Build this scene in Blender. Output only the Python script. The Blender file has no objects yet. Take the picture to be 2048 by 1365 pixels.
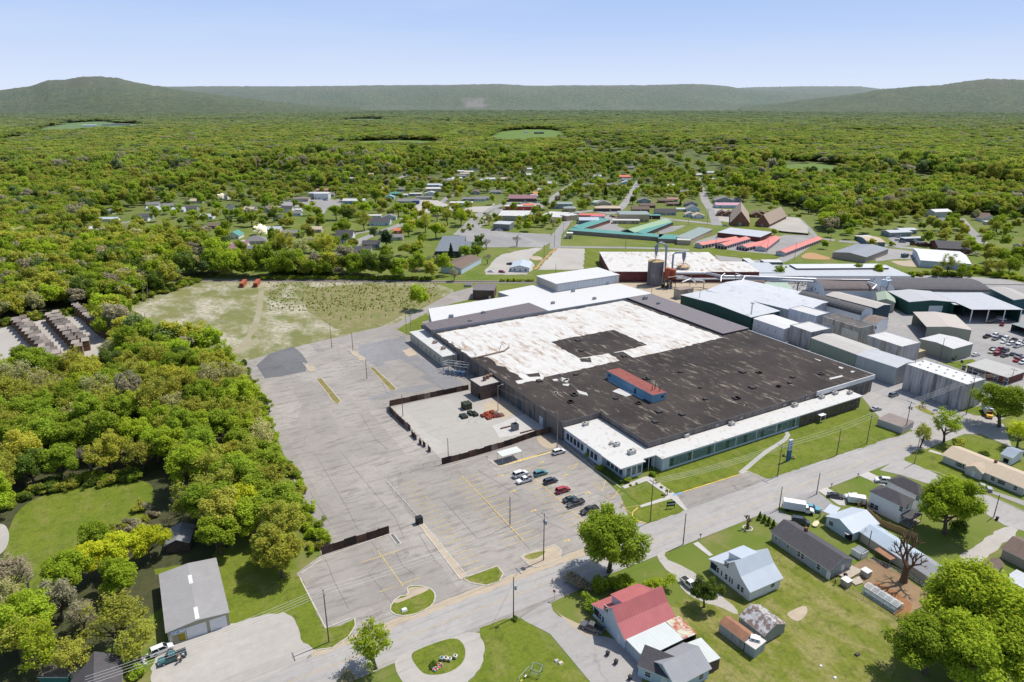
import bpy,bmesh,math,random
import numpy as np
from mathutils import Vector,Matrix,noise as mnoise
sc=bpy.context.scene
COL=sc.collection
rnd=random.Random(11)
PI=math.pi
R=math.radians
# ------------------------------------------------------------------ camera and survey
# The site was surveyed from the photograph: x runs along the street, y along the plant's long side wall, metres.
H_CAM,FPX,HORIZON=115.0,1365.3,205.0
PITCH=math.atan((682.5-HORIZON)/FPX)
CP,SP=math.cos(PITCH),math.sin(PITCH)
YAW=R(29.37)
CA,SA=math.cos(YAW),math.sin(YAW)
def P(px,py,z=0.0):
 x=(px-1024)/FPX;y=-(py-682.5)/FPX
 f,u=CP+y*SP,-SP+y*CP
 t=(H_CAM-z)/-u
 xr,yf=x*t,f*t
 return Vector((xr*CA+yf*SA,-xr*SA+yf*CA,z))
def proj(v):
 xr=v[0]*CA-v[1]*SA;yf=v[0]*SA+v[1]*CA;dz=v[2]-H_CAM
 d=yf*CP-dz*SP
 up=yf*SP+dz*CP
 return(1024+FPX*xr/d,682.5-FPX*up/d,d)
REG={'':(0,0,1),'A':(0,900,700/2048),'B':(600,900,700/2048),'C':(1100,1100,500/2048),'D':(1350,900,698/2048),'E':(750,700,600/2048),'F':(1450,550,598/2041),'G':(1050,480,600/2048),'H':(700,500,600/2048),'I':(0,480,700/2048),'J':(0,140,700/2048),'K':(650,280,700/2048),'L':(1350,280,698/2048),'M':(1100,720,600/2048),'N':(1250,490,250/2048),'O':(1550,530,300/2048),'Q':(1790,560,258/1677),'R':(640,330,360/2048),'S':(960,330,360/2048),'T':(1320,330,360/2048),'U':(1680,380,368/2048),'V':(280,360,380/2048),'W':(1780,750,268/1742),'X':(860,640,300/1706),'Y':(1620,1090,240/1927)}
def g(s,z=0.0):
 """point on the level z for a survey reading: sheet letter, then the reading on that sheet"""
 r=s[0]if s[0].isalpha()else ''
 x,y=map(float,s[len(r):].split(','))
 o=REG[r]
 return P(o[0]+x*o[2],o[1]+y*o[2],z)
def gl(reg,txt,z=0.0):
 return[g(reg+t,z)for t in txt.split()]
cam=bpy.data.cameras.new('camera');cam.lens=24.0;cam.sensor_width=36.0
cam.clip_start=1.0;cam.clip_end=40000.0
camo=bpy.data.objects.new('camera',cam);COL.objects.link(camo)
camo.location=(0,0,H_CAM);camo.rotation_euler=(PI/2-PITCH,0,-YAW)
sc.camera=camo
# ------------------------------------------------------------------ light
SUN_EL,SUN_AZ=R(60),Vector((1.0,0.07,0)).normalized()
w=bpy.data.worlds.new('World');sc.world=w;w.use_nodes=True
nt=w.node_tree;nt.nodes.clear()
sky=nt.nodes.new('ShaderNodeTexSky');sky.sky_type='NISHITA';sky.sun_disc=False
sky.sun_elevation=SUN_EL;sky.sun_rotation=math.atan2(SUN_AZ.x,SUN_AZ.y)
sky.air_density=1.0;sky.dust_density=1.2;sky.ozone_density=1.6;sky.altitude=200
hs=nt.nodes.new('ShaderNodeHueSaturation');hs.inputs['Saturation'].default_value=0.95
bg=nt.nodes.new('ShaderNodeBackground');bg.inputs['Strength'].default_value=0.15
wo=nt.nodes.new('ShaderNodeOutputWorld')
nt.links.new(sky.outputs[0],hs.inputs['Color'])
# pale haze low over the horizon, deeper blue above, thin cloud veils
tc=nt.nodes.new('ShaderNodeTexCoord');sep=nt.nodes.new('ShaderNodeSeparateXYZ');nt.links.new(tc.outputs['Generated'],sep.inputs[0])
mr=nt.nodes.new('ShaderNodeMapRange');mr.inputs[1].default_value=0.0;mr.inputs[2].default_value=0.16
nt.links.new(sep.outputs[2],mr.inputs[0])
cr=nt.nodes.new('ShaderNodeValToRGB');e=cr.color_ramp.elements
e[0].position=.0;e[0].color=(4.95,5.45,6.5,1);e[1].position=1.;e[1].color=(2.45,3.55,6.1,1)
for p_,c_ in((.22,(4.45,5.15,6.5,1)),(.55,(3.4,4.4,6.4,1))):
 k_=e.new(p_);k_.color=c_
nt.links.new(mr.outputs[0],cr.inputs[0])
mp=nt.nodes.new('ShaderNodeMapping');mp.inputs['Scale'].default_value=(1.5,1.5,12);nt.links.new(tc.outputs['Generated'],mp.inputs[0])
nz=nt.nodes.new('ShaderNodeTexNoise');nz.inputs['Scale'].default_value=1.6;nz.inputs['Detail'].default_value=6;nt.links.new(mp.outputs[0],nz.inputs['Vector'])
cl=nt.nodes.new('ShaderNodeMapRange');cl.inputs[1].default_value=.42;cl.inputs[2].default_value=.75;cl.inputs[4].default_value=.25;nt.links.new(nz.outputs['Fac'],cl.inputs[0])
mc=nt.nodes.new('ShaderNodeMix');mc.data_type='RGBA';nt.links.new(cl.outputs[0],mc.inputs['Factor']);nt.links.new(cr.outputs[0],mc.inputs[6]);mc.inputs[7].default_value=(5.0,5.6,6.4,1)
hi=nt.nodes.new('ShaderNodeMapRange');hi.inputs[1].default_value=.16;hi.inputs[2].default_value=.45;nt.links.new(sep.outputs[2],hi.inputs[0])
mx=nt.nodes.new('ShaderNodeMix');mx.data_type='RGBA'
nt.links.new(hi.outputs[0],mx.inputs['Factor']);nt.links.new(mc.outputs[2],mx.inputs[6]);nt.links.new(hs.outputs[0],mx.inputs[7])
nt.links.new(mx.outputs[2],bg.inputs['Color']);nt.links.new(bg.outputs[0],wo.inputs[0])
sl=bpy.data.lights.new('sun','SUN');sl.energy=5.0;sl.angle=R(0.5);sl.color=(1.0,0.955,0.88)
so=bpy.data.objects.new('sun',sl);COL.objects.link(so)
sd=Vector((SUN_AZ.x*math.cos(SUN_EL),SUN_AZ.y*math.cos(SUN_EL),math.sin(SUN_EL)))
so.rotation_euler=sd.to_track_quat('Z','Y').to_euler();so.location=(0,0,300)
sc.view_settings.view_transform='Standard';sc.view_settings.look='None';sc.view_settings.exposure=0
sc.render.engine='CYCLES'
sc.cycles.max_bounces=5;sc.cycles.diffuse_bounces=3;sc.cycles.transparent_max_bounces=6;sc.cycles.caustics_reflective=False;sc.cycles.caustics_refractive=False
# ------------------------------------------------------------------ materials
def srgb(r,g_,b):
 f=lambda c:((c/255+.055)/1.055)**2.4 if c>10 else c/255/12.92
 return(f(r),f(g_),f(b))
class N:
 def __init__(s,name):
  s.m=bpy.data.materials.new(name);s.m.use_nodes=True;s.t=s.m.node_tree
  s.b=s.t.nodes['Principled BSDF']
  s.b.inputs['Roughness'].default_value=.85
  s.b.inputs['Specular IOR Level'].default_value=.25
  s._c=None
 def new(s,typ,**kw):
  n=s.t.nodes.new('ShaderNode'+typ)
  for k,v in kw.items():setattr(n,k,v)
  return n
 def link(s,a,b):s.t.links.new(a,b)
 def co(s,scale=(1,1,1),rot=0):
  if s._c is None:s._c=s.new('TexCoord')
  m=s.new('Mapping');m.inputs['Scale'].default_value=scale;m.inputs['Rotation'].default_value=(0,0,rot)
  s.link(s._c.outputs['Object'],m.inputs[0]);return m.outputs[0]
 def noise(s,scale,detail=5,rough=.6,vec=None,dist=0):
  n=s.new('TexNoise');n.inputs['Scale'].default_value=scale;n.inputs['Detail'].default_value=detail
  n.inputs['Roughness'].default_value=rough;n.inputs['Distortion'].default_value=dist
  s.link(vec if vec is not None else s.co(),n.inputs['Vector']);return n.outputs['Fac']
 def ramp(s,fac,lo,hi,a=0.,b=1.):
  n=s.new('MapRange');n.inputs[1].default_value=lo;n.inputs[2].default_value=hi
  n.inputs[3].default_value=a;n.inputs[4].default_value=b;s.link(fac,n.inputs[0]);return n.outputs[0]
 def mix(s,fac,a,b,typ='MIX'):
  n=s.new('Mix',data_type='RGBA',blend_type=typ)
  for i,v in((0,fac),(6,a),(7,b)):
   if isinstance(v,(int,float)):n.inputs[i].default_value=v
   elif isinstance(v,(tuple,list)):n.inputs[i].default_value=(*v[:3],1)
   else:s.link(v,n.inputs[i])
  return n.outputs[2]
 def math(s,op,a,b=0.):
  n=s.new('Math',operation=op)
  for i,v in((0,a),(1,b)):
   if isinstance(v,(int,float)):n.inputs[i].default_value=v
   else:s.link(v,n.inputs[i])
  return n.outputs[0]
 def out(s,col,rough=None,metal=None):
  if isinstance(col,(tuple,list)):s.b.inputs['Base Color'].default_value=(*col[:3],1)
  else:s.link(col,s.b.inputs['Base Color'])
  if rough is not None:s.b.inputs['Roughness'].default_value=rough
  if metal is not None:s.b.inputs['Metallic'].default_value=metal
  return s.m
 def bump(s,fac,strength=.3,dist=.1):
  n=s.new('Bump');n.inputs['Strength'].default_value=strength;n.inputs['Distance'].default_value=dist
  s.link(fac,n.inputs['Height']);s.link(n.outputs[0],s.b.inputs['Normal'])
def dim(c,k):return tuple(min(1.,x*k)for x in c[:3])
MATS={}
def plain(col,rough=.7,var=.12,scale=.8,metal=0.,key=None):
 """painted or plastered surface with faint mottling"""
 k=('plain',tuple(round(c,4)for c in col),rough,var,scale,metal)
 if k not in MATS:
  n=N('paint');f=n.noise(scale,4)
  MATS[k]=n.out(n.mix(n.ramp(f,.3,.7),dim(col,1-var),dim(col,1+var)),rough,metal)
 return MATS[k]
def siding(col,pitch=.2,axis=2,var=.12,rough=.6,dirt=None,depth=.25,metal=0.):
 """boards (axis 2) or ribbed sheet (axis 0/1): fine shadow lines plus weather streaks"""
 k=('siding',tuple(round(c,4)for c in col),pitch,axis,var,dirt,depth)
 if k not in MATS:
  n=N('siding')
  tcn=n.new('TexCoord');sp_=n.new('SeparateXYZ');n.link(tcn.outputs['Object'],sp_.inputs[0])
  v=sp_.outputs[axis]if axis<3 else n.math('ADD',sp_.outputs[0],sp_.outputs[1])
  fr=n.math('FRACT',n.math('DIVIDE',v,pitch))
  line=n.ramp(fr,.0,.25,depth,0.)
  st=n.noise(1.,4,.6,n.co((1.2,1.2,.12)))
  c=n.mix(n.ramp(st,.3,.7),dim(col,1-var),dim(col,1+var))
  if dirt:
   st2=n.noise(1.,5,.7,n.co((.55,.55,.06)))
   c=n.mix(n.ramp(st2,.46,.68),c,dirt)
  c=n.mix(line,c,dim(col,.35))
  MATS[k]=n.out(c,rough,metal)
 return MATS[k]
def roofing(col,pitch=.0,axis=0,var=.15,rough=.7,stain=None,metal=0.,scale=.35,amt=(.55,.75),seam=.3):
 """roof sheet or shingle; pitch gives standing seams along an axis"""
 k=('roof',tuple(round(c,4)for c in col),pitch,axis,var,stain,scale,amt,seam)
 if k not in MATS:
  n=N('roofing')
  f=n.noise(scale,6,.65);f2=n.noise(3.5,3)
  c=n.mix(n.ramp(f,.3,.7),dim(col,1-var),dim(col,1+var))
  c=n.mix(n.ramp(f2,.3,.7,0,.3),c,dim(col,.75))
  if stain:c=n.mix(n.ramp(n.noise(scale*.8,7,.7,n.co((1,1,1),.5)),amt[0],amt[1]),c,stain)
  if pitch:
   tcn=n.new('TexCoord');sp_=n.new('SeparateXYZ');n.link(tcn.outputs['Object'],sp_.inputs[0])
   fr=n.math('FRACT',n.math('DIVIDE',sp_.outputs[axis],pitch))
   c=n.mix(n.ramp(fr,.0,.3,seam,0.),c,dim(col,.45))
  MATS[k]=n.out(c,rough,metal)
 return MATS[k]
def brick(col=(.22,.07,.05)):
 k=('brick',col)
 if k not in MATS:
  n=N('brick');t=n.new('TexBrick')
  t.inputs['Scale'].default_value=4;t.inputs['Color1'].default_value=(*col,1);t.inputs['Color2'].default_value=(*dim(col,.7),1)
  t.inputs['Mortar'].default_value=(.3,.26,.22,1);t.inputs['Mortar Size'].default_value=.012
  mpn=n.new('Mapping');mpn.inputs['Rotation'].default_value=(PI/2,0,0);tcn=n.new('TexCoord')
  n.link(tcn.outputs['Object'],mpn.inputs[0]);n.link(mpn.outputs[0],t.inputs['Vector'])
  c=n.mix(n.ramp(n.noise(.5),.3,.7),t.outputs[0],dim(col,.6))
  MATS[k]=n.out(c)
 return MATS[k]
def glass(col=(.03,.045,.055),rough=.12):
 k=('glass',col)
 if k not in MATS:
  n=N('window_glass');n.b.inputs['Specular IOR Level'].default_value=.6
  MATS[k]=n.out(n.mix(n.ramp(n.noise(.7),.35,.65),dim(col,.7),dim(col,1.4)),rough)
 return MATS[k]
def objcol(name,rough=.35,metal=0.,coat=0.):
 """paint that takes the object's own colour"""
 k=('obj',name)
 if k not in MATS:
  n=N(name);o=n.new('ObjectInfo')
  n.b.inputs['Coat Weight'].default_value=coat
  f=n.noise(1.5,3)
  MATS[k]=n.out(n.mix(n.ramp(f,.3,.7,0,.25),o.outputs['Color'],(.25,.22,.18)),rough,metal)
 return MATS[k]
WHITE=(.78,.78,.76);BLACK=(.02,.02,.022);STEEL=(.45,.46,.47)
# ------------------------------------------------------------------ mesh building
class MB:
 def __init__(s):s.v=[];s.f=[];s.mi=[]
 def add(s,vs,fs,mi=0):
  o=len(s.v);s.v+=[tuple(v)for v in vs]
  for f in fs:s.f.append(tuple(i+o for i in f));s.mi.append(mi)
  return s
 def box(s,x0,x1,y0,y1,z0,z1,mi=0,bottom=True):
  vs=[(x0,y0,z0),(x1,y0,z0),(x1,y1,z0),(x0,y1,z0),(x0,y0,z1),(x1,y0,z1),(x1,y1,z1),(x0,y1,z1)]
  fs=[(0,1,5,4),(1,2,6,5),(2,3,7,6),(3,0,4,7),(4,5,6,7)]+([(3,2,1,0)]if bottom else[])
  return s.add(vs,fs,mi)
 def frustum(s,b,t,z0,z1,mi=0):
  """b, t = (x0,x1,y0,y1) bottom and top"""
  vs=[(b[0],b[2],z0),(b[1],b[2],z0),(b[1],b[3],z0),(b[0],b[3],z0),(t[0],t[2],z1),(t[1],t[2],z1),(t[1],t[3],z1),(t[0],t[3],z1)]
  return s.add(vs,[(0,1,5,4),(1,2,6,5),(2,3,7,6),(3,0,4,7),(4,5,6,7),(3,2,1,0)],mi)
 def prism(s,poly,z0,z1,mi=0,top=True,bottom=False,mtop=None):
  n=len(poly)
  vs=[(p[0],p[1],z0)for p in poly]+[(p[0],p[1],z1)for p in poly]
  s.add(vs,[(i,(i+1)%n,n+(i+1)%n,n+i)for i in range(n)],mi)
  if top:s.add([(p[0],p[1],z1)for p in poly],[tuple(range(n))],mi if mtop is None else mtop)
  if bottom:s.add([(p[0],p[1],z0)for p in poly],[tuple(reversed(range(n)))],mi)
  return s
 def tube(s,path,r,n=6,mi=0,r1=None,caps=True):
  path=[Vector(p)for p in path];k=len(path);rings=[]
  for i,p in enumerate(path):
   d=(path[min(i+1,k-1)]-path[max(i-1,0)]).normalized()
   a=d.cross(Vector((0,0,1))if abs(d.z)<.9 else Vector((1,0,0))).normalized();b=d.cross(a)
   rr=r if r1 is None else r+(r1-r)*i/(k-1)
   rings.append([p+(a*math.cos(2*PI*j/n)+b*math.sin(2*PI*j/n))*rr for j in range(n)])
  vs=[v for rg in rings for v in rg]
  fs=[(i*n+j,i*n+(j+1)%n,(i+1)*n+(j+1)%n,(i+1)*n+j)for i in range(k-1)for j in range(n)]
  if caps:fs+=[tuple(reversed(range(n))),tuple((k-1)*n+j for j in range(n))]
  return s.add(vs,fs,mi)
 def cyl(s,x,y,z0,z1,r,n=16,mi=0,r1=None):return s.tube([(x,y,z0),(x,y,z1)],r,n,mi,r1)
 def lathe(s,prof,n=16,mi=0,c=(0,0)):
  vs=[(c[0]+r*math.cos(2*PI*j/n),c[1]+r*math.sin(2*PI*j/n),z)for r,z in prof for j in range(n)]
  k=len(prof)
  fs=[(i*n+j,i*n+(j+1)%n,(i+1)*n+(j+1)%n,(i+1)*n+j)for i in range(k-1)for j in range(n)]
  fs+=[tuple(reversed(range(n))),tuple((k-1)*n+j for j in range(n))]
  return s.add(vs,fs,mi)
 def bar(s,a,b,wd,ht,mi=0):
  a,b=Vector(a),Vector(b);d=(b-a);L=d.length;d.normalize()
  side=d.cross(Vector((0,0,1)));
  side=Vector((1,0,0))if side.length<1e-4 else side.normalized()
  up=side.cross(d)
  vs=[]
  for p in(a,b):
   for sx,sz in((-1,-1),(1,-1),(1,1),(-1,1)):vs.append(p+side*(sx*wd/2)+up*(sz*ht/2))
  return s.add(vs,[(0,1,5,4),(1,2,6,5),(2,3,7,6),(3,0,4,7),(3,2,1,0),(4,5,6,7)],mi)
 def mesh(s,name,mats,smooth=False,fix=True):
  me=bpy.data.meshes.new(name);me.from_pydata(s.v,[],s.f)
  for m in(mats if isinstance(mats,(list,tuple))else[mats]):me.materials.append(m)
  me.polygons.foreach_set('material_index',s.mi)
  if smooth:me.polygons.foreach_set('use_smooth',[True]*len(s.f))
  me.update()
  if fix:
   bm=bmesh.new();bm.from_mesh(me);bmesh.ops.recalc_face_normals(bm,faces=bm.faces);bm.to_mesh(me);bm.free()
  return me
def link(name,me,parent=None,loc=None,rz=None):
 o=bpy.data.objects.new(name,me);COL.objects.link(o)
 if parent:o.parent=parent
 if loc is not None:o.location=loc
 if rz is not None:o.rotation_euler=(0,0,rz)
 return o
def part(name,mb,mats,parent,label=None,smooth=False,loc=None):
 o=link(name,mb.mesh(name,mats,smooth),parent,loc)
 if label:o['label']=label
 return o
def tag(o,label=None,cat=None,group=None,kind=None):
 if label:o['label']=label
 if cat:o['category']=cat
 if group:o['group']=group
 if kind:o['kind']=kind
 return o
def thing(name,label,cat,loc=(0,0,0),rz=0.,group=None):
 o=bpy.data.objects.new(name,None);COL.objects.link(o);o.location=loc;o.rotation_euler=(0,0,rz)
 o.empty_display_size=.5
 return tag(o,label,cat,group)
def dup(root,loc,rz=None,label=None,scale=None,color=None):
 """copy of a thing with copies of its parts and sub-parts"""
 r=root.copy();COL.objects.link(r);r.location=loc
 if rz is not None:r.rotation_euler=(0,0,rz)
 if scale is not None:r.scale=scale if isinstance(scale,(tuple,list))else(scale,)*3
 if label:r['label']=label
 if color:r.color=(*color,1)
 for ch in KIDS.get(root.name,list(root.children)):
  c=ch.copy();COL.objects.link(c);c.parent=r
  if color:c.color=(*color,1)
  for s2 in KIDS.get(ch.name,list(ch.children)):
   d=s2.copy();COL.objects.link(d);d.parent=c
 return r
KIDS={}
def cache_kids(root):
 KIDS[root.name]=list(root.children)
 for c in root.children:KIDS[c.name]=list(c.children)
ORD='first second third fourth fifth sixth seventh eighth ninth tenth eleventh twelfth thirteenth fourteenth fifteenth sixteenth seventeenth eighteenth nineteenth twentieth'.split()
def ordw(i):
 if i<20:return ORD[i]
 n=i+1
 return '%d%s'%(n,{1:'st',2:'nd',3:'rd'}.get(n%10 if n%100 not in(11,12,13)else 0,'th'))
def inpoly(x,y,poly):
 c=False;j=len(poly)-1
 for i in range(len(poly)):
  xi,yi=poly[i][0],poly[i][1];xj,yj=poly[j][0],poly[j][1]
  if(yi>y)!=(yj>y)and x<(xj-xi)*(y-yi)/(yj-yi)+xi:c=not c
  j=i
 return c
CLEAR=[]
def clear(poly):CLEAR.append(([tuple(p[:2])for p in poly],min(p[0]for p in poly),max(p[0]for p in poly),min(p[1]for p in poly),max(p[1]for p in poly)))
def isclear(x,y):
 for p,a,b,c,d in CLEAR:
  if a<=x<=b and c<=y<=d and inpoly(x,y,p):return True
 return False
# ================================================================== ground
def grass_mat(name,c1,c2,c3,s=.05,dry=(.52,.72)):
 n=N(name)
 a=n.noise(s,6,.65);b=n.noise(s*14,5,.7);d=n.noise(s*2.3,7,.7,n.co((1,.55,1),.6))
 c=n.mix(n.ramp(a,.35,.65),c1,c2)
 c=n.mix(n.ramp(d,dry[0],dry[1]),c,c3)
 c=n.mix(n.ramp(b,.32,.68,.0,.55),c,dim(c1,.55))
 e=n.noise(1.1,4,.8);c=n.mix(n.ramp(e,.35,.7,0,.4),c,dim(c2,1.4));h_=n.noise(.35,6,.75);c=n.mix(n.ramp(h_,.5,.68,0,.75),c,dim(c1,.6))
 return n.out(c,.95)
G_LAWN=grass_mat('lawn_grass',(.096,.140,.010),(.152,.180,.018),(.215,.195,.062),.08,(.50,.68))
G_DRY=grass_mat('dry_grass',(.110,.146,.012),(.168,.180,.026),(.29,.24,.105),.085,(.44,.60))
G_FLOOR=grass_mat('forest_floor',(.05,.06,.02),(.07,.07,.03),(.10,.08,.05),.08)
def far_ground():
 n=N('valley_ground')
 geo=n.new('NewGeometry');ln=n.new('VectorMath',operation='LENGTH');n.link(geo.outputs['Position'],ln.inputs[0])
 d=ln.outputs['Value']
 near=n.mix(n.ramp(n.noise(.02,6),.35,.65),(.095,.145,.014),(.15,.17,.035))
 near=n.mix(n.ramp(n.noise(.09,6,.7),.5,.7),near,(.2,.18,.07))
 far=n.mix(n.ramp(n.noise(.012,8,.75),.4,.6),(.075,.105,.025),(.115,.13,.04))
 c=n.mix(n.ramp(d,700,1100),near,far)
 c=n.mix(n.ramp(d,2000,9000),c,(.10,.13,.10))  # far haze painted into the ground colour
 return n.out(c,.95)
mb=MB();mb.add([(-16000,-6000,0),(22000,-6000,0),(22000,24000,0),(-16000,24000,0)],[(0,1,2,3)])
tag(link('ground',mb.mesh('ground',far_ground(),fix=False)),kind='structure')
def asphalt(name,c1,c2,crack=.5,stain=.5,line=None,seams=True,brown=.3):
 n=N(name)
 a=n.noise(.035,7,.6);b=n.noise(.5,6,.7);st=n.noise(.35,6,.65,n.co((.35,1.6,1),.08));dd=n.noise(.14,7,.7)
 c=n.mix(n.ramp(a,.35,.65),c1,c2)
 c=n.mix(n.ramp(b,.3,.75,0,.45),c,dim(c1,.75))
 c=n.mix(n.ramp(st,.50,.70,0,stain),c,dim(c1,.45))
 c=n.mix(n.ramp(dd,.60,.74,0,brown),c,(.30,.23,.14))
 if seams:
  vo=n.new('TexVoronoi');vo.inputs['Scale'].default_value=1.;vo.distance='CHEBYCHEV'
  n.link(n.co((.09,.03,1)),vo.inputs['Vector'])
  bw=n.new('SeparateColor');n.link(vo.outputs['Color'],bw.inputs[0])
  c=n.mix(n.ramp(bw.outputs[0],0,1,0,.42),c,dim(c1,.66));sp2=n.noise(.012,4);c=n.mix(n.ramp(sp2,.45,.62,0,.35),c,dim(c1,.75));pt=n.noise(2.2,5,.8);c=n.mix(n.ramp(pt,.55,.75,0,.4),c,dim(c1,.5))
 if crack:
  wv=n.new('Mix',data_type='VECTOR');wv.inputs[0].default_value=.12
  nn=n.new('TexNoise');nn.inputs['Scale'].default_value=.25;nn.inputs['Detail'].default_value=6
  n.link(n.co(),nn.inputs['Vector'])
  va=n.new('VectorMath',operation='MULTIPLY_ADD');n.link(nn.outputs['Color'],va.inputs[0]);va.inputs[1].default_value=(7,7,0);n.link(n.co(),va.inputs[2])
  for sc_,th,k in((.07,.007,crack*.7),(.19,.009,crack*.35)):
   vo=n.new('TexVoronoi',feature='DISTANCE_TO_EDGE');vo.inputs['Scale'].default_value=sc_
   n.link(va.outputs[0],vo.inputs['Vector'])
   msk=n.ramp(n.noise(.05,3),.4,.55,.15,1.)
   c=n.mix(n.math('MULTIPLY',n.ramp(vo.outputs[0],0,th,k,0),msk),c,dim(c1,.25))
 return n.out(c,.9)
A_LOT=asphalt('worn_asphalt',(.300,.274,.248),(.405,.370,.330),.55,.8,brown=.5)
A_YARD=asphalt('pale_concrete',(.40,.375,.335),(.45,.425,.38),.6,.25,brown=.55)
A_ROAD=asphalt('road_asphalt',(.335,.318,.30),(.39,.368,.345),.35,.3,brown=.1,seams=False)
A_DARK=asphalt('dark_asphalt',(.14,.14,.145),(.17,.17,.175),.4,.4,brown=.0)
A_GREY=asphalt('grey_yard',(.32,.308,.298),(.37,.355,.342),.4,.4,brown=.15)
A_TOWN=asphalt('town_asphalt',(.29,.28,.27),(.35,.335,.32),.3,.3,brown=.15)
GRAVEL=asphalt('pale_gravel',(.36,.335,.30),(.44,.41,.37),0,.15,seams=False,brown=.45)
CONC=asphalt('fresh_concrete',(.44,.42,.39),(.50,.48,.45),.15,.1,seams=False,brown=.1)
DIRT=asphalt('brown_soil',(.24,.16,.09),(.31,.21,.12),0,.3,seams=False,brown=.4)
ORANGE=asphalt('orange_clay',(.42,.24,.11),(.36,.25,.14),0,.1,seams=False,brown=.4)
TAN=asphalt('tan_dirt',(.40,.33,.24),(.46,.38,.28),0,.3,seams=False,brown=.6)
LAYER=[0.]
def sheet(name,poly,m,z,wild=False):
 """a flat laid surface of the setting"""
 LAYER[0]+=.0007
 poly=[Vector(p)for p in poly]
 if m in RAG:poly=ragged(poly)
 mb=MB();mb.add([(p[0],p[1],z+LAYER[0])for p in poly],[tuple(range(len(poly)))])
 me=mb.mesh(name,m,fix=False)
 if me.polygons[0].normal.z<0:me.flip_normals()
 o=tag(link(name,me),kind='structure')
 if not wild:clear(poly)
 return o
def ragged(poly):
 out=[]
 for a,b in zip(poly,list(poly[1:])+[poly[0]]):
  d=(b-a);L_=d.length;k=.0016*(a.length+60);n=min(40,max(1,int(L_/(k*4))));s_=Vector((-d.y,d.x,0)).normalized()if L_>0 else Vector()
  for i in range(n):out.append(a.lerp(b,i/n)+(s_*rnd.uniform(-k,k)if i else Vector()))
 return out
def rounded(poly,k=2):
 for _ in range(k):
  q=[]
  for i in range(len(poly)):
   a,b=Vector(poly[i]),Vector(poly[(i+1)%len(poly)])
   q+=[a*.75+b*.25,a*.25+b*.75]
  poly=q
 return poly
def strip(pts,wd):
 L,Rr=[],[]
 pts=[Vector((p[0],p[1],0))for p in pts]
 for i,p in enumerate(pts):
  d=(pts[min(i+1,len(pts)-1)]-pts[max(i-1,0)]).normalized();s=Vector((-d.y,d.x,0))*wd/2
  L.append(p+s);Rr.append(p-s)
 return L+Rr[::-1]
K_CONC=plain((.44,.41,.35),.9,.2);K_YEL=plain((.62,.42,.08),.8,.25)
def kerb(path,m=K_CONC,wd=.32,ht=.14,closed=False,z=0.):
 mb=MB();path=[Vector((p[0],p[1],ht/2+z))for p in path]
 if closed:path.append(path[0])
 for a,b in zip(path,path[1:]):
  if(b-a).length>.05:mb.bar(a,b,wd,ht)
 return tag(link('kerb',mb.mesh('kerb',m)),kind='structure')
RAG=[GRAVEL,TAN,DIRT,ORANGE,G_LAWN,G_DRY]
# --- woodland floor, field
sheet('forest_floor',[Vector((-260,170,0)),Vector((-60,120,0)),Vector((8,170,0)),Vector((22,215,0)),Vector((30,330,0)),Vector((-10,360,0)),Vector((-60,350,0)),Vector((-60,450,0)),Vector((-10,470,0)),Vector((20,520,0)),Vector((-60,620,0)),Vector((-420,640,0))],G_FLOOR,.008,wild=True)
def field_mat():
 n=N('scraped_field')
 a=n.noise(.03,6);b=n.noise(.6,6,.75);s=n.noise(.04,8,.7,n.co((1.4,.8,1),.4));s2=n.noise(.4,7,.75)
 c=n.mix(n.ramp(a,.35,.65),(.150,.165,.048),(.205,.200,.078))
 c=n.mix(n.ramp(b,.3,.7,0,.5),c,(.115,.125,.04))
 f=n.math('MULTIPLY',n.ramp(s,.44,.60),n.ramp(s2,.36,.56,.12,.95))
 return n.out(n.mix(f,c,(.44,.395,.32)),.95)
sheet('field',gl('','250,617 297,596 403,558 520,556 700,560 860,562 905,580 908,585 860,603 790,650 740,680 640,690 560,702 478,727 410,705 342,699 297,672 262,650'),field_mat(),.012)
fm_dry=grass_mat('meadow_grass',(.155,.168,.05),(.205,.19,.075),(.28,.225,.125),.09,(.45,.6))
sheet('rough_grass',gl('I','1760,290 2048,262')+gl('H','250,245 560,262 600,310 600,340 540,370 400,425 230,518 0,550')+gl('I','1960,520 1800,420'),fm_dry,.016)
TRK=asphalt('bare_gravel_track',(.34,.305,.22),(.26,.235,.13),0,.2,seams=False,brown=.3)
for pts,wd in(('1530,300 1515,420 1490,520 1430,600 1360,690',3.2),('1570,280 1600,290',9),('1480,590 1400,650 1330,680',6)):
 sheet('track',strip(gl('I',pts),wd),TRK,.018)
sheet('meadow',rounded(gl('A','0,700 60,420 140,320 280,255 560,190 800,175 900,200 900,330 840,440 700,520 520,560 400,640 380,800 200,860 0,860')),G_LAWN,.014)
sheet('gravel_lane',rounded(gl('A','-160,560 -20,430 40,440 60,520 20,610 -160,700')),GRAVEL,.02)
sheet('timber_yard',gl('I','-60,540 0,520 300,455 440,447 500,480 580,560 640,600 740,660 740,790 640,860 300,830 0,790 -120,740'),GRAVEL,.02)
sheet('lawn',gl('A','900,700 1240,640 1260,560 1420,600 1500,470 1700,560 1740,700 1900,1050 2048,1000 2048,1100 1850,1180 1760,1010 1660,950 1500,980 1340,1020 1290,760 910,730'),G_LAWN,.016)
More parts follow.
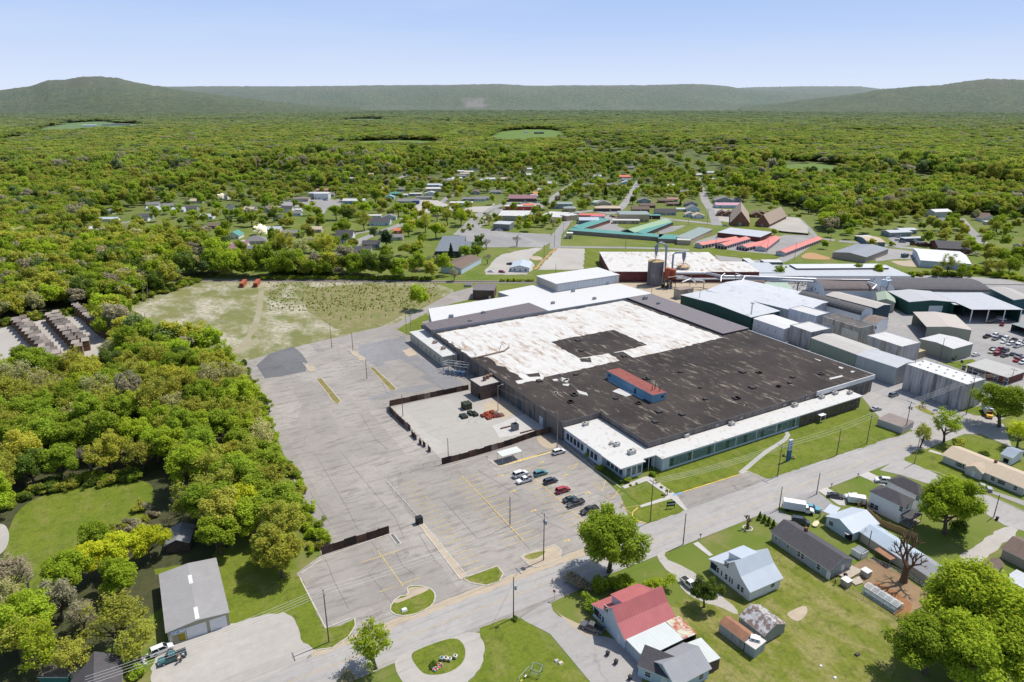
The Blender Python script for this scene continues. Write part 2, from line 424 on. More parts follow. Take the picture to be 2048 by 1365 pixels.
# --- the plant's own paving
sheet('parking_lot',gl('','478,727 560,702 640,683 735,660 790,648 840,620 905,585 945,575 1000,640 1125,870 1180,905 1195,945 1240,990 1262,1045 1300,1062 1340,1075 1180,1170 1040,1235 850,1300 700,1365 590,1365 640,1275 593,1147 643,1110 618,1035 585,955 545,850 520,790'),A_LOT,.024)
sheet('dark_paving',gl('I','1500,735 1580,665 1715,625 1765,665 1800,715 1790,770 1640,800 1550,812'),A_DARK,.03)
sheet('dark_paving',gl('H','60,650 380,590 400,680 480,740 640,800 730,880 790,930 640,960 480,870 330,760 180,800 60,720'),asphalt('mid_asphalt',(.235,.232,.235),(.30,.295,.295),.6,.5,brown=.1),.031)
sheet('dark_paving',gl('H','120,1010 420,930 640,910 500,960 300,985 140,1035'),asphalt('mid_asphalt_b',(.25,.245,.245),(.31,.305,.30),.6,.5,brown=.1),.0315)
sheet('concrete_yard',gl('E','112,395 640,275 720,330 830,312 960,400 1130,530 1080,565 870,650 450,745 400,690'),A_YARD,.034)
sheet('dirt_patch',rounded(gl('E','720,370 860,330 990,420 880,480 760,440')),TAN,.038)
sheet('dirt_patch',rounded(gl('E','1080,600 1180,580 1260,650 1180,690')),TAN,.038)
sheet('concrete_apron',gl('E','800,520 1020,440 1160,520 1140,545 1000,580 850,600'),CONC,.040)
sheet('concrete_apron',gl('H','225,770 340,745 520,850 380,905'),A_LOT,.040)
sheet('concrete_apron',gl('H','355,690 420,670 460,715 400,730'),TAN,.0405)
sheet('lawn',gl('H','310,545 530,430 545,480 492,492 492,535 425,590'),G_LAWN,.04)
sheet('lawn',gl('H','630,385 730,360 840,332 900,340 720,378'),G_LAWN,.04)
kerb(gl('H','310,545 430,600'),ht=.12)
# --- street and its branches
Y0,Y1=115.3,125.0
sheet('road',[Vector((-60,Y0,0)),Vector((20,Y0,0)),Vector((300,Y0-.5,0)),Vector((420,108,0)),Vector((420,120,0)),Vector((300,124.5,0)),Vector((20,Y1,0)),Vector((-60,Y1,0))],A_ROAD,.044)
sheet('road_shoulder',[Vector(p)for p in((112,124,0),(240,123.5,0),(240,126.4,0),(205,127.2,0),(170,128,0),(128,131,0),(112,129.5,0))],A_ROAD,.043)
sheet('plant_entrance',gl('F','930,830 1000,720 1250,800 1600,930 1900,1020 1960,1180 1750,1090 1290,1080 1240,1050 1040,1000 1040,960'),A_ROAD,.042)
sheet('side_street',gl('B','1290,985 1380,930 1465,885 1480,945')+gl('C','70,545 220,610 400,700 600,750 740,920 760,1200 400,1200 330,1085 160,880 0,690')+gl('B','1330,1010'),A_ROAD,.046)
sheet('dirt_verge',strip([Vector((20,125.6,0)),Vector((60,126.1,0)),Vector((112,126.2,0))],2.4),TAN,.0425)
sheet('dirt_verge',rounded(gl('C','20,470 90,540 220,600 300,640 420,700 330,720 180,640')),TAN,.0455)
sheet('street',gl('D','1200,120 1330,40 1420,92 1560,140 1750,230 2048,365 2300,470 2300,590 2048,478 1930,442 1700,302 1500,205 1330,150'),A_ROAD,.046)
sheet('gravel_drive',rounded(gl('B','590,1195 820,1120 1040,1050 1085,1150 1070,1260 1000,1350 900,1420 640,1420 540,1260'),1),GRAVEL,.048)
sheet('gravel_drive',rounded(gl('C','870,30 960,-20 930,70 1080,130 1250,235 1400,380 1530,480 1545,545 1400,470 1200,410 1090,340 1020,220 900,110'),1),GRAVEL,.048)
sheet('gravel_drive',gl('A','900,1400 880,1280 930,1190 1020,1130 1340,1020 1500,980 1660,950 1770,1020 1810,1110 1835,1180 1790,1225 1400,1400'),GRAVEL,.048)
sheet('gravel_drive',rounded(gl('D','1940,440 2040,480 1860,600 1800,660 1760,700 1640,640 1760,570'),1),GRAVEL,.048)
for t,m in(('840,240 890,222 1010,290 1000,330 960,325',CONC),('1080,152 1130,128 1240,180 1230,215 1190,200',CONC),('500,372 590,350 700,400 690,440 640,470 560,400',A_GREY),('700,280 830,240 940,330 880,370 780,330',A_GREY),('1650,185 1690,160 1740,190 1700,205',CONC),('1700,205 1760,210 2048,300 2048,330 1880,265',A_GREY),('1470,20 1500,0 1560,20 1640,60 1630,80',CONC),('105,552 135,540 225,620 200,625',CONC)):
 sheet('driveway',gl('D',t),m,.050)
sheet('dirt_yard',gl('D','1040,690 1120,640 1200,655 1300,720 1480,840 1500,880 1400,960 1350,1015 1230,910 1110,800'),DIRT,.050)
sheet('garden_bed',gl('Y','1000,620 1080,600 1400,760 1640,960 1600,1180 1500,1230 1300,1090 1440,960 1200,760'),asphalt('red_soil',(.26,.12,.05),(.30,.15,.07),0,.4,seams=False,brown=.2),.052)
sheet('garden_bed',rounded(gl('D','650,965 690,940 770,910 780,960 730,1010 690,1000'),1),TAN,.05)
sheet('lawn',gl('C','560,1160 930,480')+gl('D','300,760 640,480 1100,840 1400,1060 1240,1400 100,1500 60,1300 240,1230'),G_DRY,.013,wild=True)
sheet('lawn',gl('B','1050,1045 1230,985 1290,990 1340,1010')+gl('B','1690,1364 1000,1364 1070,1260 1085,1150'),G_LAWN,.013)
sheet('lawn',gl('D','1340,60 1450,0 1560,30 1760,180 1700,215 1430,95'),G_LAWN,.05)
# --- lawns and islands of the plant front, with their kerbs
sheet('lawn',gl('M','690,800 740,748 1300,576 1700,465 2048,352')+gl('F','950,920 1045,960 1040,1005 1235,1052 1285,1062 1230,1085')+gl('M','2048,625 1480,815 1350,762 1300,778 840,918'),G_LAWN,.056)
sheet('lawn',gl('M','482,886 650,835 780,925 770,945 620,996'),G_LAWN,.056)
isl=gl('M','565,1050 600,1012 800,950 840,965 940,1025 800,1075 665,1118 590,1095')
sheet('lawn',isl,G_LAWN,.056);kerb(gl('M','600,1010 562,1045 565,1075 595,1100 665,1120'),K_YEL)
sheet('footpath',gl('M','640,800 680,795 860,920 940,1025 920,1030 830,950 620,1010 615,995 780,940 800,925 660,830 510,880 490,865'),CONC,.058)
PATH=asphalt('path_concrete',(.36,.345,.32),(.42,.405,.37),.3,.2,seams=False,brown=.2)
sheet('footpath',strip(gl('M','1300,775 1330,750 1400,690 1480,625 1560,575 1605,545 1625,515 1612,490 1585,482'),1.6),PATH,.0585)
sheet('pull_off',gl('M','840,922 1300,780 1350,762 1480,820 945,1022'),A_LOT,.0545)
kerb(gl('M','905,905 1290,785'),K_YEL,.35,.15);kerb(gl('M','1290,785 1350,762 1480,817'),K_CONC)
kerb(gl('M','842,926 900,908'),plain((.15,.32,.55),.8,.3),.6,.12)
def island(t,m=G_LAWN,k=0,kk=K_CONC):
 p=gl('B',t)
 if k:p=rounded(p,k)
 o=sheet('traffic_island',p,m,.062);kerb(p,kk,closed=True);return o
sheet('traffic_island',rounded(gl('B','640,1200 700,1165 850,1110 920,1103 960,1140 972,1200 945,1262 860,1312 740,1322 690,1282')),G_LAWN,.054)
island('520,930 570,860 640,850 620,800 700,795 770,815 795,850 780,910 700,955 620,975 550,965',G_LAWN,1)
sheet('dirt_patch',rounded(gl('B','540,880 640,860 620,805 740,805 760,820 690,850 640,870 560,905')),TAN,.064)
island('955,755 985,742 1155,680 1190,725 1165,775 1090,795 1000,780',G_DRY,0)
island('1290,630 1330,608 1490,558 1530,590 1520,640 1460,670 1380,688 1340,675',TAN,0)
sheet('grass_patch',rounded(gl('B','1300,628 1340,610 1440,590 1430,610 1360,650')),G_DRY,.066)
sheet('grass_patch',gl('B','985,748 1150,688 1170,730 1080,770'),G_LAWN,.066)
island('690,430 715,425 980,742 940,760',TAN,0)
island('525,500 545,490 592,550 568,558',A_DARK,0)
sheet('verge',gl('B','-140,560 5,755 145,1045 240,1030 325,985 330,1030 290,1100 190,1160 100,1172 20,1130 -60,900'),G_LAWN,.05)
kerb(gl('B','0,750 150,1045 300,985'));kerb(gl('B','320,985 325,1030 285,1095 190,1160 100,1172'))
kerb(gl('B','5,725 130,640'));kerb(gl('B','140,630 520,495'))
for t in('1772,720 1840,745 1850,770 1815,772',):
 p=gl('I',t);sheet('traffic_island',p,TAN,.062);kerb(p,closed=True)
def iz(reg,t,m):
 p=gl(reg,t);sheet('traffic_island',p,m,.062);kerb(p,closed=True)
DRYS=grass_mat('dry_strip',(.17,.15,.045),(.25,.205,.075),(.33,.26,.14),.15)
iz('I','1850,815 1880,808 1995,945 1980,965 1955,955',DRYS)
iz('H','135,808 160,800 320,950 300,965 270,955',DRYS)
iz('H','-5,690 15,685 110,745 100,758 70,755',TAN)
iz('B','1090,40 1170,98 1300,55 1470,10 1480,14 1175,102 1160,100',K_YEL)
kerb(gl('E','760,735 830,800 850,795'));kerb(gl('E','850,798 1210,690'),K_YEL,.2)
kerb(gl('E','460,810 560,780 755,720'));kerb(gl('E','1290,640 1480,800 1680,945'),K_CONC)
kerb(gl('B','510,185 700,400 '));
island_small=gl('W','300,420 390,390 560,490 600,525 560,540 420,490')
sheet('traffic_island',island_small,G_DRY,.062);kerb(island_small,closed=True)
kerb(gl('D','1400,98 1560,140 1750,230 2048,362'),K_CONC,.25)
# --- painted lines
LINE_Y=plain((.62,.45,.13),.8,.3,2.);LINE_W=plain((.6,.6,.58),.8,.3,2.)
ml=MB();ZL=.074
def pl(a,b,wd=.14,z=ZL):
 wd*=1.2 if z==ZL else.5
 a,b=Vector((a[0],a[1],z)),Vector((b[0],b[1],z));d=(b-a).normalized();s=Vector((-d.y,d.x,0))*wd/2
 ml.add([a-s,b-s,b+s,a+s],[(0,1,2,3)])
x_sp=g('B945,150').x;ya,yb=g('B1315,530').y,g('B945,150').y
pl((x_sp,ya),(x_sp,yb),.16)
k=int((yb-ya)/2.72)
for i in range(k+1):
 y=ya+i*2.72
 pl((x_sp-5.2,y),(x_sp+5.2,y),.12)
xk=g('B965,735').x+.9
yk0=g('B960,735').y;n_l=21
for i in range(n_l):
 y=yk0+.8+i*2.72
 if y<g('B560,190').y:pl((xk,y),(xk+5.4,y),.12)
x2=g('E1130,915').x;y2a,y2b=g('E1470,1200').y,g('E1090,880').y
pl((x2,y2a),(x2,y2b),.16)
for i in range(int((y2b-y2a)/2.72)+1):pl((x2-5.2,y2a+i*2.72),(x2+5.2,y2a+i*2.72),.12)
for t in('1310,805 1390,775','1310,805 1345,815','1390,775 1345,815','1485,905 1550,965','1550,965 1575,890','1490,910 1600,950','1570,1000 1620,1020','1620,1020 1665,955','1570,1000 1700,985','1690,1085 1820,1060','1690,1075 1750,1120','1060,810 1110,803','1110,803 1165,810','1030,820 1060,810'):
 a,b=gl('E',t);pl(a,b,.13)
for t in('355,662 580,590','455,590 605,800','600,785 700,750','470,832 560,800'):
 a,b=gl('B',t);pl(a,b,.14)
for ax,ay in((855,860),(938,968),(1080,1100),(1300,858),(1448,980),(1305,1305),(1135,770)):
 q=g('E%d,%d'%(ax,ay));pl((q.x-.9,q.y),(q.x+.6,q.y),.28);ml.add([(q.x+.5,q.y-.6,ZL),(q.x+1.3,q.y,ZL),(q.x+.5,q.y+.6,ZL)],[(0,1,2)])
me=ml.mesh('line_marking',LINE_Y,fix=False)
tag(link('parking_line_marking',me),kind='structure')
ml=MB()
for i in range(11):
 a=Vector(g('M905,920')).lerp(g('M1310,795'),i/10.)
 pl(a,(a.x+1.2,a.y-5.2),.13)
tag(link('parking_line_marking',ml.mesh('line_marking',LINE_W,fix=False)),kind='structure')
ml=MB()
pl((-40,120.55),(300,120.0),.13,.07);pl((-40,120.25),(300,119.7),.13,.07)
tag(link('road_centre_line',ml.mesh('line_marking',plain((.50,.36,.14),.8,.3),fix=False)),kind='structure')
ml=MB()
for y in(118.0,123.0):pl((0,y),(300,y-.3),.10,.068)
tag(link('road_seam',ml.mesh('line_marking',plain((.22,.21,.2),.9,.3),fix=False)),kind='structure')
# tarred repairs across the front lot
ml=MB()
for t in('700,820 860,920 1000,1010','560,820 840,1130 1060,1365','450,1010 700,1290','1090,1110 1200,1190 1300,1230'):
 pp=gl('E',t)
 for a,b in zip(pp,pp[1:]):pl(a,b,.22,.0715)
for t in('420,540 480,620 470,660 400,720 540,900','560,600 600,680 670,730 660,780','150,640 200,770 285,930','700,500 790,650','80,10 270,330 340,470','230,0 400,210 560,400 610,520','60,250 180,440'):
 pp=gl('B',t)
 for a,b in zip(pp,pp[1:]):pl(a,b,.2,.0717)
for t in('0,700 200,860 260,1000','200,960 330,1000','440,790 640,960','430,900 620,860','60,1100 170,1290 260,1365'):
 pp=gl('H',t)
 for a,b in zip(pp,pp[1:]):pl(a,b,.25,.0719)
tag(link('tar_seam',ml.mesh('tar_seam',plain((.19,.175,.16),.9,.3),fix=False)),kind='structure')
# --- yards and streets beyond the plant
sheet('industrial_yard',[Vector((262,124.6,0)),Vector((330,120,0)),Vector((520,130,0)),Vector((520,235,0)),Vector((420,330,0)),Vector((300,330,0)),Vector((262,300,0))],A_GREY,.030)
sheet('tan_yard',[Vector((262,268,0)),Vector((330,262,0)),Vector((345,330,0)),Vector((300,372,0)),Vector((262,352,0))],TAN,.036)
sheet('lawn',gl('Q','560,1060 700,1075 1000,1030 1060,1060 960,1110 940,1150 880,1180'),G_LAWN,.06)
sheet('lawn',gl('F','1600,930 1750,890 1900,850 2000,900 1960,980 1700,960'),G_LAWN,.06)
sheet('lawn',gl('F','1260,1230 1310,1195 1500,1180 1690,1100 1800,1130 1990,1200 2041,1300 2041,1365 1460,1365'),G_LAWN,.012)
# railway
rail_a,rail_b=g('H0,215'),g('H1270,222')
rd=(rail_b-rail_a).normalized();RA,RB=rail_a-rd*420,rail_b+rd*420
BALLAST=asphalt('ballast',(.20,.175,.15),(.26,.235,.205),0,.4,seams=False)
sheet('railway_bed',strip([RA,RB],7),BALLAST,.02)
mr_=MB()
for s in(-.72,.72):
 o_=Vector((-rd.y,rd.x,0))*s;mr_.bar(RA+o_+Vector((0,0,.2)),RB+o_+Vector((0,0,.2)),.1,.16)
tag(link('railway_track',mr_.mesh('rail',plain((.12,.09,.07),.6,.2))),kind='structure')
# town
def road(reg,t,wd,m=A_TOWN,z=.03,name='road'):return sheet(name,strip(gl(reg,t),wd),m,z)
road('S','850,960 870,800 960,690 1080,545',9);road('S','1080,545 1300,520 1500,560',14)
road('S','-250,800 0,560 120,500 330,430',10);road('S','330,430 700,440 860,450',12)
road('S','520,640 620,520 760,430 870,345 1010,250 1130,170',9)
road('S','1480,560 1600,500 1680,400 1760,270 1830,155',9)
road('T','650,690 590,520 520,420 450,230 420,150',10);road('T','100,620 400,650 660,680',9)
road('T','-160,590 100,620',12);road('T','1290,1130 1480,1040 1660,920 1780,840 1990,860',9);road('U','-10,570 200,590 500,620 870,660',10)
road('T','1570,610 1690,720 1780,830',5);road('U','1340,320 1420,420 1520,520 1600,600',8);road('U','1480,640 1620,650 1760,680',12)
road('R','0,560 60,450 220,400 400,330',9);road('R','700,240 860,170 1050,90',9);road('R','1390,430 1450,370 1550,330',7)
road('R','140,1040 380,920 500,840 700,760 900,690 1100,590 1200,545',9);road('R','1620,800 1760,720 1900,610 2048,500',10)
road('R','660,740 420,780 380,800',5);road('R','1100,600 940,620',12,GRAVEL)
road('V','940,290 1500,290 1560,270',9);road('J','590,950 690,900 900,870',8);road('J','280,1130 420,1105 600,1080',7)
road('V','1000,690 1150,650',8,GRAVEL);road('V','1700,1000 1850,920 1960,870',14,GRAVEL)
sheet('car_park',gl('R','1080,520 1120,400 1330,400 1480,470 1700,480 1950,470 1960,440 2000,450 1850,540 1500,520 1300,560'),GRAVEL,.028)
sheet('car_park',gl('R','0,500 0,420 120,390 290,440 280,470'),A_TOWN,.028)
sheet('car_park',gl('V','1480,290 1560,230 1700,230 2048,200 2048,290 1900,300'),A_TOWN,.028)
sheet('car_park',gl('S','0,720 150,740 320,770 800,790 830,870 700,945 640,940 0,940 -280,820'),A_TOWN,.028)
sheet('car_park',gl('S','280,430 720,440 660,540 560,600 300,520'),A_TOWN,.027)
sheet('car_park',gl('S','1120,640 1480,570 1600,640 1560,700 1660,730 1550,770 1300,760 1050,740'),A_TOWN,.027)
sheet('car_park',gl('T','-30,740 120,700 300,690 150,760 0,790'),A_TOWN,.027)
sheet('car_park',gl('T','620,500 860,510 930,560 800,660 670,640'),GRAVEL,.027)
sheet('car_park',gl('T','1110,690 1170,665 1290,580 1580,605 1690,720 1690,780 1400,760'),GRAVEL,.027)
sheet('storage_yard',gl('T','370,910 420,870 660,790 1200,850 1420,800 1720,800 1750,850 1340,1040 1000,1000'),A_TOWN,.029)
sheet('car_park',gl('U','360,640 500,650 870,690 860,780 640,770 400,800'),A_GREY,.028)
sheet('car_park',gl('U','560,800 880,780 880,860 700,850'),TAN,.0285)
sheet('car_park',gl('U','530,540 620,520 1000,590 980,610 640,630'),A_TOWN,.0285)
sheet('service_road',strip(gl('S','870,935 1200,938 1700,945 2048,955')+gl('T','0,950 330,975'),7),A_TOWN,.032)
sheet('service_road',gl('T','600,1000 700,1040 900,1060 1010,1070 1300,1110 1380,1130 1340,1180 1000,1130 700,1120'),A_TOWN,.032)
sheet('gravel_strip',gl('S','880,950 1200,955 1180,1195 660,1195'),GRAVEL,.026)
sheet('gravel_lot',gl('S','60,1195 150,1090 230,1030 400,985 640,945 720,950 600,1020 560,1080 620,1140 600,1195')+gl('K','1180,790 940,790'),GRAVEL,.026)
sheet('lawn',gl('T','700,670 1000,640 1110,690 1400,760 1690,790 1660,800 1200,740 760,700'),G_LAWN,.03)
sheet('lawn',gl('S','1200,950 1980,960 2048,990 1440,995 1430,1150 1190,1160'),G_LAWN,.03)
sheet('lawn',gl('T','400,1000 620,960 1400,1030 1300,1070 1000,1090 860,1050 700,1040'),G_LAWN,.03)
sheet('clay_patch',rounded(gl('T','1580,1050 1700,985 1900,1050 2030,1080 1700,1080')),ORANGE,.031)
sheet('clay_patch',rounded(gl('S','550,1050 640,1035 720,1060 700,1090 600,1090')),TAN,.031)
sheet('clay_patch',strip(gl('S','620,1190 700,1110 780,1030 870,945'),2.2),ORANGE,.031)
sheet('clay_patch',rounded(gl('V','1060,860 1250,850 1380,880 1350,920 1250,920 1100,880')),ORANGE,.031)
# open pasture out in the valley
PAST=grass_mat('pasture',(.10,.17,.03),(.13,.20,.04),(.15,.17,.06),.01)
FARP=grass_mat('far_pasture',(.11,.18,.075),(.135,.195,.085),(.15,.18,.09),.004)
for t,m in(('650,296 700,284 800,280 900,284 880,296 780,298',PAST),('960,284 1000,262 1080,258 1140,264 1120,284 1010,290',PAST),('1540,345 1580,328 1650,328 1690,342 1670,356 1600,354',PAST)):
 sheet('pasture',rounded(gl('',t),1),m,.05)
for t in('50,268 100,252 165,244 235,243 215,262 110,270','170,262 240,245 300,252 270,262','-40,290 50,270 60,280 0,292','110,231 200,219 310,219 310,228 180,232','375,229 390,221 430,221 420,229','660,248 700,238 770,238 770,247','530,225 540,220 620,219 610,226'):
 sheet('pasture',rounded(gl('',t),1),FARP,.06)
# ================================================================== tree kinds
def leaf_mat():
 n=N('leaf_and_bloom');t=n.t
 at=n.new('Attribute',attribute_type='INSTANCER',attribute_name='tint')
 geo=n.new('NewGeometry')
 r1=n.ramp(geo.outputs['Random Per Island'],0,1,1.75,2.85)
 c=n.mix(1.,at.outputs['Color'],(1,1,1),'MULTIPLY')
 hv=n.new('HueSaturation');n.link(c,hv.inputs['Color']);n.link(r1,hv.inputs['Value'])
 n.link(n.ramp(geo.outputs['Random Per Island'],0,1,.488,.512),hv.inputs['Hue'])
 t.nodes.remove(n.b)
 d=n.new('BsdfDiffuse');tr=n.new('BsdfTranslucent');mx=n.new('MixShader');mx.inputs[0].default_value=.5
 n.link(hv.outputs[0],d.inputs[0]);n.link(hv.outputs[0],tr.inputs[0])
 n.link(d.outputs[0],mx.inputs[1]);n.link(tr.outputs[0],mx.inputs[2]);n.link(mx.outputs[0],t.nodes['Material Output'].inputs[0])
 return n.m
LEAF=leaf_mat()
def bark_mat(c):
 n=N('bark');return n.out(n.mix(n.ramp(n.noise(3,5,.7,n.co((1,1,.2))),.3,.7),dim(c,.6),dim(c,1.3)),.95)
BARK=bark_mat((.13,.10,.075));BARK_GREY=bark_mat((.24,.21,.18))
def quads_mesh(name,c,nrm,size,seed,asp=1.5):
 """leaf sprays: one small four-cornered face per centre c, facing nrm"""
 r=np.random.default_rng(seed);n=len(c)
 t=r.normal(size=(n,3));t-=(t*nrm).sum(1)[:,None]*nrm;t/=np.linalg.norm(t,axis=1)[:,None]
 b=np.cross(nrm,t);s=(size*r.uniform(.55,1.45,n))[:,None]
 k=r.uniform(.5,1.0,(n,4))
 v=np.stack([c-t*s*asp*k[:,:1],c-b*s*k[:,1:2],c+t*s*asp*k[:,2:3],c+b*s*k[:,3:4]],1).reshape(-1,3)
 me=bpy.data.meshes.new(name)
 me.vertices.add(4*n);me.vertices.foreach_set('co',v.astype(np.float32).ravel())
 me.loops.add(4*n);me.loops.foreach_set('vertex_index',np.arange(4*n,dtype=np.int32))
 me.polygons.add(n);me.polygons.foreach_set('loop_start',np.arange(0,4*n,4,dtype=np.int32));me.polygons.foreach_set('loop_total',np.full(n,4,dtype=np.int32))
 me.materials.append(LEAF);me.update();me.validate();return me
def unit(r,n):
 d=r.normal(size=(n,3));return d/np.linalg.norm(d,axis=1)[:,None]
def crown_points(seed,nblob,nleaf,ez=1.0,zc=1.65,spread=.72,br=(.26,.42),fill=.5,lean=.0):
 r=np.random.default_rng(seed)
 d=unit(r,nblob);d[:,2]=np.where(d[:,2]<-.55,-d[:,2],d[:,2])
 rad=r.uniform(.35,1.0,nblob)**.5*spread*r.uniform(.72,1.2,nblob)
 ph=np.arctan2(d[:,1],d[:,0]);rad*=1+.22*np.sin(ph*2+seed)+.12*np.sin(ph*3+seed*2)
 bc=d*rad[:,None];bc[:,2]=bc[:,2]*ez+zc;bc[:,0]+=lean*(bc[:,2]-zc)
 bc=np.vstack([bc,[[0,0,zc]]]);brd=np.append(r.uniform(*br,nblob),.45)
 per=np.maximum(4,(nleaf*brd**2/(brd**2).sum())).astype(int)
 C,Nn=[],[]
 for(c,b,m)in zip(bc,brd,per):
  dd=unit(r,m);q=c+dd*(b*r.uniform(fill,1.08,m))[:,None]*np.array([1,1,.85])
  C.append(q);nn=dd*.5+np.array([.12,0,.62])+r.normal(size=(m,3))*.5
  Nn.append(nn/np.linalg.norm(nn,axis=1)[:,None])
 return np.vstack(C),np.vstack(Nn),bc
def trunk_mesh(name,bc,r0=.075,zfork=.55,m=None,nlimb=8,seed=0):
 mb=MB();r=random.Random(seed)
 top=Vector((r.uniform(-.06,.06),r.uniform(-.06,.06),zfork))
 mb.tube([(0,0,-.05),(0,0,.12),top,top+Vector((0,0,.55))],r0*1.2,7,r1=r0*.45)
 pts=sorted([Vector(p)for p in bc],key=lambda v:-((v.x**2+v.y**2)))[:nlimb]
 for p in pts:
  s=top+Vector((0,0,r.uniform(-.15,.4)))
  mid=s.lerp(p,.5)+Vector((r.uniform(-.06,.06),r.uniform(-.06,.06),-.05))
  mb.tube([s,mid,p],r0*.5,5,r1=r0*.12)
 return mb.mesh(name,m or BARK,smooth=True,fix=False)
def bare_mesh(name,seed,depth=5,m=None,spread=.6,up=.25,r0=.07,L0=.62,gaps=None,start=.5):
 mb=MB();r=random.Random(seed)
 def grow(p,d,L,rad,k):
  q=p+d*L+Vector((r.uniform(-.05,.05),r.uniform(-.05,.05),0))*L
  mb.tube([p,q],rad,6 if k>3 else(4 if k>1 else 3),r1=rad*.68,caps=False)
  if k==0:return
  nb=3 if k>2 else r.choice((3,4))
  a0=r.uniform(0,6.28)
  ax=d.cross(Vector((0,0,1))if abs(d.z)<.95 else Vector((1,0,0))).normalized();ay=d.cross(ax)
  for i in range(nb):
   a=a0+i*6.283/nb+r.uniform(-.4,.4);s=spread*r.uniform(.6,1.35)
   nd=(d+(ax*math.cos(a)+ay*math.sin(a))*s+Vector((0,0,up*.5))).normalized()
   grow(p.lerp(q,r.uniform(.75,1.0)),nd,L*r.uniform(.6,.85),rad*.62,k-1)
 grow(Vector((0,0,-.03)),Vector((0,0,1)),start,r0,depth)
 return mb.mesh(name,m or BARK_GREY,fix=False)
def conifer_points(seed,n,H=3.2,R0=.9):
 r=np.random.default_rng(seed);z=r.uniform(.12,1,n)**.8
 a=r.uniform(0,6.283,n);lay=.8+.2*np.sin(z*40)
 rad=(1.03-z)*R0*lay*np.sqrt(r.uniform(.25,1,n))*(1+.15*np.sin(a*3+seed))
 c=np.stack([np.cos(a)*rad,np.sin(a)*rad,z*H],1)
 nn=np.stack([np.cos(a)*.5,np.sin(a)*.5,np.full(n,.6)],1)+r.normal(size=(n,3))*.5
 return c,nn/np.linalg.norm(nn,axis=1)[:,None]
CROWN={}
def mk(kind,nvar,nblob,nleaf,leaf,**kw):
 L=[]
 for i in range(nvar):
  c,nn,bc=crown_points(hash(kind)%1000*0+sum(map(ord,kind))+i*17,nblob,nleaf,**kw)
  L.append((quads_mesh('crown',c,nn,leaf,i),trunk_mesh('trunk',bc,seed=i)))
 CROWN[kind]=L
mk('big',3,78,32000,.028,ez=.86,zc=1.30,spread=.78,br=(.19,.32),fill=.45)
mk('full',5,42,11000,.038,ez=1.0,zc=1.36,spread=.76,br=(.18,.32),fill=.45)
mk('tall',3,40,9500,.039,ez=1.35,zc=1.7,spread=.70,br=(.18,.32),fill=.45)
mk('thin',4,46,4200,.036,ez=1.1,zc=1.4,spread=.78,br=(.18,.32),fill=.1)
mk('mid',6,26,2600,.066,ez=1.0,zc=1.25,spread=.76,br=(.2,.36),fill=.5)
mk('bush',3,12,1500,.075,ez=.72,zc=.55,spread=.62,br=(.28,.42))
CROWN['bare']=[(bare_mesh('crown',i,5,spread=.55+.1*i),None)for i in range(3)]
CROWN['conifer']=[(quads_mesh('crown',*conifer_points(i,3800),.055,i,2.2),None)for i in range(2)]
CROWN['sapling']=[(quads_mesh('crown',*conifer_points(i+5,160,2.2,.8),.17,i,1.6),None)for i in range(2)]
mt=MB();mt.tube([(0,0,-.05),(0,0,.8),(0,0,2.6)],.07,6,r1=.02);CONI_TRUNK=mt.mesh('trunk',BARK,fix=False)
mt=MB();mt.tube([(0,0,-.05),(0,0,.62)],.085,7,r1=.07);BARE_TRUNK=mt.mesh('trunk',BARK_GREY,fix=False)
TINT={'green':(.132,.172,.018),'bright':(.166,.208,.018),'yellow':(.225,.238,.016),'olive':(.178,.182,.030),'dark':(.068,.096,.018),'tan':(.22,.215,.095),'grey':(.19,.17,.11),'blossom':(.50,.48,.40),'deep':(.032,.052,.022),'gold':(.200,.198,.028),'bluegreen':(.088,.118,.042)}
WORD={'green':'fresh green','bright':'bright spring-green','yellow':'yellow-green','olive':'olive-green','dark':'dark green','tan':'tan budding','grey':'grey leafless','blossom':'pale blossoming','deep':'blackish-green','gold':'golden-leaved','bluegreen':'bluish-green'}
TREES=[]
def tree(x,y,Rr,kind='full',tint='green',label=None,group=None,name='broadleaf_tree',hs=None,rz=None,cat='tree',leafy=None):
 v=rnd.choice(CROWN[kind]);t=TINT[tint]
 j=[rnd.uniform(.9,1.1)for _ in range(3)];e=rnd.uniform(.85,1.18)
 col=tuple(t[i]*e*(j[i]*.35+.65)for i in range(3))
 K=1.0 if kind in('conifer','sapling','bare')else 1.22
 root=thing(name,label,cat,(x,y,0),rnd.uniform(0,6.28)if rz is None else rz,group)
 root.scale=(Rr*K,Rr*K,Rr*(1+(K-1)*.5)*(hs or rnd.uniform(.86,1.12)))
 tr=v[1]or(CONI_TRUNK if kind in('conifer','sapling')else BARE_TRUNK)
 if kind!='bush':link('trunk',tr,root)
 c=link('crown',v[0],root);c['tint']=col
 TREES.append((x,y,Rr));return root
def tree_at(s,zc,Rr,*a,**k):
 """a tree whose crown middle reads at s, its middle standing zc metres up"""
 q=g(s,zc);return tree(q.x,q.y,Rr,*a,**k)
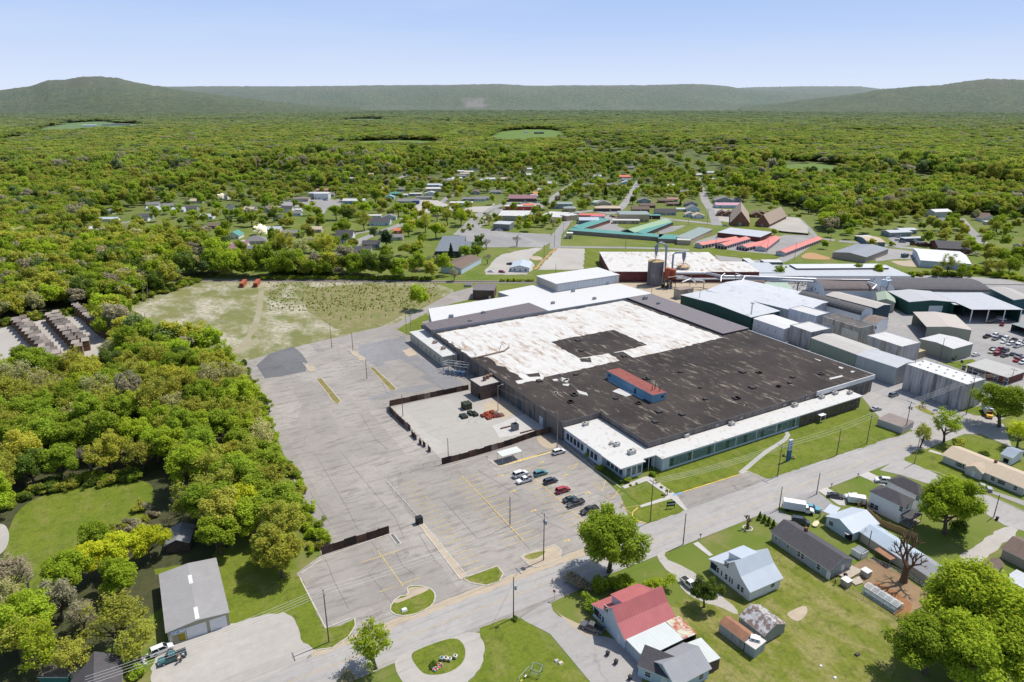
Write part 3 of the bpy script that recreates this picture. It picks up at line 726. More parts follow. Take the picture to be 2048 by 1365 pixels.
# ================================================================== buildings
def rect3(a,b,c,z=0.):
 """a-b is the front edge, c lies over the back; returns middle, turn, width, depth"""
 A,B,Cc=[(g(t,z)if isinstance(t,str)else Vector((t[0],t[1],z)))for t in(a,b,c)]
 d=B-A;W=d.length;d.normalize();nrm=Vector((-d.y,d.x,0));D=(Cc-A).dot(nrm)
 if D<0:A,B,d,nrm,D=B,A,-d,-nrm,-D
 m=A+d*W/2+nrm*D/2
 return(m.x,m.y,math.atan2(d.y,d.x),W,D)
def prof_interp(prof,u):
 for(u0,z0),(u1,z1)in zip(prof,prof[1:]):
  if u0-1e-6<=u<=u1+1e-6:return z0+(z1-z0)*(u-u0)/max(1e-6,u1-u0)
 return prof[0][1]if u<prof[0][0]else prof[-1][1]
def roof_profile(kind,D,h,rise,n=10,k=.5):
 s=D/2
 if kind=='gable':return[(-s,h),(0,h+rise),(s,h)]
 if kind=='off':return[(-s,h),(-s+D*k,h+rise),(s,h)]
 if kind=='shed':return[(-s,h),(s,h+rise)]
 if kind=='arch':return[(-s*math.cos(PI*i/n),h+rise*math.sin(PI*i/n)**.9)for i in range(n+1)]
 if kind=='low':return[(-s,h),(-s*.35,h+rise),(s*.35,h+rise),(s,h)]
 return[(-s,h),(s,h)]
FRAME_W=plain((.72,.72,.70),.5,.05);GLASS=glass();GLASS_T=glass((.05,.10,.11));DOORW=plain((.66,.66,.64),.5,.06);DOORG=plain((.30,.31,.32),.5,.06);SHUT=plain((.03,.03,.035),.6,.05)
def opening(root,side,u,z,wd,ht,kind,W,D,frame=True,m=None):
 """window, door or shutter set 3 cm proud of a wall; u runs along the wall, z is its lower edge"""
 ang={'S':0,'E':PI/2,'N':PI,'W':-PI/2}[side]
 off=D/2 if side in 'SN' else W/2
 rot=Matrix.Rotation(ang,4,'Z');o_=rot@Vector((u,-off,z))
 mb=MB();mb.box(-wd/2,wd/2,-.03,0.02,0,ht)
 mats={'window':GLASS,'dark':GLASS,'door':DOORW,'garage_door':DOORW,'steel':DOORG,'shutter':SHUT,'opening':plain((.015,.014,.013),.9)}
 nm={'dark':'window','steel':'door','opening':'doorway'}.get(kind,kind)
 o=link(nm,mb.mesh(nm,m or mats[kind]),root,o_,ang)
 if frame and kind in('window','door','garage_door'):
  t=.09 if wd<3 else.14
  fb=MB();y0,y1=-.055,.015
  fb.box(-wd/2-t,-wd/2,y0,y1,-t,ht+t).box(wd/2,wd/2+t,y0,y1,-t,ht+t).box(-wd/2,wd/2,y0,y1,ht,ht+t).box(-wd/2,wd/2,y0,y1,-t,0)
  if kind=='window':fb.box(-wd/2,wd/2,-.045,-.02,ht*.48,ht*.54)
  link('frame',fb.mesh('frame',FRAME_W),o)
 return o
def build(name,label,cat,rc,h,roof='gable',rise=1.5,axis='x',over=.4,wall=None,roofm=None,ops=(),group=None,prof=None,k=.5,z0=0.,trim=None,thick=.16,open_sides='',parapet=0.,frame=True,posts=None,gm=None,clr=2.):
 """a building with walls, roof and openings; local x along the front, y to the back"""
 x,y,rz,W,D=rc
 root=thing(name,label,cat,(x,y,z0),rz,group)
 A,S_=(W,D)if axis=='x' else(D,W)
 T=(lambda p:p)if axis=='x' else(lambda p:(-p[1],p[0],p[2]))
 if roof=='hip':
  wm=MB();wm.prism([(-W/2,-D/2),(W/2,-D/2),(W/2,D/2),(-W/2,D/2)],0,h,top=False)
  if 1:part('wall',wm,wall,root)
  rm=MB();e=over;a,b=W/2+e,D/2+e;rl=max(0.2,a-b)if W>=D else 0.2;rl2=.2 if W>=D else max(.2,b-a)
  zl=h-e*rise/min(W/2,D/2)
  vs=[(-a,-b,zl),(a,-b,zl),(a,b,zl),(-a,b,zl),(-rl,-rl2 if W<D else 0,h+rise),(rl,-rl2 if W<D else 0,h+rise),(rl,rl2 if W<D else 0,h+rise),(-rl,rl2 if W<D else 0,h+rise)]
  if W>=D:fs=[(0,1,5,4),(1,2,5),(2,3,4,5),(3,0,4),(3,2,1,0)];vs=vs[:6]
  else:fs=[(0,1,5,4),(1,2,6,5),(2,3,7,6),(3,0,4,7),(4,5,6,7),(3,2,1,0)]
  rm.add(vs,fs);part('roof',rm,roofm,root)
 else:
  pf=prof or roof_profile(roof,S_,h,rise,k=k)
  if roof=='flat':pf=[(-S_/2,h),(S_/2,h)]
  wm=MB();s=S_/2
  sides={'x':{'lo':'S','hi':'N','a0':'W','a1':'E'},'y':{'lo':'E','hi':'W','a0':'S','a1':'N'}}[axis]
  for u,q in((-s,'lo'),(s,'hi')):
   zt=prof_interp(pf,u)-.01
   if sides[q]not in open_sides:wm.add([T(v)for v in((-A/2,u,0),(A/2,u,0),(A/2,u,zt),(-A/2,u,zt))],[(0,1,2,3)])
  for a,q in((-A/2,'a0'),(A/2,'a1')):
   if sides[q]in open_sides:continue
   pts=[(a,-s,0),(a,s,0)]+[(a,u,z-.01)for u,z in reversed(pf)]
   wm.add([T(v)for v in pts],[tuple(range(len(pts)))])
  if wm.f:part('wall',wm,wall,root)
  if parapet:
   pm=MB()
   for q in((-W/2-.06,W/2+.06,-D/2-.06,-D/2+.22),(-W/2-.06,W/2+.06,D/2-.22,D/2+.06),(-W/2-.06,-W/2+.22,-D/2+.22,D/2-.22),(W/2-.22,W/2+.06,-D/2+.22,D/2-.22)):
    pm.box(*q,h-.35,h+parapet)
   part('parapet',pm,trim or wall,root)
  rm=MB()
  if roof=='flat' and parapet:rm.box(-W/2+.22,W/2-.22,-D/2+.22,D/2-.22,h-.12,h+.02)
  else:
   e=over;p0,p1=pf[0],pf[1];q0,q1=pf[-1],pf[-2]
   sl=lambda p,q:(p[1]-q[1])/(p[0]-q[0])if abs(p[0]-q[0])>1e-6 else 0
   sa,sb=max(-1.,min(1.,sl(p0,p1))),max(-1.,min(1.,sl(q0,q1)))
   if roof=='arch':sa,sb=.3,-.3
   up=[(p0[0]-e,p0[1]-e*sa)]+list(pf)+[(q0[0]+e,q0[1]+e*sb)]if roof!='flat' else[(p0[0]-e,p0[1]),(q0[0]+e,q0[1])]
   n=len(up);a=A/2+e
   for(u0,zz0),(u1,zz1)in zip(up,up[1:]):
    if u1-u0<1e-4:continue
    rm.add([T(v)for v in((-a,u0,zz0+thick),(a,u0,zz0+thick),(a,u1,zz1+thick),(-a,u1,zz1+thick))],[(0,1,2,3)])
    rm.add([T(v)for v in((-a,u0,zz0),(a,u0,zz0),(a,u1,zz1),(-a,u1,zz1))],[(3,2,1,0)])
   for aa,fl in((-a,1),(a,0)):
    vs=[T((aa,u,z))for u,z in up]+[T((aa,u,z+thick))for u,z in reversed(up)]
    rm.add(vs,[tuple(range(len(vs)))],1)
   for(u,z)in(up[0],up[-1]):rm.add([T(v)for v in((-a,u,z),(a,u,z),(a,u,z+thick),(-a,u,z+thick))],[(0,1,2,3)],1)
  part('roof',rm,[roofm,trim or FRAME_W],root)
 for op in ops:opening(root,*op[:6],W,D,frame=frame,m=op[6]if len(op)>6 else None)
 if posts:
  for px_,py_ in posts:
   pm=MB();pm.box(px_-.15,px_+.15,py_-.15,py_+.15,0,(prof_interp(pf,py_ if axis=='x' else-px_)if roof!='hip' else h)-.02);part('post',pm,plain((.5,.5,.5)),root)
 c,s=math.cos(rz),math.sin(rz)
 clear([(x+c*u-s*v,y+s*u+c*v)for u,v in((-W/2-clr,-D/2-clr),(W/2+clr,-D/2-clr),(W/2+clr,D/2+clr),(-W/2-clr,D/2+clr))])
 return root
# colours met again and again
R_WHITE=roofing((.52,.515,.495),0,0,.08,.6,stain=(.42,.36,.29),scale=.2,amt=(.54,.74))
R_WHITEC=roofing((.57,.565,.55),0,0,.04,.6)
R_GREYM=roofing((.44,.45,.46),.9,0,.08,.45,metal=.2,seam=.25)
R_GREYM_Y=roofing((.44,.45,.46),.9,1,.08,.45,metal=.2,seam=.25)
R_TANM=roofing((.42,.39,.35),.9,0,.08,.5,stain=(.30,.24,.18),amt=(.6,.8),seam=.15)
R_DKMEM=roofing((.16,.145,.15),0,0,.12,.9)
R_MAUVE=roofing((.19,.17,.18),2.2,0,.1,.9,seam=.35)
R_SHING=roofing((.085,.08,.085),.35,1,.2,.95,scale=1.5,seam=.2)
R_SHING_B=roofing((.17,.125,.10),.35,1,.2,.95,scale=1.5,seam=.2)
R_SHING_G=roofing((.21,.20,.20),.35,1,.2,.95,scale=1.5,seam=.2)
R_SHING_T=roofing((.47,.385,.285),.35,1,.12,.95,scale=1.5,seam=.15)
R_RED=roofing((.42,.13,.13),.8,0,.10,.5,seam=.35)
R_CORAL=roofing((.62,.19,.15),.8,0,.08,.5,seam=.2)
R_SILVER=roofing((.46,.475,.49),.8,0,.08,.45,seam=.3)
R_PALEBLUE=roofing((.45,.50,.55),.8,0,.05,.4,seam=.15)
R_TEAL=roofing((.09,.27,.23),.8,0,.1,.5,seam=.2)
R_GREEN=roofing((.25,.37,.22),.8,0,.1,.5,seam=.2)
R_GREYGREEN=roofing((.24,.29,.27),.8,0,.1,.6,seam=.2)
R_RUST=roofing((.30,.15,.09),.7,0,.25,.8,stain=(.20,.19,.19),seam=.3)
R_TIN=roofing((.42,.43,.44),.7,0,.2,.6,stain=(.22,.13,.10),amt=(.50,.60),scale=.6,seam=.35)
W_WHITE=siding((.70,.71,.72),.2,2,.05);W_BLUE=siding((.33,.43,.52),.2,2,.06);W_GREYS=siding((.30,.335,.36),.2,2,.06);W_TANS=siding((.46,.42,.34),.2,2,.06)
W_PALEB=siding((.52,.60,.66),.2,2,.05);W_BRICK=brick();W_BRICK2=brick((.30,.13,.08));W_BROWNB=brick((.14,.095,.08))
W_GREENM=siding((.24,.29,.22),.5,3,.08);W_DKGREEN=siding((.022,.075,.062),.5,3,.12);W_SILVER=siding((.44,.45,.46),.5,3,.1,dirt=(.2,.18,.16));W_BLOCK=siding((.40,.37,.33),.4,2,.12,dirt=(.24,.21,.18),depth=.15)
W_CREAM=siding((.50,.47,.37),.5,3,.06);W_CONC=plain((.42,.40,.37),.9,.15,.3);W_TANB=siding((.46,.37,.26),.4,2,.08,depth=.1)
W_STAIN=siding((.40,.39,.37),.6,3,.15,dirt=(.16,.14,.12));W_LBLUE=siding((.44,.52,.60),.5,3,.08)
# ================================================================== the plant
def rect_xy(x0,x1,y0,y1):return((x0+x1)/2,(y0+y1)/2,0.,x1-x0,y1-y0)
def dark_roof_mat():
 n=N('tarred_roof')
 a=n.noise(.06,6,.6);st=n.noise(1.,7,.72,n.co((.55,.12,1),.04));sp_=n.noise(.11,4,.6)
 c=n.mix(n.ramp(a,.35,.65),(.028,.022,.020),(.050,.040,.035))
 f=n.math('MULTIPLY',n.ramp(st,.55,.65),n.ramp(sp_,.36,.60,.12,.75))
 c=n.mix(f,c,(.30,.26,.20))
 f2=n.math('MULTIPLY',n.ramp(n.noise(.9,6,.75),.64,.70),n.ramp(n.noise(.045,4),.48,.62,0,.8))
 c=n.mix(f2,c,(.34,.31,.27))
 return n.out(c,.9)
def white_roof_mat():
 n=N('white_membrane')
 st=n.noise(1.,7,.75,n.co((.42,.11,1),.04));sp_=n.noise(.05,5,.65);b=n.noise(.25,4)
 c=n.mix(n.ramp(b,.3,.7),(.50,.485,.455),(.585,.57,.54))
 f=n.math('MULTIPLY',n.ramp(st,.50,.60),n.ramp(sp_,.42,.60,.10,1.))
 c=n.mix(f,c,(.30,.21,.14))
 f2=n.math('MULTIPLY',n.ramp(n.noise(1.,7,.8,n.co((.9,.2,1),.04)),.60,.68),n.ramp(n.noise(.06,4),.42,.56,0,.9))
 return n.out(n.mix(f2,c,(.11,.085,.07)),.7)
M_TAR=dark_roof_mat();M_WHITE=white_roof_mat()
W_MAIN=siding((.17,.155,.145),.6,3,.15,dirt=(.10,.09,.085))
FX,FY=123.6,156.2;FX1,FY1=261.0,298.5
fac=thing('factory','huge flat-roofed factory with patchy white and black roof and teal-glazed front office wing','factory',(130,180,0))
def fpart(nm,mb,m,**k):
 o=part(nm,mb,m,fac,**k);o.location=(-130,-180,0);return o
HM=7.3
mb=MB();mb.prism([(FX,183.2),(140.5,183.2),(140.5,FY),(FX1,FY),(FX1,FY1),(FX,FY1)],0,HM,top=False);fpart('wall',mb,W_MAIN)
mb=MB();mb.prism([(FX-.2,183),(140.3,183),(140.3,FY-.2),(FX1+.2,FY-.2),(FX1+.2,FY1+.2),(FX-.2,FY1+.2)],HM-.05,HM+.3,1,mtop=0,bottom=True)
fpart('roof',mb,[M_TAR,plain((.26,.24,.22),.8,.1)])
def patch(nm,pts,m,z,rough=0,**k):
 if rough:
  q=[];r_=random.Random(3)
  for a,b in zip(pts,pts[1:]+pts[:1]):
   n_=max(1,int((b-a).length/2.2));d_=(b-a).normalized();s_=Vector((-d_.y,d_.x,0))
   for i in range(n_):
    e=a.lerp(b,i/n_);w_=r_.uniform(-rough,rough)if i else 0
    q+=[e+s_*w_]
    if i:q+=[a.lerp(b,min(1,(i+.55)/n_))+s_*w_]
  pts=q
 mb=MB();mb.add([(p.x,p.y,z)for p in pts],[tuple(range(len(pts)))])
 return fpart(nm,mb,m,**k)
ZR=HM+.32
wp=gl('H','583,572 1868,348',ZR)+gl('G','1350,668',ZR)+[g('M480,5',ZR),g('M300,55',ZR),g('H1840,757',ZR),g('H1540,825',ZR),g('H1400,853',ZR),g('H1325,868',ZR),g('H1318,885',ZR),g('H1145,916',ZR),g('H1128,895',ZR),g('H1185,885',ZR),g('H1150,855',ZR),g('H1090,832',ZR),g('H1062,800',ZR),g('H1000,788',ZR),g('H990,765',ZR),g('H935,732',ZR),g('H820,738',ZR)]
wp=[p for p in wp if True]
wp=gl('H','583,572 1868,348',ZR)+[g('G1350,668',ZR),g('G1010,748',ZR),g('H2040,715',ZR),g('H1930,735',ZR),g('H1862,694',ZR),g('H1768,707',ZR)]+wp[5:]
wp[0].x=max(wp[0].x,FX+.2)
for p_ in wp:p_.x=min(max(p_.x,FX+.25),244.);p_.y=min(p_.y,FY1-.1)
patch('white_membrane',wp,M_WHITE,ZR,.5)
ZP=ZR+.03
patch('bare_patch',gl('H','1372,628 1500,600 1800,546 2030,650 1900,680 1700,718 1560,738 1490,700',ZP),M_TAR,ZP,.4)
patch('bare_patch',gl('H','1200,850 1290,838 1300,865 1225,868',ZP),M_TAR,ZP,.3)
patch('bare_patch',gl('H','1565,742 1640,735 1650,768 1580,765',ZP),M_TAR,ZP,.3)
for t in('H1380,885 1410,880 1425,890 1395,897','H1440,870 1500,885 1480,905 1450,890','H1450,915 1500,915 1490,930 1455,925','H1395,968 1420,970 1410,980 1395,978','M180,205 250,225 260,245 200,230','M425,215 470,195 580,235 520,250','F890,120 0,0','F710,705 800,685 805,695 720,715','F60,865 130,885 135,893 70,875','F610,570 655,585 650,590 615,575','F780,625 810,635 800,642 775,635','F860,655 890,658 870,668 858,664','M1250,285 1330,305 1325,312 1255,290','E1270,210 1320,195 1330,205 1280,215','E1220,290 1240,287 1250,295 1225,297','G975,705 1030,700 1040,715 990,720','K0,0 0,0'):
 tt=t.split()
 if len(tt)<4:continue
 rg=t[0];patch('patched_membrane',[g(rg+q.lstrip(rg),ZP)for q in tt],roofing((.5,.49,.47),0,0,.15),ZP,.0)
VENTS=['E1700,45','E1370,170','E1845,200','E1650,325','E1360,310','E1335,360','E1800,365','E1120,215','M450,265','M890,85','M1430,92','M900,375','M1280,265','M665,132','M1025,192','M715,425','M605,300','M1855,95','F655,680','F75,845','F440,740','F460,700','F120,665','F230,670','F365,765','H1580,690','H1555,620','M1060,270','M740,355','M1560,185','M1380,190','M140,290','M165,240']
for i,s in enumerate(VENTS):
 q=g(s,HM+.3);mb=MB();w_=rnd.uniform(.5,1.1)
 mb.box(q.x-w_,q.x+w_,q.y-w_*1.1,q.y+w_*1.1,HM+.28,HM+.75);mb.box(q.x-w_-.12,q.x+w_+.12,q.y-w_*1.1-.12,q.y+w_*1.1+.12,HM+.75,HM+.83)
 fpart('roof_hatch',mb,plain((.05,.045,.045),.8,.2))
# raised mauve roof strip on the far side
mb=MB();mb.box(244.5,262,224.5,299,HM-.2,HM+1.1,1);fpart('side_bay',mb,[R_MAUVE,plain((.07,.08,.09),.8)])
mb=MB();mb.box(244.3,262.2,224.3,299.2,HM+1.1,HM+1.25);fpart('side_bay_roof',mb,R_MAUVE)
mb=MB();mb.box(225,FX1+.4,FY-.5,FY-.2,HM-1.3,HM+.55).box(FX1+.22,FX1+.5,FY-.2,224,HM-.4,HM+.5);fpart('fascia',mb,plain((.68,.68,.67),.6,.08))
# loading dock recess at the right of the front
for i,xx in enumerate((246,249.5,253,256.5)):
 mb=MB();mb.box(xx,xx+2.6,FY-.05,FY+.0,.8,4.2);fpart('dock_door',mb,plain((.10,.10,.10),.7))
# left wall: doors, piers, canopy
for yy,a,b,z1,m in((196,0,2.6,3.6,'w'),(204,0,2.0,3.2,'d'),(212,0,3.2,4.2,'d'),(240,0,1.4,2.6,'w'),(252,0,1.2,2.3,'d')):
 mb=MB();mb.box(FX-.06,FX+.01,yy,yy+b,.1,z1);fpart('door',mb,plain((.40,.46,.50),.6)if m=='w' else plain((.06,.08,.10),.6))
for yy in range(186,298,8):
 mb=MB();mb.box(FX-.25,FX,yy,yy+.35,0,HM-.1);fpart('pier',mb,W_MAIN)
# office wing
HO=4.8
mb=MB();mb.prism([(124.6,183.2),(124.6,160.5),(126.2,160.5),(126.2,150.4),(133.4,150.4),(133.4,153.),(140.3,153.),(140.3,148.7),(207,148.7),(207,FY),(140.5,FY),(140.5,183.2)],0,HO,top=False)
fpart('office_wall',mb,W_PALEB)
mb=MB();mb.prism([(207,148.7),(242.6,148.7),(242.6,FY),(207,FY)],0,HO,top=False);fpart('office_wall',mb,brick((.16,.12,.10)),label='dark brick stretch of the office wing')
mb=MB();mb.prism([(124.0,183.0),(124.0,159.9),(123.8,159.9),(123.8,149.6),(134,149.6),(134,151.2),(136,151.2),(139.6,151.2),(139.6,148.1),(243.1,148.1),(243.1,FY-.3),(140.2,FY-.3),(140.2,183.0)],HO,HO+.35,1,mtop=0,bottom=True)
R_OFF=N('office_membrane')
_st=R_OFF.noise(1.,7,.75,R_OFF.co((.5,.5,1)));_sp=R_OFF.noise(.07,5,.65)
R_OFF=R_OFF.out(R_OFF.mix(R_OFF.math('MULTIPLY',R_OFF.ramp(_st,.54,.64),R_OFF.ramp(_sp,.46,.66,.05,.9)),(.52,.51,.485),(.24,.16,.11)),.7)
fpart('office_roof',mb,[R_OFF,plain((.60,.60,.60),.6,.05)])
TEAL_P=plain((.12,.24,.26),.5,.1)
xx=143.6;i=0
while xx<205.5:
 mb=MB();mb.box(xx,xx+1.5,148.62,148.72,1.0,3.9);w_=fpart('window',mb,glass((.10,.17,.19))if i%5 else glass((.03,.05,.06)))
 fm=MB();fm.box(xx-.1,xx,148.56,148.7,.9,4.0).box(xx,xx+1.5,148.56,148.7,3.9,4.0).box(xx,xx+1.5,148.56,148.7,.9,1.0).box(xx,xx+1.5,148.58,148.66,2.4,2.46)
 o=part('frame',fm,TEAL_P,w_)
 xx+=1.62 if i%6!=5 else 2.2;i+=1
for i in range(11):
 mb=MB();xx=210+i*3.0;mb.box(xx,xx+.9,148.63,148.73,.8,3.6);fpart('window',mb,GLASS)
for yy in(163,165.2,167.4,171,173.2,175.4,177.6,179.8):
 mb=MB();mb.box(124.55,124.65,yy,yy+1.7,1.1,3.6);w_=fpart('window',mb,GLASS)
 fm=MB();fm.box(124.5,124.62,yy-.12,yy,1.,3.7).box(124.5,124.62,yy,yy+1.7,3.6,3.7);part('frame',fm,FRAME_W,w_)
for yy in(151.6,153.8,156,158.2):
 mb=MB();mb.box(126.15,126.25,yy,yy+1.6,1.0,3.9);fpart('window',mb,glass((.06,.09,.10)))
for xx in(127,129.2,131.4):
 mb=MB();mb.box(xx,xx+1.6,150.35,150.45,1.0,3.9);fpart('window',mb,glass((.05,.09,.10)))
mb=MB();mb.box(134.6,139.4,152.95,153.05,.05,3.6);fpart('entrance_door',mb,glass((.02,.025,.03)))
mb=MB()
for xx in(134.3,137.,139.2):mb.cyl(xx,151.5,0,HO,.1,8)
fpart('porch_post',mb,FRAME_W)
mb=MB();mb.box(216.5,219.5,146.6,148.6,3.0,3.15);mb.box(216.6,216.75,146.7,146.85,0,3.0).box(219.2,219.35,146.7,146.85,0,3.0);fpart('door_canopy',mb,WHITE and plain(WHITE,.5))
mb=MB()
for i in range(7):
 xx=124.2+i*2.6;mb.box(xx,xx+.05,183.05,183.1,HO+.35,HO+1.3)
mb.box(124.2,140.2,183.05,183.1,HO+1.25,HO+1.3);fpart('railing',mb,plain((.2,.2,.2),.5))
for i,(x_,y_)in enumerate(((171,FY-.25),(183,FY-.25),(206,FY-.25),(219,FY-.25),(228,FY-.25))):
 mb=MB();mb.box(x_,x_+1.8,y_,y_+.06,HO+.9,HM-.6);fpart('louvre',mb,plain((.25,.25,.25),.6))
clear([(118,140),(268,140),(268,305),(118,305)])
# ducts lying on the white roof
mb=MB();p=gl('H','850,738 960,712 1050,690 1085,665',HM+.7);mb.tube(p,.35,8);mb.tube([p[-1],p[-1]+Vector((0,0,2.2))],.12,6);mb.tube([g('H1020,690',HM+.4),g('H1040,650',HM+.4)+Vector((0,0,1.8))],.1,5)
fpart('roof_duct',mb,plain((.22,.16,.13),.7,.2))
def rooftop_unit(q,z,label,s=1.,rz=0.,col=(.50,.49,.46)):
 t=thing('rooftop_unit',label,'air conditioner',(q.x,q.y,z),rz,'air conditioning units on the roofs');mb=MB()
 mb.box(-1.0*s,1.0*s,-.7*s,.7*s,.12,1.15*s);mb.box(-.85*s,.85*s,-.55*s,.55*s,0,.12);part('cabinet',mb,siding(col,.15,2,.1),t)
 mb=MB();mb.cyl(-.35*s,0,1.15*s,1.28*s,.42*s,14);part('fan',mb,BLACKM,t)
 mb=MB();mb.box(.45*s,.95*s,-.6*s,.6*s,1.15*s,1.22*s);part('hood',mb,plain(dim(col,.6)),t)
BLACKM=plain(BLACK,.6)
zo=HO+.35
for s,lb,k in(('E1437,515','boxy grey unit on the office roof corner nearest the courtyard',1),('E1650,655','grey unit at the middle of the office roof',1.),('E1612,645','small squat unit left of the one at the office roof middle',.7),('E1752,708','large pale unit above the office roof front corner',1.25),('E1970,612','grey unit on the long wing beside the inner roof corner',1),('M928,525','grey unit on the long wing above its rusty roof stains',1),('M1240,445','dark grey unit at the middle of the long office wing',1),('M1670,318','grey unit on the long wing above the brick section',1.1),('F660,843','fourth unit from the right end of the long wing',1),('F752,816','second unit from the right end of the long wing',1),('F850,812','unit at the very right end of the long wing',1)):
 rooftop_unit(g(s,zo),zo,lb,k)
# blue rooftop house
t=build('rooftop_house','long blue machine house with rust-red roof standing on the black factory roof','rooftop building',rect_xy(161.9,168.4,179.6,208),3.0,'shed',.25,'y',.15,siding((.19,.34,.44),.5,3,.1),roofing((.25,.075,.06),.9,1,.2,.8,stain=(.14,.06,.05)),z0=HM+.3,ops=[('W',4,.1,1.,2.1,'opening'),('S',1.6,1.2,1.3,.9,'dark'),('W',-12.5,1.3,1.3,.9,'dark')])
for x_,y_,hh in((-.5,-10.5,1.9),(1.4,-10,2.4),(1.6,-12.5,1.8)):
 mb=MB();mb.cyl(x_,y_,3.0,3.2+hh,.16,8);part('flue',mb,plain((.10,.05,.04),.8),t)
mb=MB();mb.box(160.6,161.7,184,206,HM+.33,HM+.5);fpart('flashing',mb,plain((.25,.40,.50),.6))
# rear block with clean white roof and penthouse
rw=thing('warehouse_wing','white-roofed rear wing behind the main hall with a tall white-roofed penthouse','warehouse',(200,320,0))
def rpart(nm,mb,m,**k):
 o=part(nm,mb,m,rw,**k);o.location=(-200,-320,0);return o
HR=8.4
z=HR
a1,a2,a3=g('H535,405',z),g('H1090,318',z),g('H1860,235',z)
pw=[Vector((FX+.0,FY1+.05,z)),Vector((263,FY1+.05,z)),Vector((263,g('H2020,300',z).y,z)),g('H1845,235',z),g('H1240,245',z),g('H1010,290',z),Vector((g('H1090,318',z).x,g('H1090,318',z).y,z)),a1]
mb=MB();mb.prism([(p.x,p.y)for p in pw],0,HR,top=False);rpart('wall',mb,siding((.40,.385,.34),.6,3,.08))
mb=MB();mb.prism([(p.x,p.y)for p in pw],HR,HR+.25,1,mtop=0);rpart('roof',mb,[R_WHITEC,plain((.5,.5,.48))])
mb=MB();q=[Vector((FX-1.5,FY1-.2,0)),Vector((g('H1325,405',z+.3).x,FY1-.2,0)),g('H1325,405',z+.3),g('H1222,363',z+.3),g('H495,505',z+.3)]
q[2]=Vector((q[1].x,FY1+2,0))
mb.prism([(p.x,p.y)for p in q],HR+.26,HR+.5);rpart('grey_roof',mb,roofing((.155,.135,.145),2.4,0,.12,.9,seam=.5))
mb=MB();mb.box(FX-.2,244,FY1-.28,FY1-.1,HM+.3,HR+.35);rpart('fascia',mb,siding((.36,.38,.40),.8,0,.1,depth=.8))
mb=MB();mb.box(215,261.5,328.5,351,HR+.2,13.6);rpart('penthouse_wall',mb,siding((.40,.38,.34),.7,3,.08))
mb=MB();mb.box(216,261,328.42,328.52,HR+.5,13.2);rpart('penthouse_cladding',mb,siding((.50,.52,.54),1.1,0,.1,depth=.75))
mb=MB();mb.box(214.7,261.8,328.2,351.3,13.6,13.85);rpart('penthouse_roof',mb,R_WHITEC)
for i in range(9):
 pp=a1.lerp(Vector((FX-.2,FY1+1,z)),(i+.5)/9);
mb=MB();mb.box(g('H560,470').x-.2,g('H560,470').x-.1,305,306.4,0.1,2.4);rpart('door',mb,DOORG)
for s,lb,k in(('H690,460','dark jumble of roof equipment at the left of the rear white roof',1.1),('H910,435','tall dark roof fan on the rear white roof edge',1.),('H820,490','blue-grey unit on the mauve rear roof strip',.9),('H1385,368','lone grey unit in the middle of the rear white roof',1.0),('H1668,338','tilted hooded unit at the right of the rear white roof',1.0),('G270,345','unit at the left foot of the penthouse wall',.9),('G328,355','dark unit in front of the penthouse wall',1.),('G368,328','unit close against the penthouse wall middle',.9),('G565,305','unit at the right end of the penthouse wall',.8),('G820,405','dark-blue unit on the mauve side roof',1.3),('G910,438','small dark unit nearer the middle of the mauve side roof',.9)):
 zz=HR+.3 if s[0]=='H' or int(s[1:4])<600 else HM+1.28
 rooftop_unit(g(s,zz),zz,lb,k,col=(.30,.32,.34))
build('brick_shed','low dark brick block at the far end of the rear wing by the back road','industrial building',rect3('H838,275','H982,278','H1180,240',6.),6.,'flat',0,'x',.2,W_BROWNB,R_DKMEM,ops=[('S',4,.1,1.2,2.3,'door')])
build('loading_shelter','small open concrete bin beside the back road','loading bay',rect3('H785,240','H830,240','H830,225',1.5),1.5,'flat',0,'x',.1,W_CONC,R_DKMEM)
build('office_annex','low cream annex with white roof and narrow windows facing the empty lot','annex',rect_xy(115.9,123.2,270.5,311.5),5.0,'flat',0,'x',.25,W_CREAM,R_WHITE,ops=[('W',-15+i*5.2,1.2,.9,2.0,'window')for i in range(7)]+[('W',-9.4,.1,1.1,2.2,'steel')])
for s,lb in(('H580,637','rusty brown unit on the annex roof farther from the corner'),('H637,678','rusty brown unit on the annex roof nearer the corner')):
 rooftop_unit(g(s,5.2),5.2,lb,1.0,col=(.42,.30,.22))
ub_=build('utility_building','square dark brick utility block with pale flat roof beside the courtyard fence','utility building',rect3('X460,680','X577,757','X770,690',6.2),6.2,'flat',0,'x',.1,W_BROWNB,roofing((.40,.37,.33),0,0,.08,.8),ops=[('S',3,.1,1.6,2.4,'opening')])
_mx=Matrix.Rotation(-ub_.rotation_euler.z,4,'Z')
for k_ in range(3):
 mb=MB();a=g('X%d,%d'%(620+k_*36,690-k_*22),6.35)-ub_.location;a=_mx@a;mb.cyl(a.x,a.y,6.2,8.2-k_*.3,.75,14);part('vent_stack',mb,plain((.20,.13,.10),.8),ub_)
cp=thing('carport','flat white carport roof on thin posts beside the courtyard fence','carport',g('E930,730'),0)
a,b,c=g('E840,700',3.),g('E855,738',3.),g('E1012,700',3.)
q0=g('E930,730');x0,x1,y0,y1=g('E842,705',3.).x-q0.x,g('E1010,695',3.).x-q0.x,g('E850,735',3.).y-q0.y,g('E850,690',3.).y-q0.y
y0,y1=min(y0,y1),max(y0,y1)
mb=MB();mb.box(x0,x1,y0,y1,2.85,3.0);part('roof',mb,roofing((.58,.60,.55),.6,0,.1,.5),cp)
for px_ in(x0+.2,(x0+x1)/2,x1-.2):
 for py_ in(y0+.2,y1-.2):
  mb=MB();mb.cyl(px_,py_,0,2.85,.06,6);part('post',mb,plain(STEEL),cp)
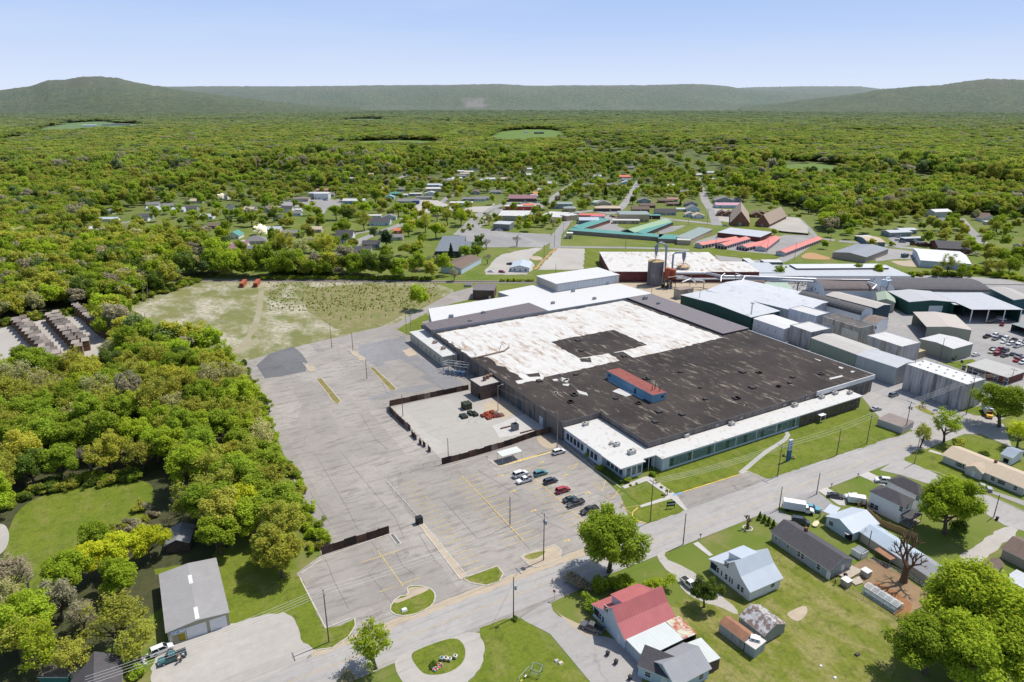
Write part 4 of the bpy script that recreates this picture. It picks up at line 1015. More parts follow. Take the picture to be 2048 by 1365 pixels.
# ------------------------------------------------------------------ right-hand yard
def slab_windows(side,n,span,z,w_,h_,kind='window'):return[(side,-span/2+span*(i+.5)/n,z,w_,h_,kind)for i in range(n)]
build('drying_kiln','white metal kiln building nearest the corner of the black roof','industrial building',rect3('F195,300','F405,372','F490,325',7.),7.,'low',.5,'x',.15,siding((.60,.61,.62),.5,3,.06),R_WHITEC,ops=[('S',-6,3.6,.6,1.2,'steel'),('S',0,3.6,.6,1.2,'steel'),('S',5,3.6,.6,1.2,'steel')])
build('drying_kiln','square weathered concrete kiln with streaked white roof','industrial building',rect3('F445,345','F590,395','F700,360',9.),9.,'flat',0,'x',.1,W_STAIN,R_WHITE,parapet=.25)
build('drying_kiln','pale blue-grey kiln with snow-white blotchy roof behind the concrete one','industrial building',rect3('O190,600','O565,705','O765,665',9.),9.,'flat',0,'x',.1,siding((.50,.54,.60),.6,3,.08,dirt=(.34,.35,.38)),R_WHITE,parapet=.3)
build('drying_kiln','tall stained concrete kiln with blackened flat roof','industrial building',rect3('O655,710','O1160,870','O1345,825',9.5),9.5,'flat',0,'x',.1,siding((.44,.42,.36),3.,3,.1,dirt=(.17,.12,.09),depth=.5),roofing((.11,.10,.095),0,0,.2,.9,stain=(.3,.28,.26)),parapet=.3,ops=[('S',6,1.0,9,6.,'garage_door',plain((.60,.56,.47),.8,.15)),('S',-7,1.,6.,5.5,'garage_door',plain((.36,.38,.42),.8,.3))])
build('warehouse','long pale green gabled shed alongside the black roof','warehouse',rect3('F590,432','F898,545','F1020,500',8.),8.,'gable',.9,'x',.2,W_GREENM,roofing((.42,.40,.36),1.,0,.08,.6,seam=.1))
build('warehouse','blue-grey metal shed joined to the end of the pale green shed','warehouse',rect3('F900,547','F1175,636','F1287,590',8.),8.,'gable',.9,'x',.2,siding((.38,.41,.40),.5,3,.08),R_GREYM)
build('drying_kiln','shiny ribbed metal kiln with spotted white roof in the yard','industrial building',rect3('F972,415','F1208,492','F1312,455',8.5),8.5,'flat',0,'x',.15,siding((.46,.44,.43),.7,3,.12,dirt=(.22,.15,.11)),R_WHITE,parapet=.15)
bw=build('warehouse','big stained concrete warehouse with bright white roof beside the street corner','warehouse',rect_xy(275.1,287.2,126.8,151.6)[:0]or rect3('F1240,612','F1655,752','F1762,708',11.),11.,'flat',0,'x',.1,siding((.46,.45,.44),1.4,3,.15,dirt=(.13,.12,.12),depth=.35),R_WHITEC,parapet=.2)
for i in range(14):
 mb=MB();mb.box(-11.5+i*1.75,-10.9+i*1.75,-2.2 if i%2 else 2.6,-1.6 if i%2 else 3.2,11.0,11.3);part('roof_vent',mb,plain((.3,.3,.3)),bw)
build('warehouse','green-walled shed with pale grey roof beside the parked cars','warehouse',rect3('Q325,770','Q758,900','Q1042,840',6.5),6.5,'gable',.7,'y',.2,siding((.27,.29,.23),.5,3,.08),roofing((.50,.50,.49),0,0,.08),ops=[('S',9,1.2,1.6,1.3,'dark'),('E',-4,1.2,1.4,1.3,'dark'),('S',13.0,1.2,1.2,1.3,'dark')])
sh=build('open_shed','tan-roofed shed open on its shaded side in the middle of the yard','shed',rect3('Q415,612','Q995,657','Q830,465',7.),7.,'gable',1.0,'y',.3,siding((.31,.32,.24),.5,3,.08),roofing((.44,.395,.345),1.,1,.06,.6,seam=.1),open_sides='W')
build('warehouse','dark green gabled building with a white sliding door','warehouse',rect3('Q185,290','Q768,290','Q560,150',7.5),7.5,'gable',1.1,'y',.2,W_DKGREEN,roofing((.42,.42,.42),1.,1,.05,.5,seam=.1),ops=[('S',3.0,.1,7.5,5.,'garage_door',plain((.50,.55,.57),.6))])
cn=build('open_canopy','huge grey open-sided canopy roof on white columns','canopy',rect3('Q1000,388','Q1660,388','Q1225,170',7.5),7.5,'flat',0,'x',.3,W_DKGREEN,R_GREYM_Y,open_sides='SW',posts=None)
W_,D_=rect3('Q1000,388','Q1660,388','Q1225,170',7.5)[3:]
for i in range(4):
 mb=MB();mb.box(-W_/2+.3+i*(W_-.8)/3,-W_/2+.7+i*(W_-.8)/3,-D_/2,-D_/2+.4,0,7.5);part('column',mb,plain(WHITE),cn)
build('open_canopy','lower left bay of the grey canopy with shaded interior','canopy',rect3('Q770,325','Q925,330','Q700,170',7.),7.,'flat',0,'x',.2,W_DKGREEN,R_GREYM_Y,open_sides='S')
build('warehouse','dark green warehouse with tan roof at the far right edge','warehouse',rect3('Q1230,110','Q1545,265','Q1310,20',7.5),7.5,'gable',1.2,'x',.2,siding((.03,.10,.12),.5,3,.1),roofing((.38,.36,.33),1.,0,.05,.6,seam=.1))
build('arched_warehouse','very long barrel-roofed dark warehouse along the railway hedge','warehouse',rect3('Q0,150','Q1230,165','Q980,15',6.),6.,'arch',3.6,'x',.3,W_WHITE,roofing((.105,.10,.105),4,0,.12,.9,seam=.1))
build('arched_warehouse','brown barrel-roofed hall with white gable end, behind the green long shed','warehouse',rect3('O680,360','O1390,360','O1290,215',6.),6.,'arch',3.6,'x',.4,siding((.58,.62,.66),.5,3,.06),roofing((.15,.125,.12),6,0,.15,.9,seam=.2),ops=[('W',0,3,1.2,1.6,'dark'),('W',4,1,1.2,1.6,'dark'),('W',-4,3,1.2,1.6,'dark')])
build('arched_warehouse','dark ribbed barrel roof with white stepped front among the kilns','warehouse',rect3('O300,450','O1170,690','O1290,640',7.),7.,'arch',3.2,'x',.3,W_WHITE,roofing((.10,.098,.10),2.6,0,.1,.9,seam=.5))
build('warehouse','white block-fronted wing with tiny windows beside the concrete kiln','warehouse',rect3('O1190,760','O1390,805','O1420,700',6.5),6.5,'gable',1.2,'x',.05,W_WHITE,roofing((.20,.16,.13),0,0,.2,.9),ops=[('S',2,3.6,.8,1.3,'dark'),('S',3.6,3.6,.8,1.3,'dark'),('S',3,.1,1.0,2.1,'steel')])
build('warehouse','navy-walled shed with long tan roof behind the dark barrel roof','warehouse',rect3('O690,415','O1385,595','O1545,540',8.),8.,'gable',1.,'x',.2,siding((.02,.05,.075),.5,3,.1),roofing((.42,.385,.345),1.,0,.05,.6,seam=.1))
build('warehouse','dark green mill hall under a wide silver-white roof beside the mauve roof strip','warehouse',rect3('G1065,378','G1545,530','G1745,488',7.5),7.5,'gable',1.2,'y',.3,W_DKGREEN,roofing((.50,.51,.52),1.4,1,.06,.5,stain=(.36,.37,.38),seam=.1))
build('mill_hall','broad patched silver roof hall stretching right of the silos','warehouse',rect3('G1240,345','G1900,500','G2000,380',8.),8.,'gable',1.6,'x',.3,siding((.42,.43,.44),.5,3,.1),roofing((.52,.53,.55),2.2,0,.06,.5,stain=(.32,.33,.35),amt=(.52,.75),seam=.12))
build('mill_shed','pale green roofed shed with white wall under the conveyor','shed',rect3('O10,385','O330,390','O330,260',6.5),5.,'shed',2.,'x',.2,siding((.56,.60,.64),.5,3,.08),roofing((.33,.42,.34),1.,0,.08,.6,seam=.1))
build('mill_shed','brown roofed low shed behind the pale green one','shed',rect3('G1440,300','G1640,325','G1700,290',5.),5.,'gable',1.,'x',.2,W_BLOCK,R_SHING_B)
build('mill_shed','small green-gabled loading house with timber supports','shed',rect3('O1400,490','O1640,515','O1570,400',6.),6.,'gable',1.6,'y',.3,siding((.35,.37,.30),.5,3,.1),roofing((.30,.36,.27),.8,1,.1,.7,seam=.15),ops=[('S',0,.1,3.4,4.2,'opening')])
build('boiler_house','small brick-red block house with brown flat roof near the orange tank','shed',rect3('N805,710','N905,745','N1060,690',6.),6.,'flat',0,'x',.1,W_BLOCK,roofing((.30,.22,.17),0,0,.2,.9))
bo=build('brick_office','low red brick office with wide grey flat roof by the car park','office',rect3('Q950,1110','Q1455,1265','Q1640,1170',3.6),3.6,'flat',0,'x',.7,W_BRICK,roofing((.40,.40,.37),0,0,.06,.9),ops=[('S',-9.5,.5,1.6,2.4,'window'),('S',-6.5,.3,1.4,2.6,'window'),('S',-3,.3,5.,2.6,'window'),('S',4,.5,1.6,2.4,'window'),('S',8,.5,1.6,2.4,'window')])
build('open_shed','dark open vehicle shed cut by the right edge of the view','shed',rect3('Q1520,575','Q1720,640','Q1800,570',4.),4.,'shed',.6,'x',.3,plain((.06,.09,.09)),roofing((.22,.25,.24),0,0,.1),open_sides='S')
build('storage_box','long low grey concrete-walled container on the lawn corner by the plant gate','container',rect3('F1043,985','F1215,1045','F1240,985',2.6),2.6,'flat',0,'x',.05,siding((.44,.42,.41),.5,3,.08),roofing((.24,.20,.18),0,0,.15,.9))
# long white mill across the tracks
wm_=build('mill_building','long white-roofed red brick mill across the tracks behind the silos','mill',rect3('G582,218','G1600,220','G1330,150',7.),7.,'flat',0,'x',.2,brick((.20,.05,.045)),M_WHITE,clr=4)
build('mill_building','deeper left part of the white-roofed brick mill','mill',rect3('G582,216','G1338,150','G560,86',7.06)[:0]or rect3('G582,216','G1180,217','G870,84',7.06),7.06,'flat',0,'x',.2,brick((.20,.05,.045)),M_WHITE,clr=4)
build('mill_building','far right corner of the white-roofed brick mill','mill',rect3('G1000,150','G1335,150','G1285,86',7.03),7.03,'flat',0,'x',.2,brick((.20,.05,.045)),M_WHITE,clr=4)
build('long_shed','long silver-roofed shed behind the conveyor and hedge','shed',rect3('L500,800','L1385,800','L1290,735',4.),4.,'flat',0,'x',.2,W_WHITE,R_SILVER)
build('long_shed','slightly higher silver shed roof on the back of the long one','shed',rect3('L715,755','L1255,752','L1250,728',5.2),5.2,'flat',0,'x',.2,plain((.08,.10,.14)),roofing((.55,.57,.58),1.,0,.05))
build('long_shed','low silver roof between the white mill and the long shed','shed',rect3('L490,780','L640,780','L640,722',4.5),4.5,'flat',0,'x',.2,W_WHITE,R_SILVER)
build('small_shed','small dark box shed by the loop road','shed',rect3('T1010,1115','T1090,1115','T1090,1065',3.2),3.2,'flat',0,'x',.1,plain((.12,.10,.09)),R_WHITE)
build('small_shed','long low white-roofed shelter by the loop road','shed',rect3('T1190,1110','T1400,1110','T1380,1080',2.6),2.6,'flat',0,'x',.1,plain((.10,.12,.12)),R_WHITE)
# ------------------------------------------------------------------ silos, tank, cyclones, pipes
def cyclone(q,zb,H,label,pipes,r=.9):
 t=thing('cyclone',label,'dust cyclone',(q.x,q.y,zb));mb=MB()
 mb.lathe([(.18,0),(.25,H*.2),(r,H*.62),(r,H),(r*.4,H),(r*.4,H*1.06)],14);part('cone',mb,plain((.20,.24,.29),.5,.15,metal=.3),t,smooth=False)
 for pth,rr in pipes:
  mb=MB();mb.tube([Vector(p)-Vector((q.x,q.y,zb))for p in pth],rr,8);part('pipe',mb,plain((.24,.28,.32),.45,.1,metal=.3),t)
 return t
W_SILO=siding((.20,.195,.20),1.1,2,.15,dirt=(.10,.095,.095),depth=.3)
q=g('N485,650');HS=24.
ht=None
def height_at(q,py):
 lo,hi=0.,80.
 for _ in range(40):
  m=(lo+hi)/2
  if proj((q.x,q.y,m))[1]>py:lo=m
  else:hi=m
 return lo
def off(q,dx,dy):return Vector((q.x+dx,q.y+dy,0))
HS=height_at(q,490+262*250/2048);RS=(g('N620,640')-g('N360,640')).length/2*.98
si=thing('silo','tall dark grey cylindrical silo with tan top','silo',(q.x,q.y,0));mb=MB();mb.lathe([(RS,0),(RS,HS)],28);part('shell',mb,W_SILO,si)
mb=MB();mb.lathe([(RS+.15,HS-.2),(RS+.15,HS),(RS*.35,HS+1.0),(.3,HS+1.1)],28);part('roof',mb,plain((.42,.30,.16),.8,.25),si)
mb=MB()
for i in range(24):mb.bar((RS+.1,-.4,i*HS/24),(RS+.1,.4,i*HS/24),.06,.06)
mb.bar((RS+.1,-.4,0),(RS+.1,-.4,HS),.06,.06).bar((RS+.1,.4,0),(RS+.1,.4,HS),.06,.06);part('ladder',mb,plain(STEEL),si)
top=q+Vector((-1.0,-.5,HS+1))
cyclone(q+Vector((-1,-.5,0)),HS+1,9.5,'slim blue-grey cyclone on top of the tall silo with two looped pipes',[([top+Vector((0,0,9.5)),top+Vector((1,-1,11.2)),top+Vector((3.5,-3.5,10.5)),top+Vector((4.2,-4.5,7)),(q.x+3.4,q.y-5.8,0)],.5),([top+Vector((.3,0,10)),top+Vector((4,0,11.4)),top+Vector((7.5,-1.5,9)),top+Vector((7.6,-1.6,-8))],.5)],1.2)
q2=g('N935,560');H2=height_at(q2,490+350*250/2048);R2=(g('N1060,480')-g('N830,480')).length/2*.86
s2=thing('silo','shorter pale steel silo with sawdust-coloured top, right of the orange tank','silo',(q2.x,q2.y,0));mb=MB();mb.lathe([(R2*.94,0),(R2*.96,H2*.6),(R2,H2)],28);part('shell',mb,siding((.42,.39,.35),1.0,3,.1,dirt=(.2,.15,.11)),s2)
mb=MB();mb.lathe([(R2+.2,H2-.25),(R2+.2,H2),(.4,H2+.9)],28);part('roof',mb,plain((.48,.34,.20),.8,.25),s2)
mb=MB();ring=[(math.cos(a*PI/12)*(R2+.1),math.sin(a*PI/12)*(R2+.1),H2+1.0)for a in range(25)];mb.tube(ring,.05,4)
for a in range(0,24,2):mb.bar((ring[a][0],ring[a][1],H2),ring[a],.06,.06)
part('guardrail',mb,plain((.2,.12,.09)),s2)
t2=q2+Vector((0,0,H2+1))
cyclone(q2,H2+.9,8.6,'blue-grey cyclone with a square bent duct on the shorter silo',[([t2+Vector((0,0,8.4)),t2+Vector((-5,2.6,8.4)),t2+Vector((-6.6,3.4,7.2)),t2+Vector((-6.6,3.4,-12))],.65)],1.3)
q3=g('N720,700');H3=height_at(q3,490+385*250/2048);R3_=(g('N822,640')-g('N628,640')).length/2*.52
tk_=thing('dust_collector','rusty orange twin tank on a dark steel frame between the silos','tank',(q3.x,q3.y,0))
for i,(dx,dy)in enumerate(((-R3_*.85,.6),(R3_*.9,-.6))):
 mb=MB();mb.lathe([(R3_*.25,H3*.40),(R3_,H3*.55),(R3_,H3-i*.9),(R3_*.7,H3+.4-i*.9),(.3,H3+.6-i*.9)],20,c=(dx,dy));part('tank',mb,plain((.33,.085,.04),.8,.3,.6),tk_)
mb=MB()
for dx in(-R3_*1.7,0,R3_*1.7):
 for dy in(-R3_,R3_):mb.box(dx-.15,dx+.15,dy-.15,dy+.15,0,H3*.6)
for zz in(H3*.25,H3*.45):
 mb.bar((-R3_*1.7,-R3_,zz),(R3_*1.7,-R3_,zz),.2,.25).bar((-R3_*1.7,R3_,zz),(R3_*1.7,R3_,zz),.2,.25)
mb.bar((-R3_*1.7,-R3_,0),(0,-R3_,H3*.45),.12,.12).bar((0,-R3_,0),(R3_*1.7,-R3_,H3*.45),.12,.12);part('frame',mb,plain((.06,.05,.045),.7,.2),tk_)
mb=MB();mb.bar((-R3_*2,-R3_-1,H3*.62),(R3_*2,-R3_-1,H3*.62),1.2,.12);part('catwalk',mb,plain((.3,.28,.26)),tk_)
for i in range(10):
 rr=random.Random(i);dx,dy=rr.uniform(-5,5),rr.uniform(-4,3);mb=MB()
 if i%2:mb.box(dx-.9,dx+.9,dy-.7,dy+.7,0,rr.uniform(1,2.6))
 else:mb.tube([(dx,dy,0),(dx+rr.uniform(-1,1),dy,2.5),(dx+rr.uniform(-3,3),dy+rr.uniform(-2,2),4.)],.25,7)
 part('machinery' if i%2 else 'pipe',mb,plain(rr.choice([(.07,.12,.18),(.3,.3,.3),(.05,.05,.05),(.5,.5,.5),(.25,.16,.08)]),.6),tk_)
def duct(label,pts,r=.6,col=(.50,.52,.54),legs=0):
 pp=[g(s,z)for s,z in pts];o_=Vector((pp[0].x,pp[0].y,0));t=thing('conveyor_duct',label,'duct',o_)
 mb=MB();mb.tube([p-o_ for p in pp],r,8);part('pipe',mb,plain(col,.4,.1,metal=.3),t)
 for a,b in zip(pp,pp[1:]):
  n_=int((b-a).length/14)
  for i in range(n_):
   c_=a.lerp(b,(i+.5)/max(1,n_))-o_;mb=MB();mb.box(c_.x-.15,c_.x+.15,c_.y-.15,c_.y+.15,0,c_.z);part('support',mb,plain((.2,.2,.2)),t)
duct('upper silver conveyor duct running right from the orange tank',[('N830,462',9),('N1330,462',9),('N1600,520',9),('N2040,525',9),('O560,200',9)],.85)
duct('lower silver duct beneath the conveyor beside the mill roof',[('N830,550',6.5),('N1100,560',6.5),('N1500,560',7),('N2048,560',7.5),('O540,232',8)],.6)
duct('middle silver duct with a bend near the orange tank',[('N830,520',8),('N960,520',8),('N1060,545',8),('N1300,590',8)],.45)
duct('white curved pipe rising from the block house',[('N930,640',6),('N940,610',8),('N1075,560',9),('N1150,610',8),('N1165,650',6)],.45,(.66,.66,.66))
duct('second white curved pipe behind the first',[('N1130,580',8),('N1270,590',8),('N1300,610',6)],.45,(.6,.6,.6))
duct('bent white exhaust pipe nearer the silos',[('N1570,600',8.5),('N1575,520',10.5),('N1635,470',11)],.4,(.66,.66,.66))
duct('bent white exhaust pipe farther along the conveyor',[('N1910,610',8.5),('N1960,520',10.5),('N1815,470',11)],.4,(.66,.66,.66))
duct('broken conveyor run above the barrel roof',[('O560,205',9.5),('O900,208',10),('O1290,212',10)],.7,(.18,.18,.20))
duct('white bent pipe on the brown barrel roof',[('O1330,330',9),('O1385,275',10.5),('O1270,235',10.2)],.5,(.7,.7,.7))
q=g('O1490,420');hb=height_at(q,530+205*300/2048)
t=thing('hopper','white square hopper on stilts behind the small green-gabled house','hopper',(q.x,q.y,0));mb=MB();mb.box(-2.2,2.2,-2.2,2.2,hb*.62,hb).frustum((-.6,.6,-.6,.6),(-2.2,2.2,-2.2,2.2),hb*.45,hb*.62);part('bin',mb,plain((.52,.60,.66),.5,.1),t)
mb=MB();mb.tube([(-2,0,hb),(-1.5,0,hb+1.4),(2,0,hb+1.2),(2.6,0,hb-1)],.5,8);part('pipe',mb,plain((.7,.72,.74)),t)
for dx in(-2,2):
 for dy in(-2,2):mb=MB();mb.box(dx-.15,dx+.15,dy-.15,dy+.15,0,hb*.62);part('leg',mb,plain((.25,.2,.16)),t)
t=thing('scrap_heap','tangle of collapsed beams and rusty scrap by the white gable end','scrap',g('O450,330'));r_=random.Random(4)
for i in range(26):
 mb=MB();a=Vector((r_.uniform(-9,9),r_.uniform(-6,6),r_.uniform(0,7)));mb.bar(a,a+Vector((r_.uniform(-5,5),r_.uniform(-5,5),r_.uniform(-3,3))),.3,.3)
 part('beam',mb,plain(r_.choice([(.12,.07,.05),(.3,.2,.14),(.05,.05,.05),(.4,.4,.4)])),t)
# ================================================================== near houses
def cottage(name,label,rc,prof,wall,roofm,dorm,rmain,ops):
 t=build(name,label,'house',rc,3.2,'gable',0,'x',.45,wall,roofm,ops=ops,prof=prof,clr=4)
 x,y,rz,W,D=rc
# shed dormer on the street slope, its roof running back to the ridge
 u0,u1,v0=dorm;rv=max(prof,key=lambda p:p[1])
 zt=rv[1]-.15;ze=zt-.9;zb=prof_interp(prof,v0)
 mb=MB();mb.add([(u0,v0,zb-.4),(u1,v0,zb-.4),(u1,v0,ze),(u0,v0,ze),(u0,rv[0]+.1,zt-.2),(u1,rv[0]+.1,zt-.2),(u0,rv[0]+.1,zb),(u1,rv[0]+.1,zb)],[(0,1,2,3),(0,3,4,6),(1,7,5,2)])
 d=part('dormer',mb,wall,t)
 mb=MB();o_=.3;e=.12
 vs=[(u0-o_,v0+o_,ze-.05),(u1+o_,v0+o_,ze-.05),(u1+o_,rv[0],zt),(u0-o_,rv[0],zt)]
 mb.add(vs+[(a,b,c+e)for a,b,c in vs],[(0,1,2,3),(7,6,5,4),(0,4,5,1),(1,5,6,2),(2,6,7,3),(3,7,4,0)]);part('dormer_roof',mb,roofm,d)
 for k in(.3,.7):
  mb=MB();xx=u0+(u1-u0)*k;mb.box(xx-.5,xx+.5,v0,v0+.04,zb+.1,ze-.15);part('window',mb,GLASS,d)
 return t
def porch(t,W,D,side_depth,n,h,floor=True):
 """open porch cut under the street eave: posts, rail and deck"""
 for i in range(n):
  mb=MB();xx=-W/2+.2+i*(W-.4)/(n-1);mb.box(xx-.1,xx+.1,D/2-.3,D/2-.1,0,h);part('porch_post',mb,FRAME_W,t)
rcr=rect3('C620,722','C1012,546','C352,450',3.3)
pr_=lambda D:[(-D/2,3.2),(-D/2+.40*D*.55,5.2),(-D/2+.40*D,8.0),(-D/2+.66*D,5.0),(D/2,3.3)]
WREAL=[('W',-2.2,1.2,.8,1.5,'window'),('W',-3.3,1.2,.8,1.5,'window'),('W',-1.6,4.9,.9,1.4,'window'),('W',3.8,.2,1.,2.1,'door'),('W',-.9,4.9,.35,1.4,'shutter'),('S',0,1.2,1.4,1.2,'window')]
W5,D5=rcr[3],rcr[4]
house_r=cottage('house','blue-grey house with large red metal roof and dormer beside the side street',rcr,pr_(D5),siding((.50,.56,.60),.2,2,.05),R_RED,(-W5/2+3.0,-W5/2+10.4,3.2),R_RED,WREAL)
rcw=rect3('C1640,332','C1893,222','C1305,82',3.3)
W6,D6=rcw[3],rcw[4]
house_w=cottage('house','white clapboard house with pale silver roof and dormer on the lawn',rcw,pr_(D6),W_WHITE,R_PALEBLUE,(-W6/2+2.5,-W6/2+7.5,D6*.24),R_PALEBLUE,[('W',-.4*D6+1.5,1.1,.75,1.5,'window'),('W',-.4*D6+2.8,1.1,.35,1.5,'shutter'),('W',-1.0,1.1,.8,1.5,'window'),('W',1.0,1.1,.35,1.5,'shutter'),('W',0.2,1.1,.35,1.5,'shutter'),('W',-1.6,4.6,.8,1.5,'window'),('W',-.9,4.6,.35,1.5,'shutter'),('W',3.2,1.1,.8,1.4,'window'),('W',4.4,1.1,.8,1.4,'window'),('S',0,.1,.9,2.,'door'),('S',2.6,1.3,1.3,1.,'window')])
for t,W_,D_ in((house_r,W5,D5),(house_w,W6,D6)):
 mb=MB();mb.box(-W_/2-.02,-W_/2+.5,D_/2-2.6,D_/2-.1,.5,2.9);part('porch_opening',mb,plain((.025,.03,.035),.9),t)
 mb=MB();mb.box(-W_/2-.06,-W_/2+.06,D_/2-.25,D_/2,0,3.2).box(-W_/2-.06,-W_/2+.06,D_/2-2.7,D_/2-.2,.1,1.0);part('porch_rail',mb,plain((.60,.66,.70)),t)
# joined carport roofs and the grey house behind it
build('carport','long pale metal carport roof with a rusty striped end beside the red roof','carport',rect3('C772,888','C1090,735','C607,745',3.0),3.0,'flat',0,'x',.1,siding((.35,.40,.43),.2,2),roofing((.52,.56,.55),.8,0,.06,.5,seam=.25),open_sides='S')
build('carport','rust-striped end section of the metal carport roof','carport',rect3('C1092,733','C1198,690','C950,590',3.0),3.0,'flat',0,'x',.1,W_BROWNB,roofing((.56,.55,.42),.8,0,.2,.7,stain=(.36,.10,.06),scale=.35,amt=(.46,.54)),open_sides='S')
build('shed_roof','tin lean-to with one red sheet behind the bottom grey house','shed',rect3('C1265,940','C1392,890','C1135,765',2.9),2.9,'flat',0,'x',.1,W_BROWNB,roofing((.52,.54,.52),.8,0,.08,.6,stain=(.32,.10,.07),scale=.22,amt=(.62,.64)))
gh=build('house','pale blue house with grey ribbed roof and dark front gable at the bottom edge','house',rect3('C1030,1110','C1305,965','C850,890',3.),3.,'gable',2.2,'x',.4,siding((.42,.52,.58),.2,2,.05),roofing((.28,.285,.30),.7,0,.08,.5,seam=.3),ops=[('S',2.5,1.,1.2,1.3,'window'),('S',-2.5,1.,1.2,1.3,'window')])
rcd=rect3('C1000,1060','C1090,1020','C775,850',3.2)
build('house','black-shingled steep front roof of the bottom edge house','house',rect3('C725,945','C1000,1060','C785,850',3.0),2.9,'shed',1.9,'x',.25,siding((.42,.52,.58),.2,2,.05),R_SHING,ops=[('S',2.0,.2,1,2.1,'door'),('S',-1.5,1.,1.2,1.2,'window')])
# two old sheds
build('shed','grey plank shed with rust-brown roof on the lawn','shed',rect3('C1390,600','C1592,752','C1462,540',2.5),2.5,'gable',.9,'x',.15,siding((.40,.43,.44),.3,3,.12,dirt=(.24,.21,.18)),R_RUST)
build('shed','flat pale-roofed lean-to with a white truck cap on it','shed',rect3('C1600,762','C1682,818','C1690,700',2.5),2.5,'flat',0,'x',.1,siding((.34,.38,.38),.3,3,.12),roofing((.56,.53,.49),0,0,.1,stain=(.32,.16,.10)))
build('shed','grey-green barn with peeling patchwork tin roof on the lawn','shed',rect3('C1552,545','C1755,703','C1700,438',2.6),2.6,'gable',1.6,'x',.2,siding((.26,.28,.26),.3,3,.1),roofing((.42,.42,.43),.7,0,.2,.8,stain=(.17,.12,.10),scale=.9,amt=(.46,.52),seam=.35))
q=g('C1680,735',2.62);t=thing('truck_cap','white camper shell lying on the flat shed roof','camper shell',(q.x,q.y,2.68),R(-52));mb=MB();mb.frustum((-1.2,1.2,-.85,.85),(-1.0,1.0,-.7,.7),0,.65);part('shell',mb,plain((.72,.72,.70),.4),t)
mb=MB();mb.box(-.8,-.1,-.83,-.76,.15,.5).box(.1,.8,-.83,-.76,.15,.5);part('window',mb,GLASS,t)
# grey long house
lg=build('house','long slate-grey house with dark shingle roof and small front porch','house',rect3('D905,702','D1042,640','D568,482',3.),3.,'gable',2.2,'y',.45,W_GREYS,R_SHING,ops=[('W',9.2,.2,.9,2.,'door'),('W',6.2,1.,1.1,1.5,'window'),('W',1.2,1.,1.,1.5,'window'),('W',0.,1.,1.,1.5,'window'),('W',-3.6,1.3,.9,.9,'window'),('W',-7.6,1.4,.9,.6,'window'),('S',1.0,.4,.95,2.,'door'),('S',-2.2,1.5,.8,.7,'window'),('S',3.,1.5,.8,.7,'window')])
_d=rect3('D905,702','D1042,640','D568,482',3.)
mb=MB();mb.box(1.2,1.9,3.,3.7,3.5,5.9);part('chimney',mb,W_BRICK2,lg)
# pale house with blue-white roof, and the long tan building behind it
ph=build('house','pale blue house with white-blue metal roof and awning, jumbled yard in front','house',rect3('D1042,486','D1190,432','D887,393',3.),3.,'gable',1.7,'x',.4,W_PALEB,R_PALEBLUE,ops=[('W',-2.6,1.1,1.4,1.2,'window'),('W',3.4,.1,2.2,2.2,'opening')])
mb=MB();Dh=rect3('D1042,486','D1190,432','D887,393',3.)
mb.box(-Dh[3]/2-1.3,-Dh[3]/2,-5.0+1,-1.6-1.2,2.35,2.45);part('awning',mb,plain((.62,.56,.54)),ph)
build('carport','flat pale blue carport roof before the pale house','carport',rect3('1648,1024','1666,1031','1672,1014',2.9),2.9,'flat',0,'x',.2,W_PALEB,R_PALEBLUE,open_sides='SNWE',posts=[(-2.5,-1.5),(2.5,-1.5)])
tl=build('long_house','long tan workshop with silver-blue roof behind the bare tree','workshop',rect3('D1505,752','D1612,712','D1062,492',2.8),2.8,'gable',1.3,'y',.35,W_TANS,roofing((.40,.47,.53),1.0,1,.12,.5,stain=(.26,.27,.28),scale=.06,amt=(.50,.53),seam=.2),ops=[('W',10,1.,1.,.9,'window'),('W',-2,1.,.8,.7,'window'),('S',2,1.1,1.5,.9,'window'),('W',-12,.1,.9,2,'steel')])
W7,D7=rect3('D1505,752','D1612,712','D1062,492',2.8)[3:]
mb=MB();mb.box(-W7/2-2.6,-W7/2-.36,-1.,4.,2.2,2.3);part('canopy_roof',mb,R_RUST,tl)
mb=MB();mb.box(-W7/2-2.5,-W7/2-2.4,-.9,-.8,0,2.2).box(-W7/2-2.5,-W7/2-2.4,3.8,3.9,0,2.2);part('canopy_post',mb,plain((.2,.2,.2)),tl)
# twin two-storey houses
HB=[('W',4.6,4,1.0,1.5,'window'),('W',-3.5,.8,1.1,1.5,'window'),('W',-2.2,.8,1.1,1.5,'window'),('S',0,3.9,.9,1.5,'window'),('S',1.4,.2,1.,2.1,'door'),('S',-1.4,.9,.9,1.5,'window')]
h2=build('house','nearer of two narrow white two-storey houses with black hipped roofs','house',rect3('D1335,327','D1402,290','D1136,246',6.),6.,'hip',1.7,'x',.4,W_WHITE,R_SHING,ops=HB)
build('house','farther of two narrow white two-storey houses with black hipped roofs','house',rect3('D1435,266','D1502,236','D1240,181',6.),6.,'hip',1.7,'x',.4,W_WHITE,R_SHING,ops=HB)
W8,D8=rect3('D1335,327','D1402,290','D1136,246',6.)[3:]
mb=MB();mb.box(-W8/2,W8/2,-D8/2-3.2,-D8/2-.01,2.7,2.85);part('porch_roof',mb,R_SHING,h2)
mb=MB()
for xx in(-W8/2+.1,0,W8/2-.1):mb.box(xx-.06,xx+.06,-D8/2-3.1,-D8/2-2.98,.4,2.7)
mb.box(-W8/2,W8/2,-D8/2-3.1,-D8/2-3.05,1.2,1.3);part('porch_post',mb,plain((.05,.05,.05)),h2)
mb=MB();mb.box(-W8/2,W8/2,-D8/2-3.2,-D8/2-.01,.2,.4);part('porch_deck',mb,plain((.30,.26,.2)),h2)
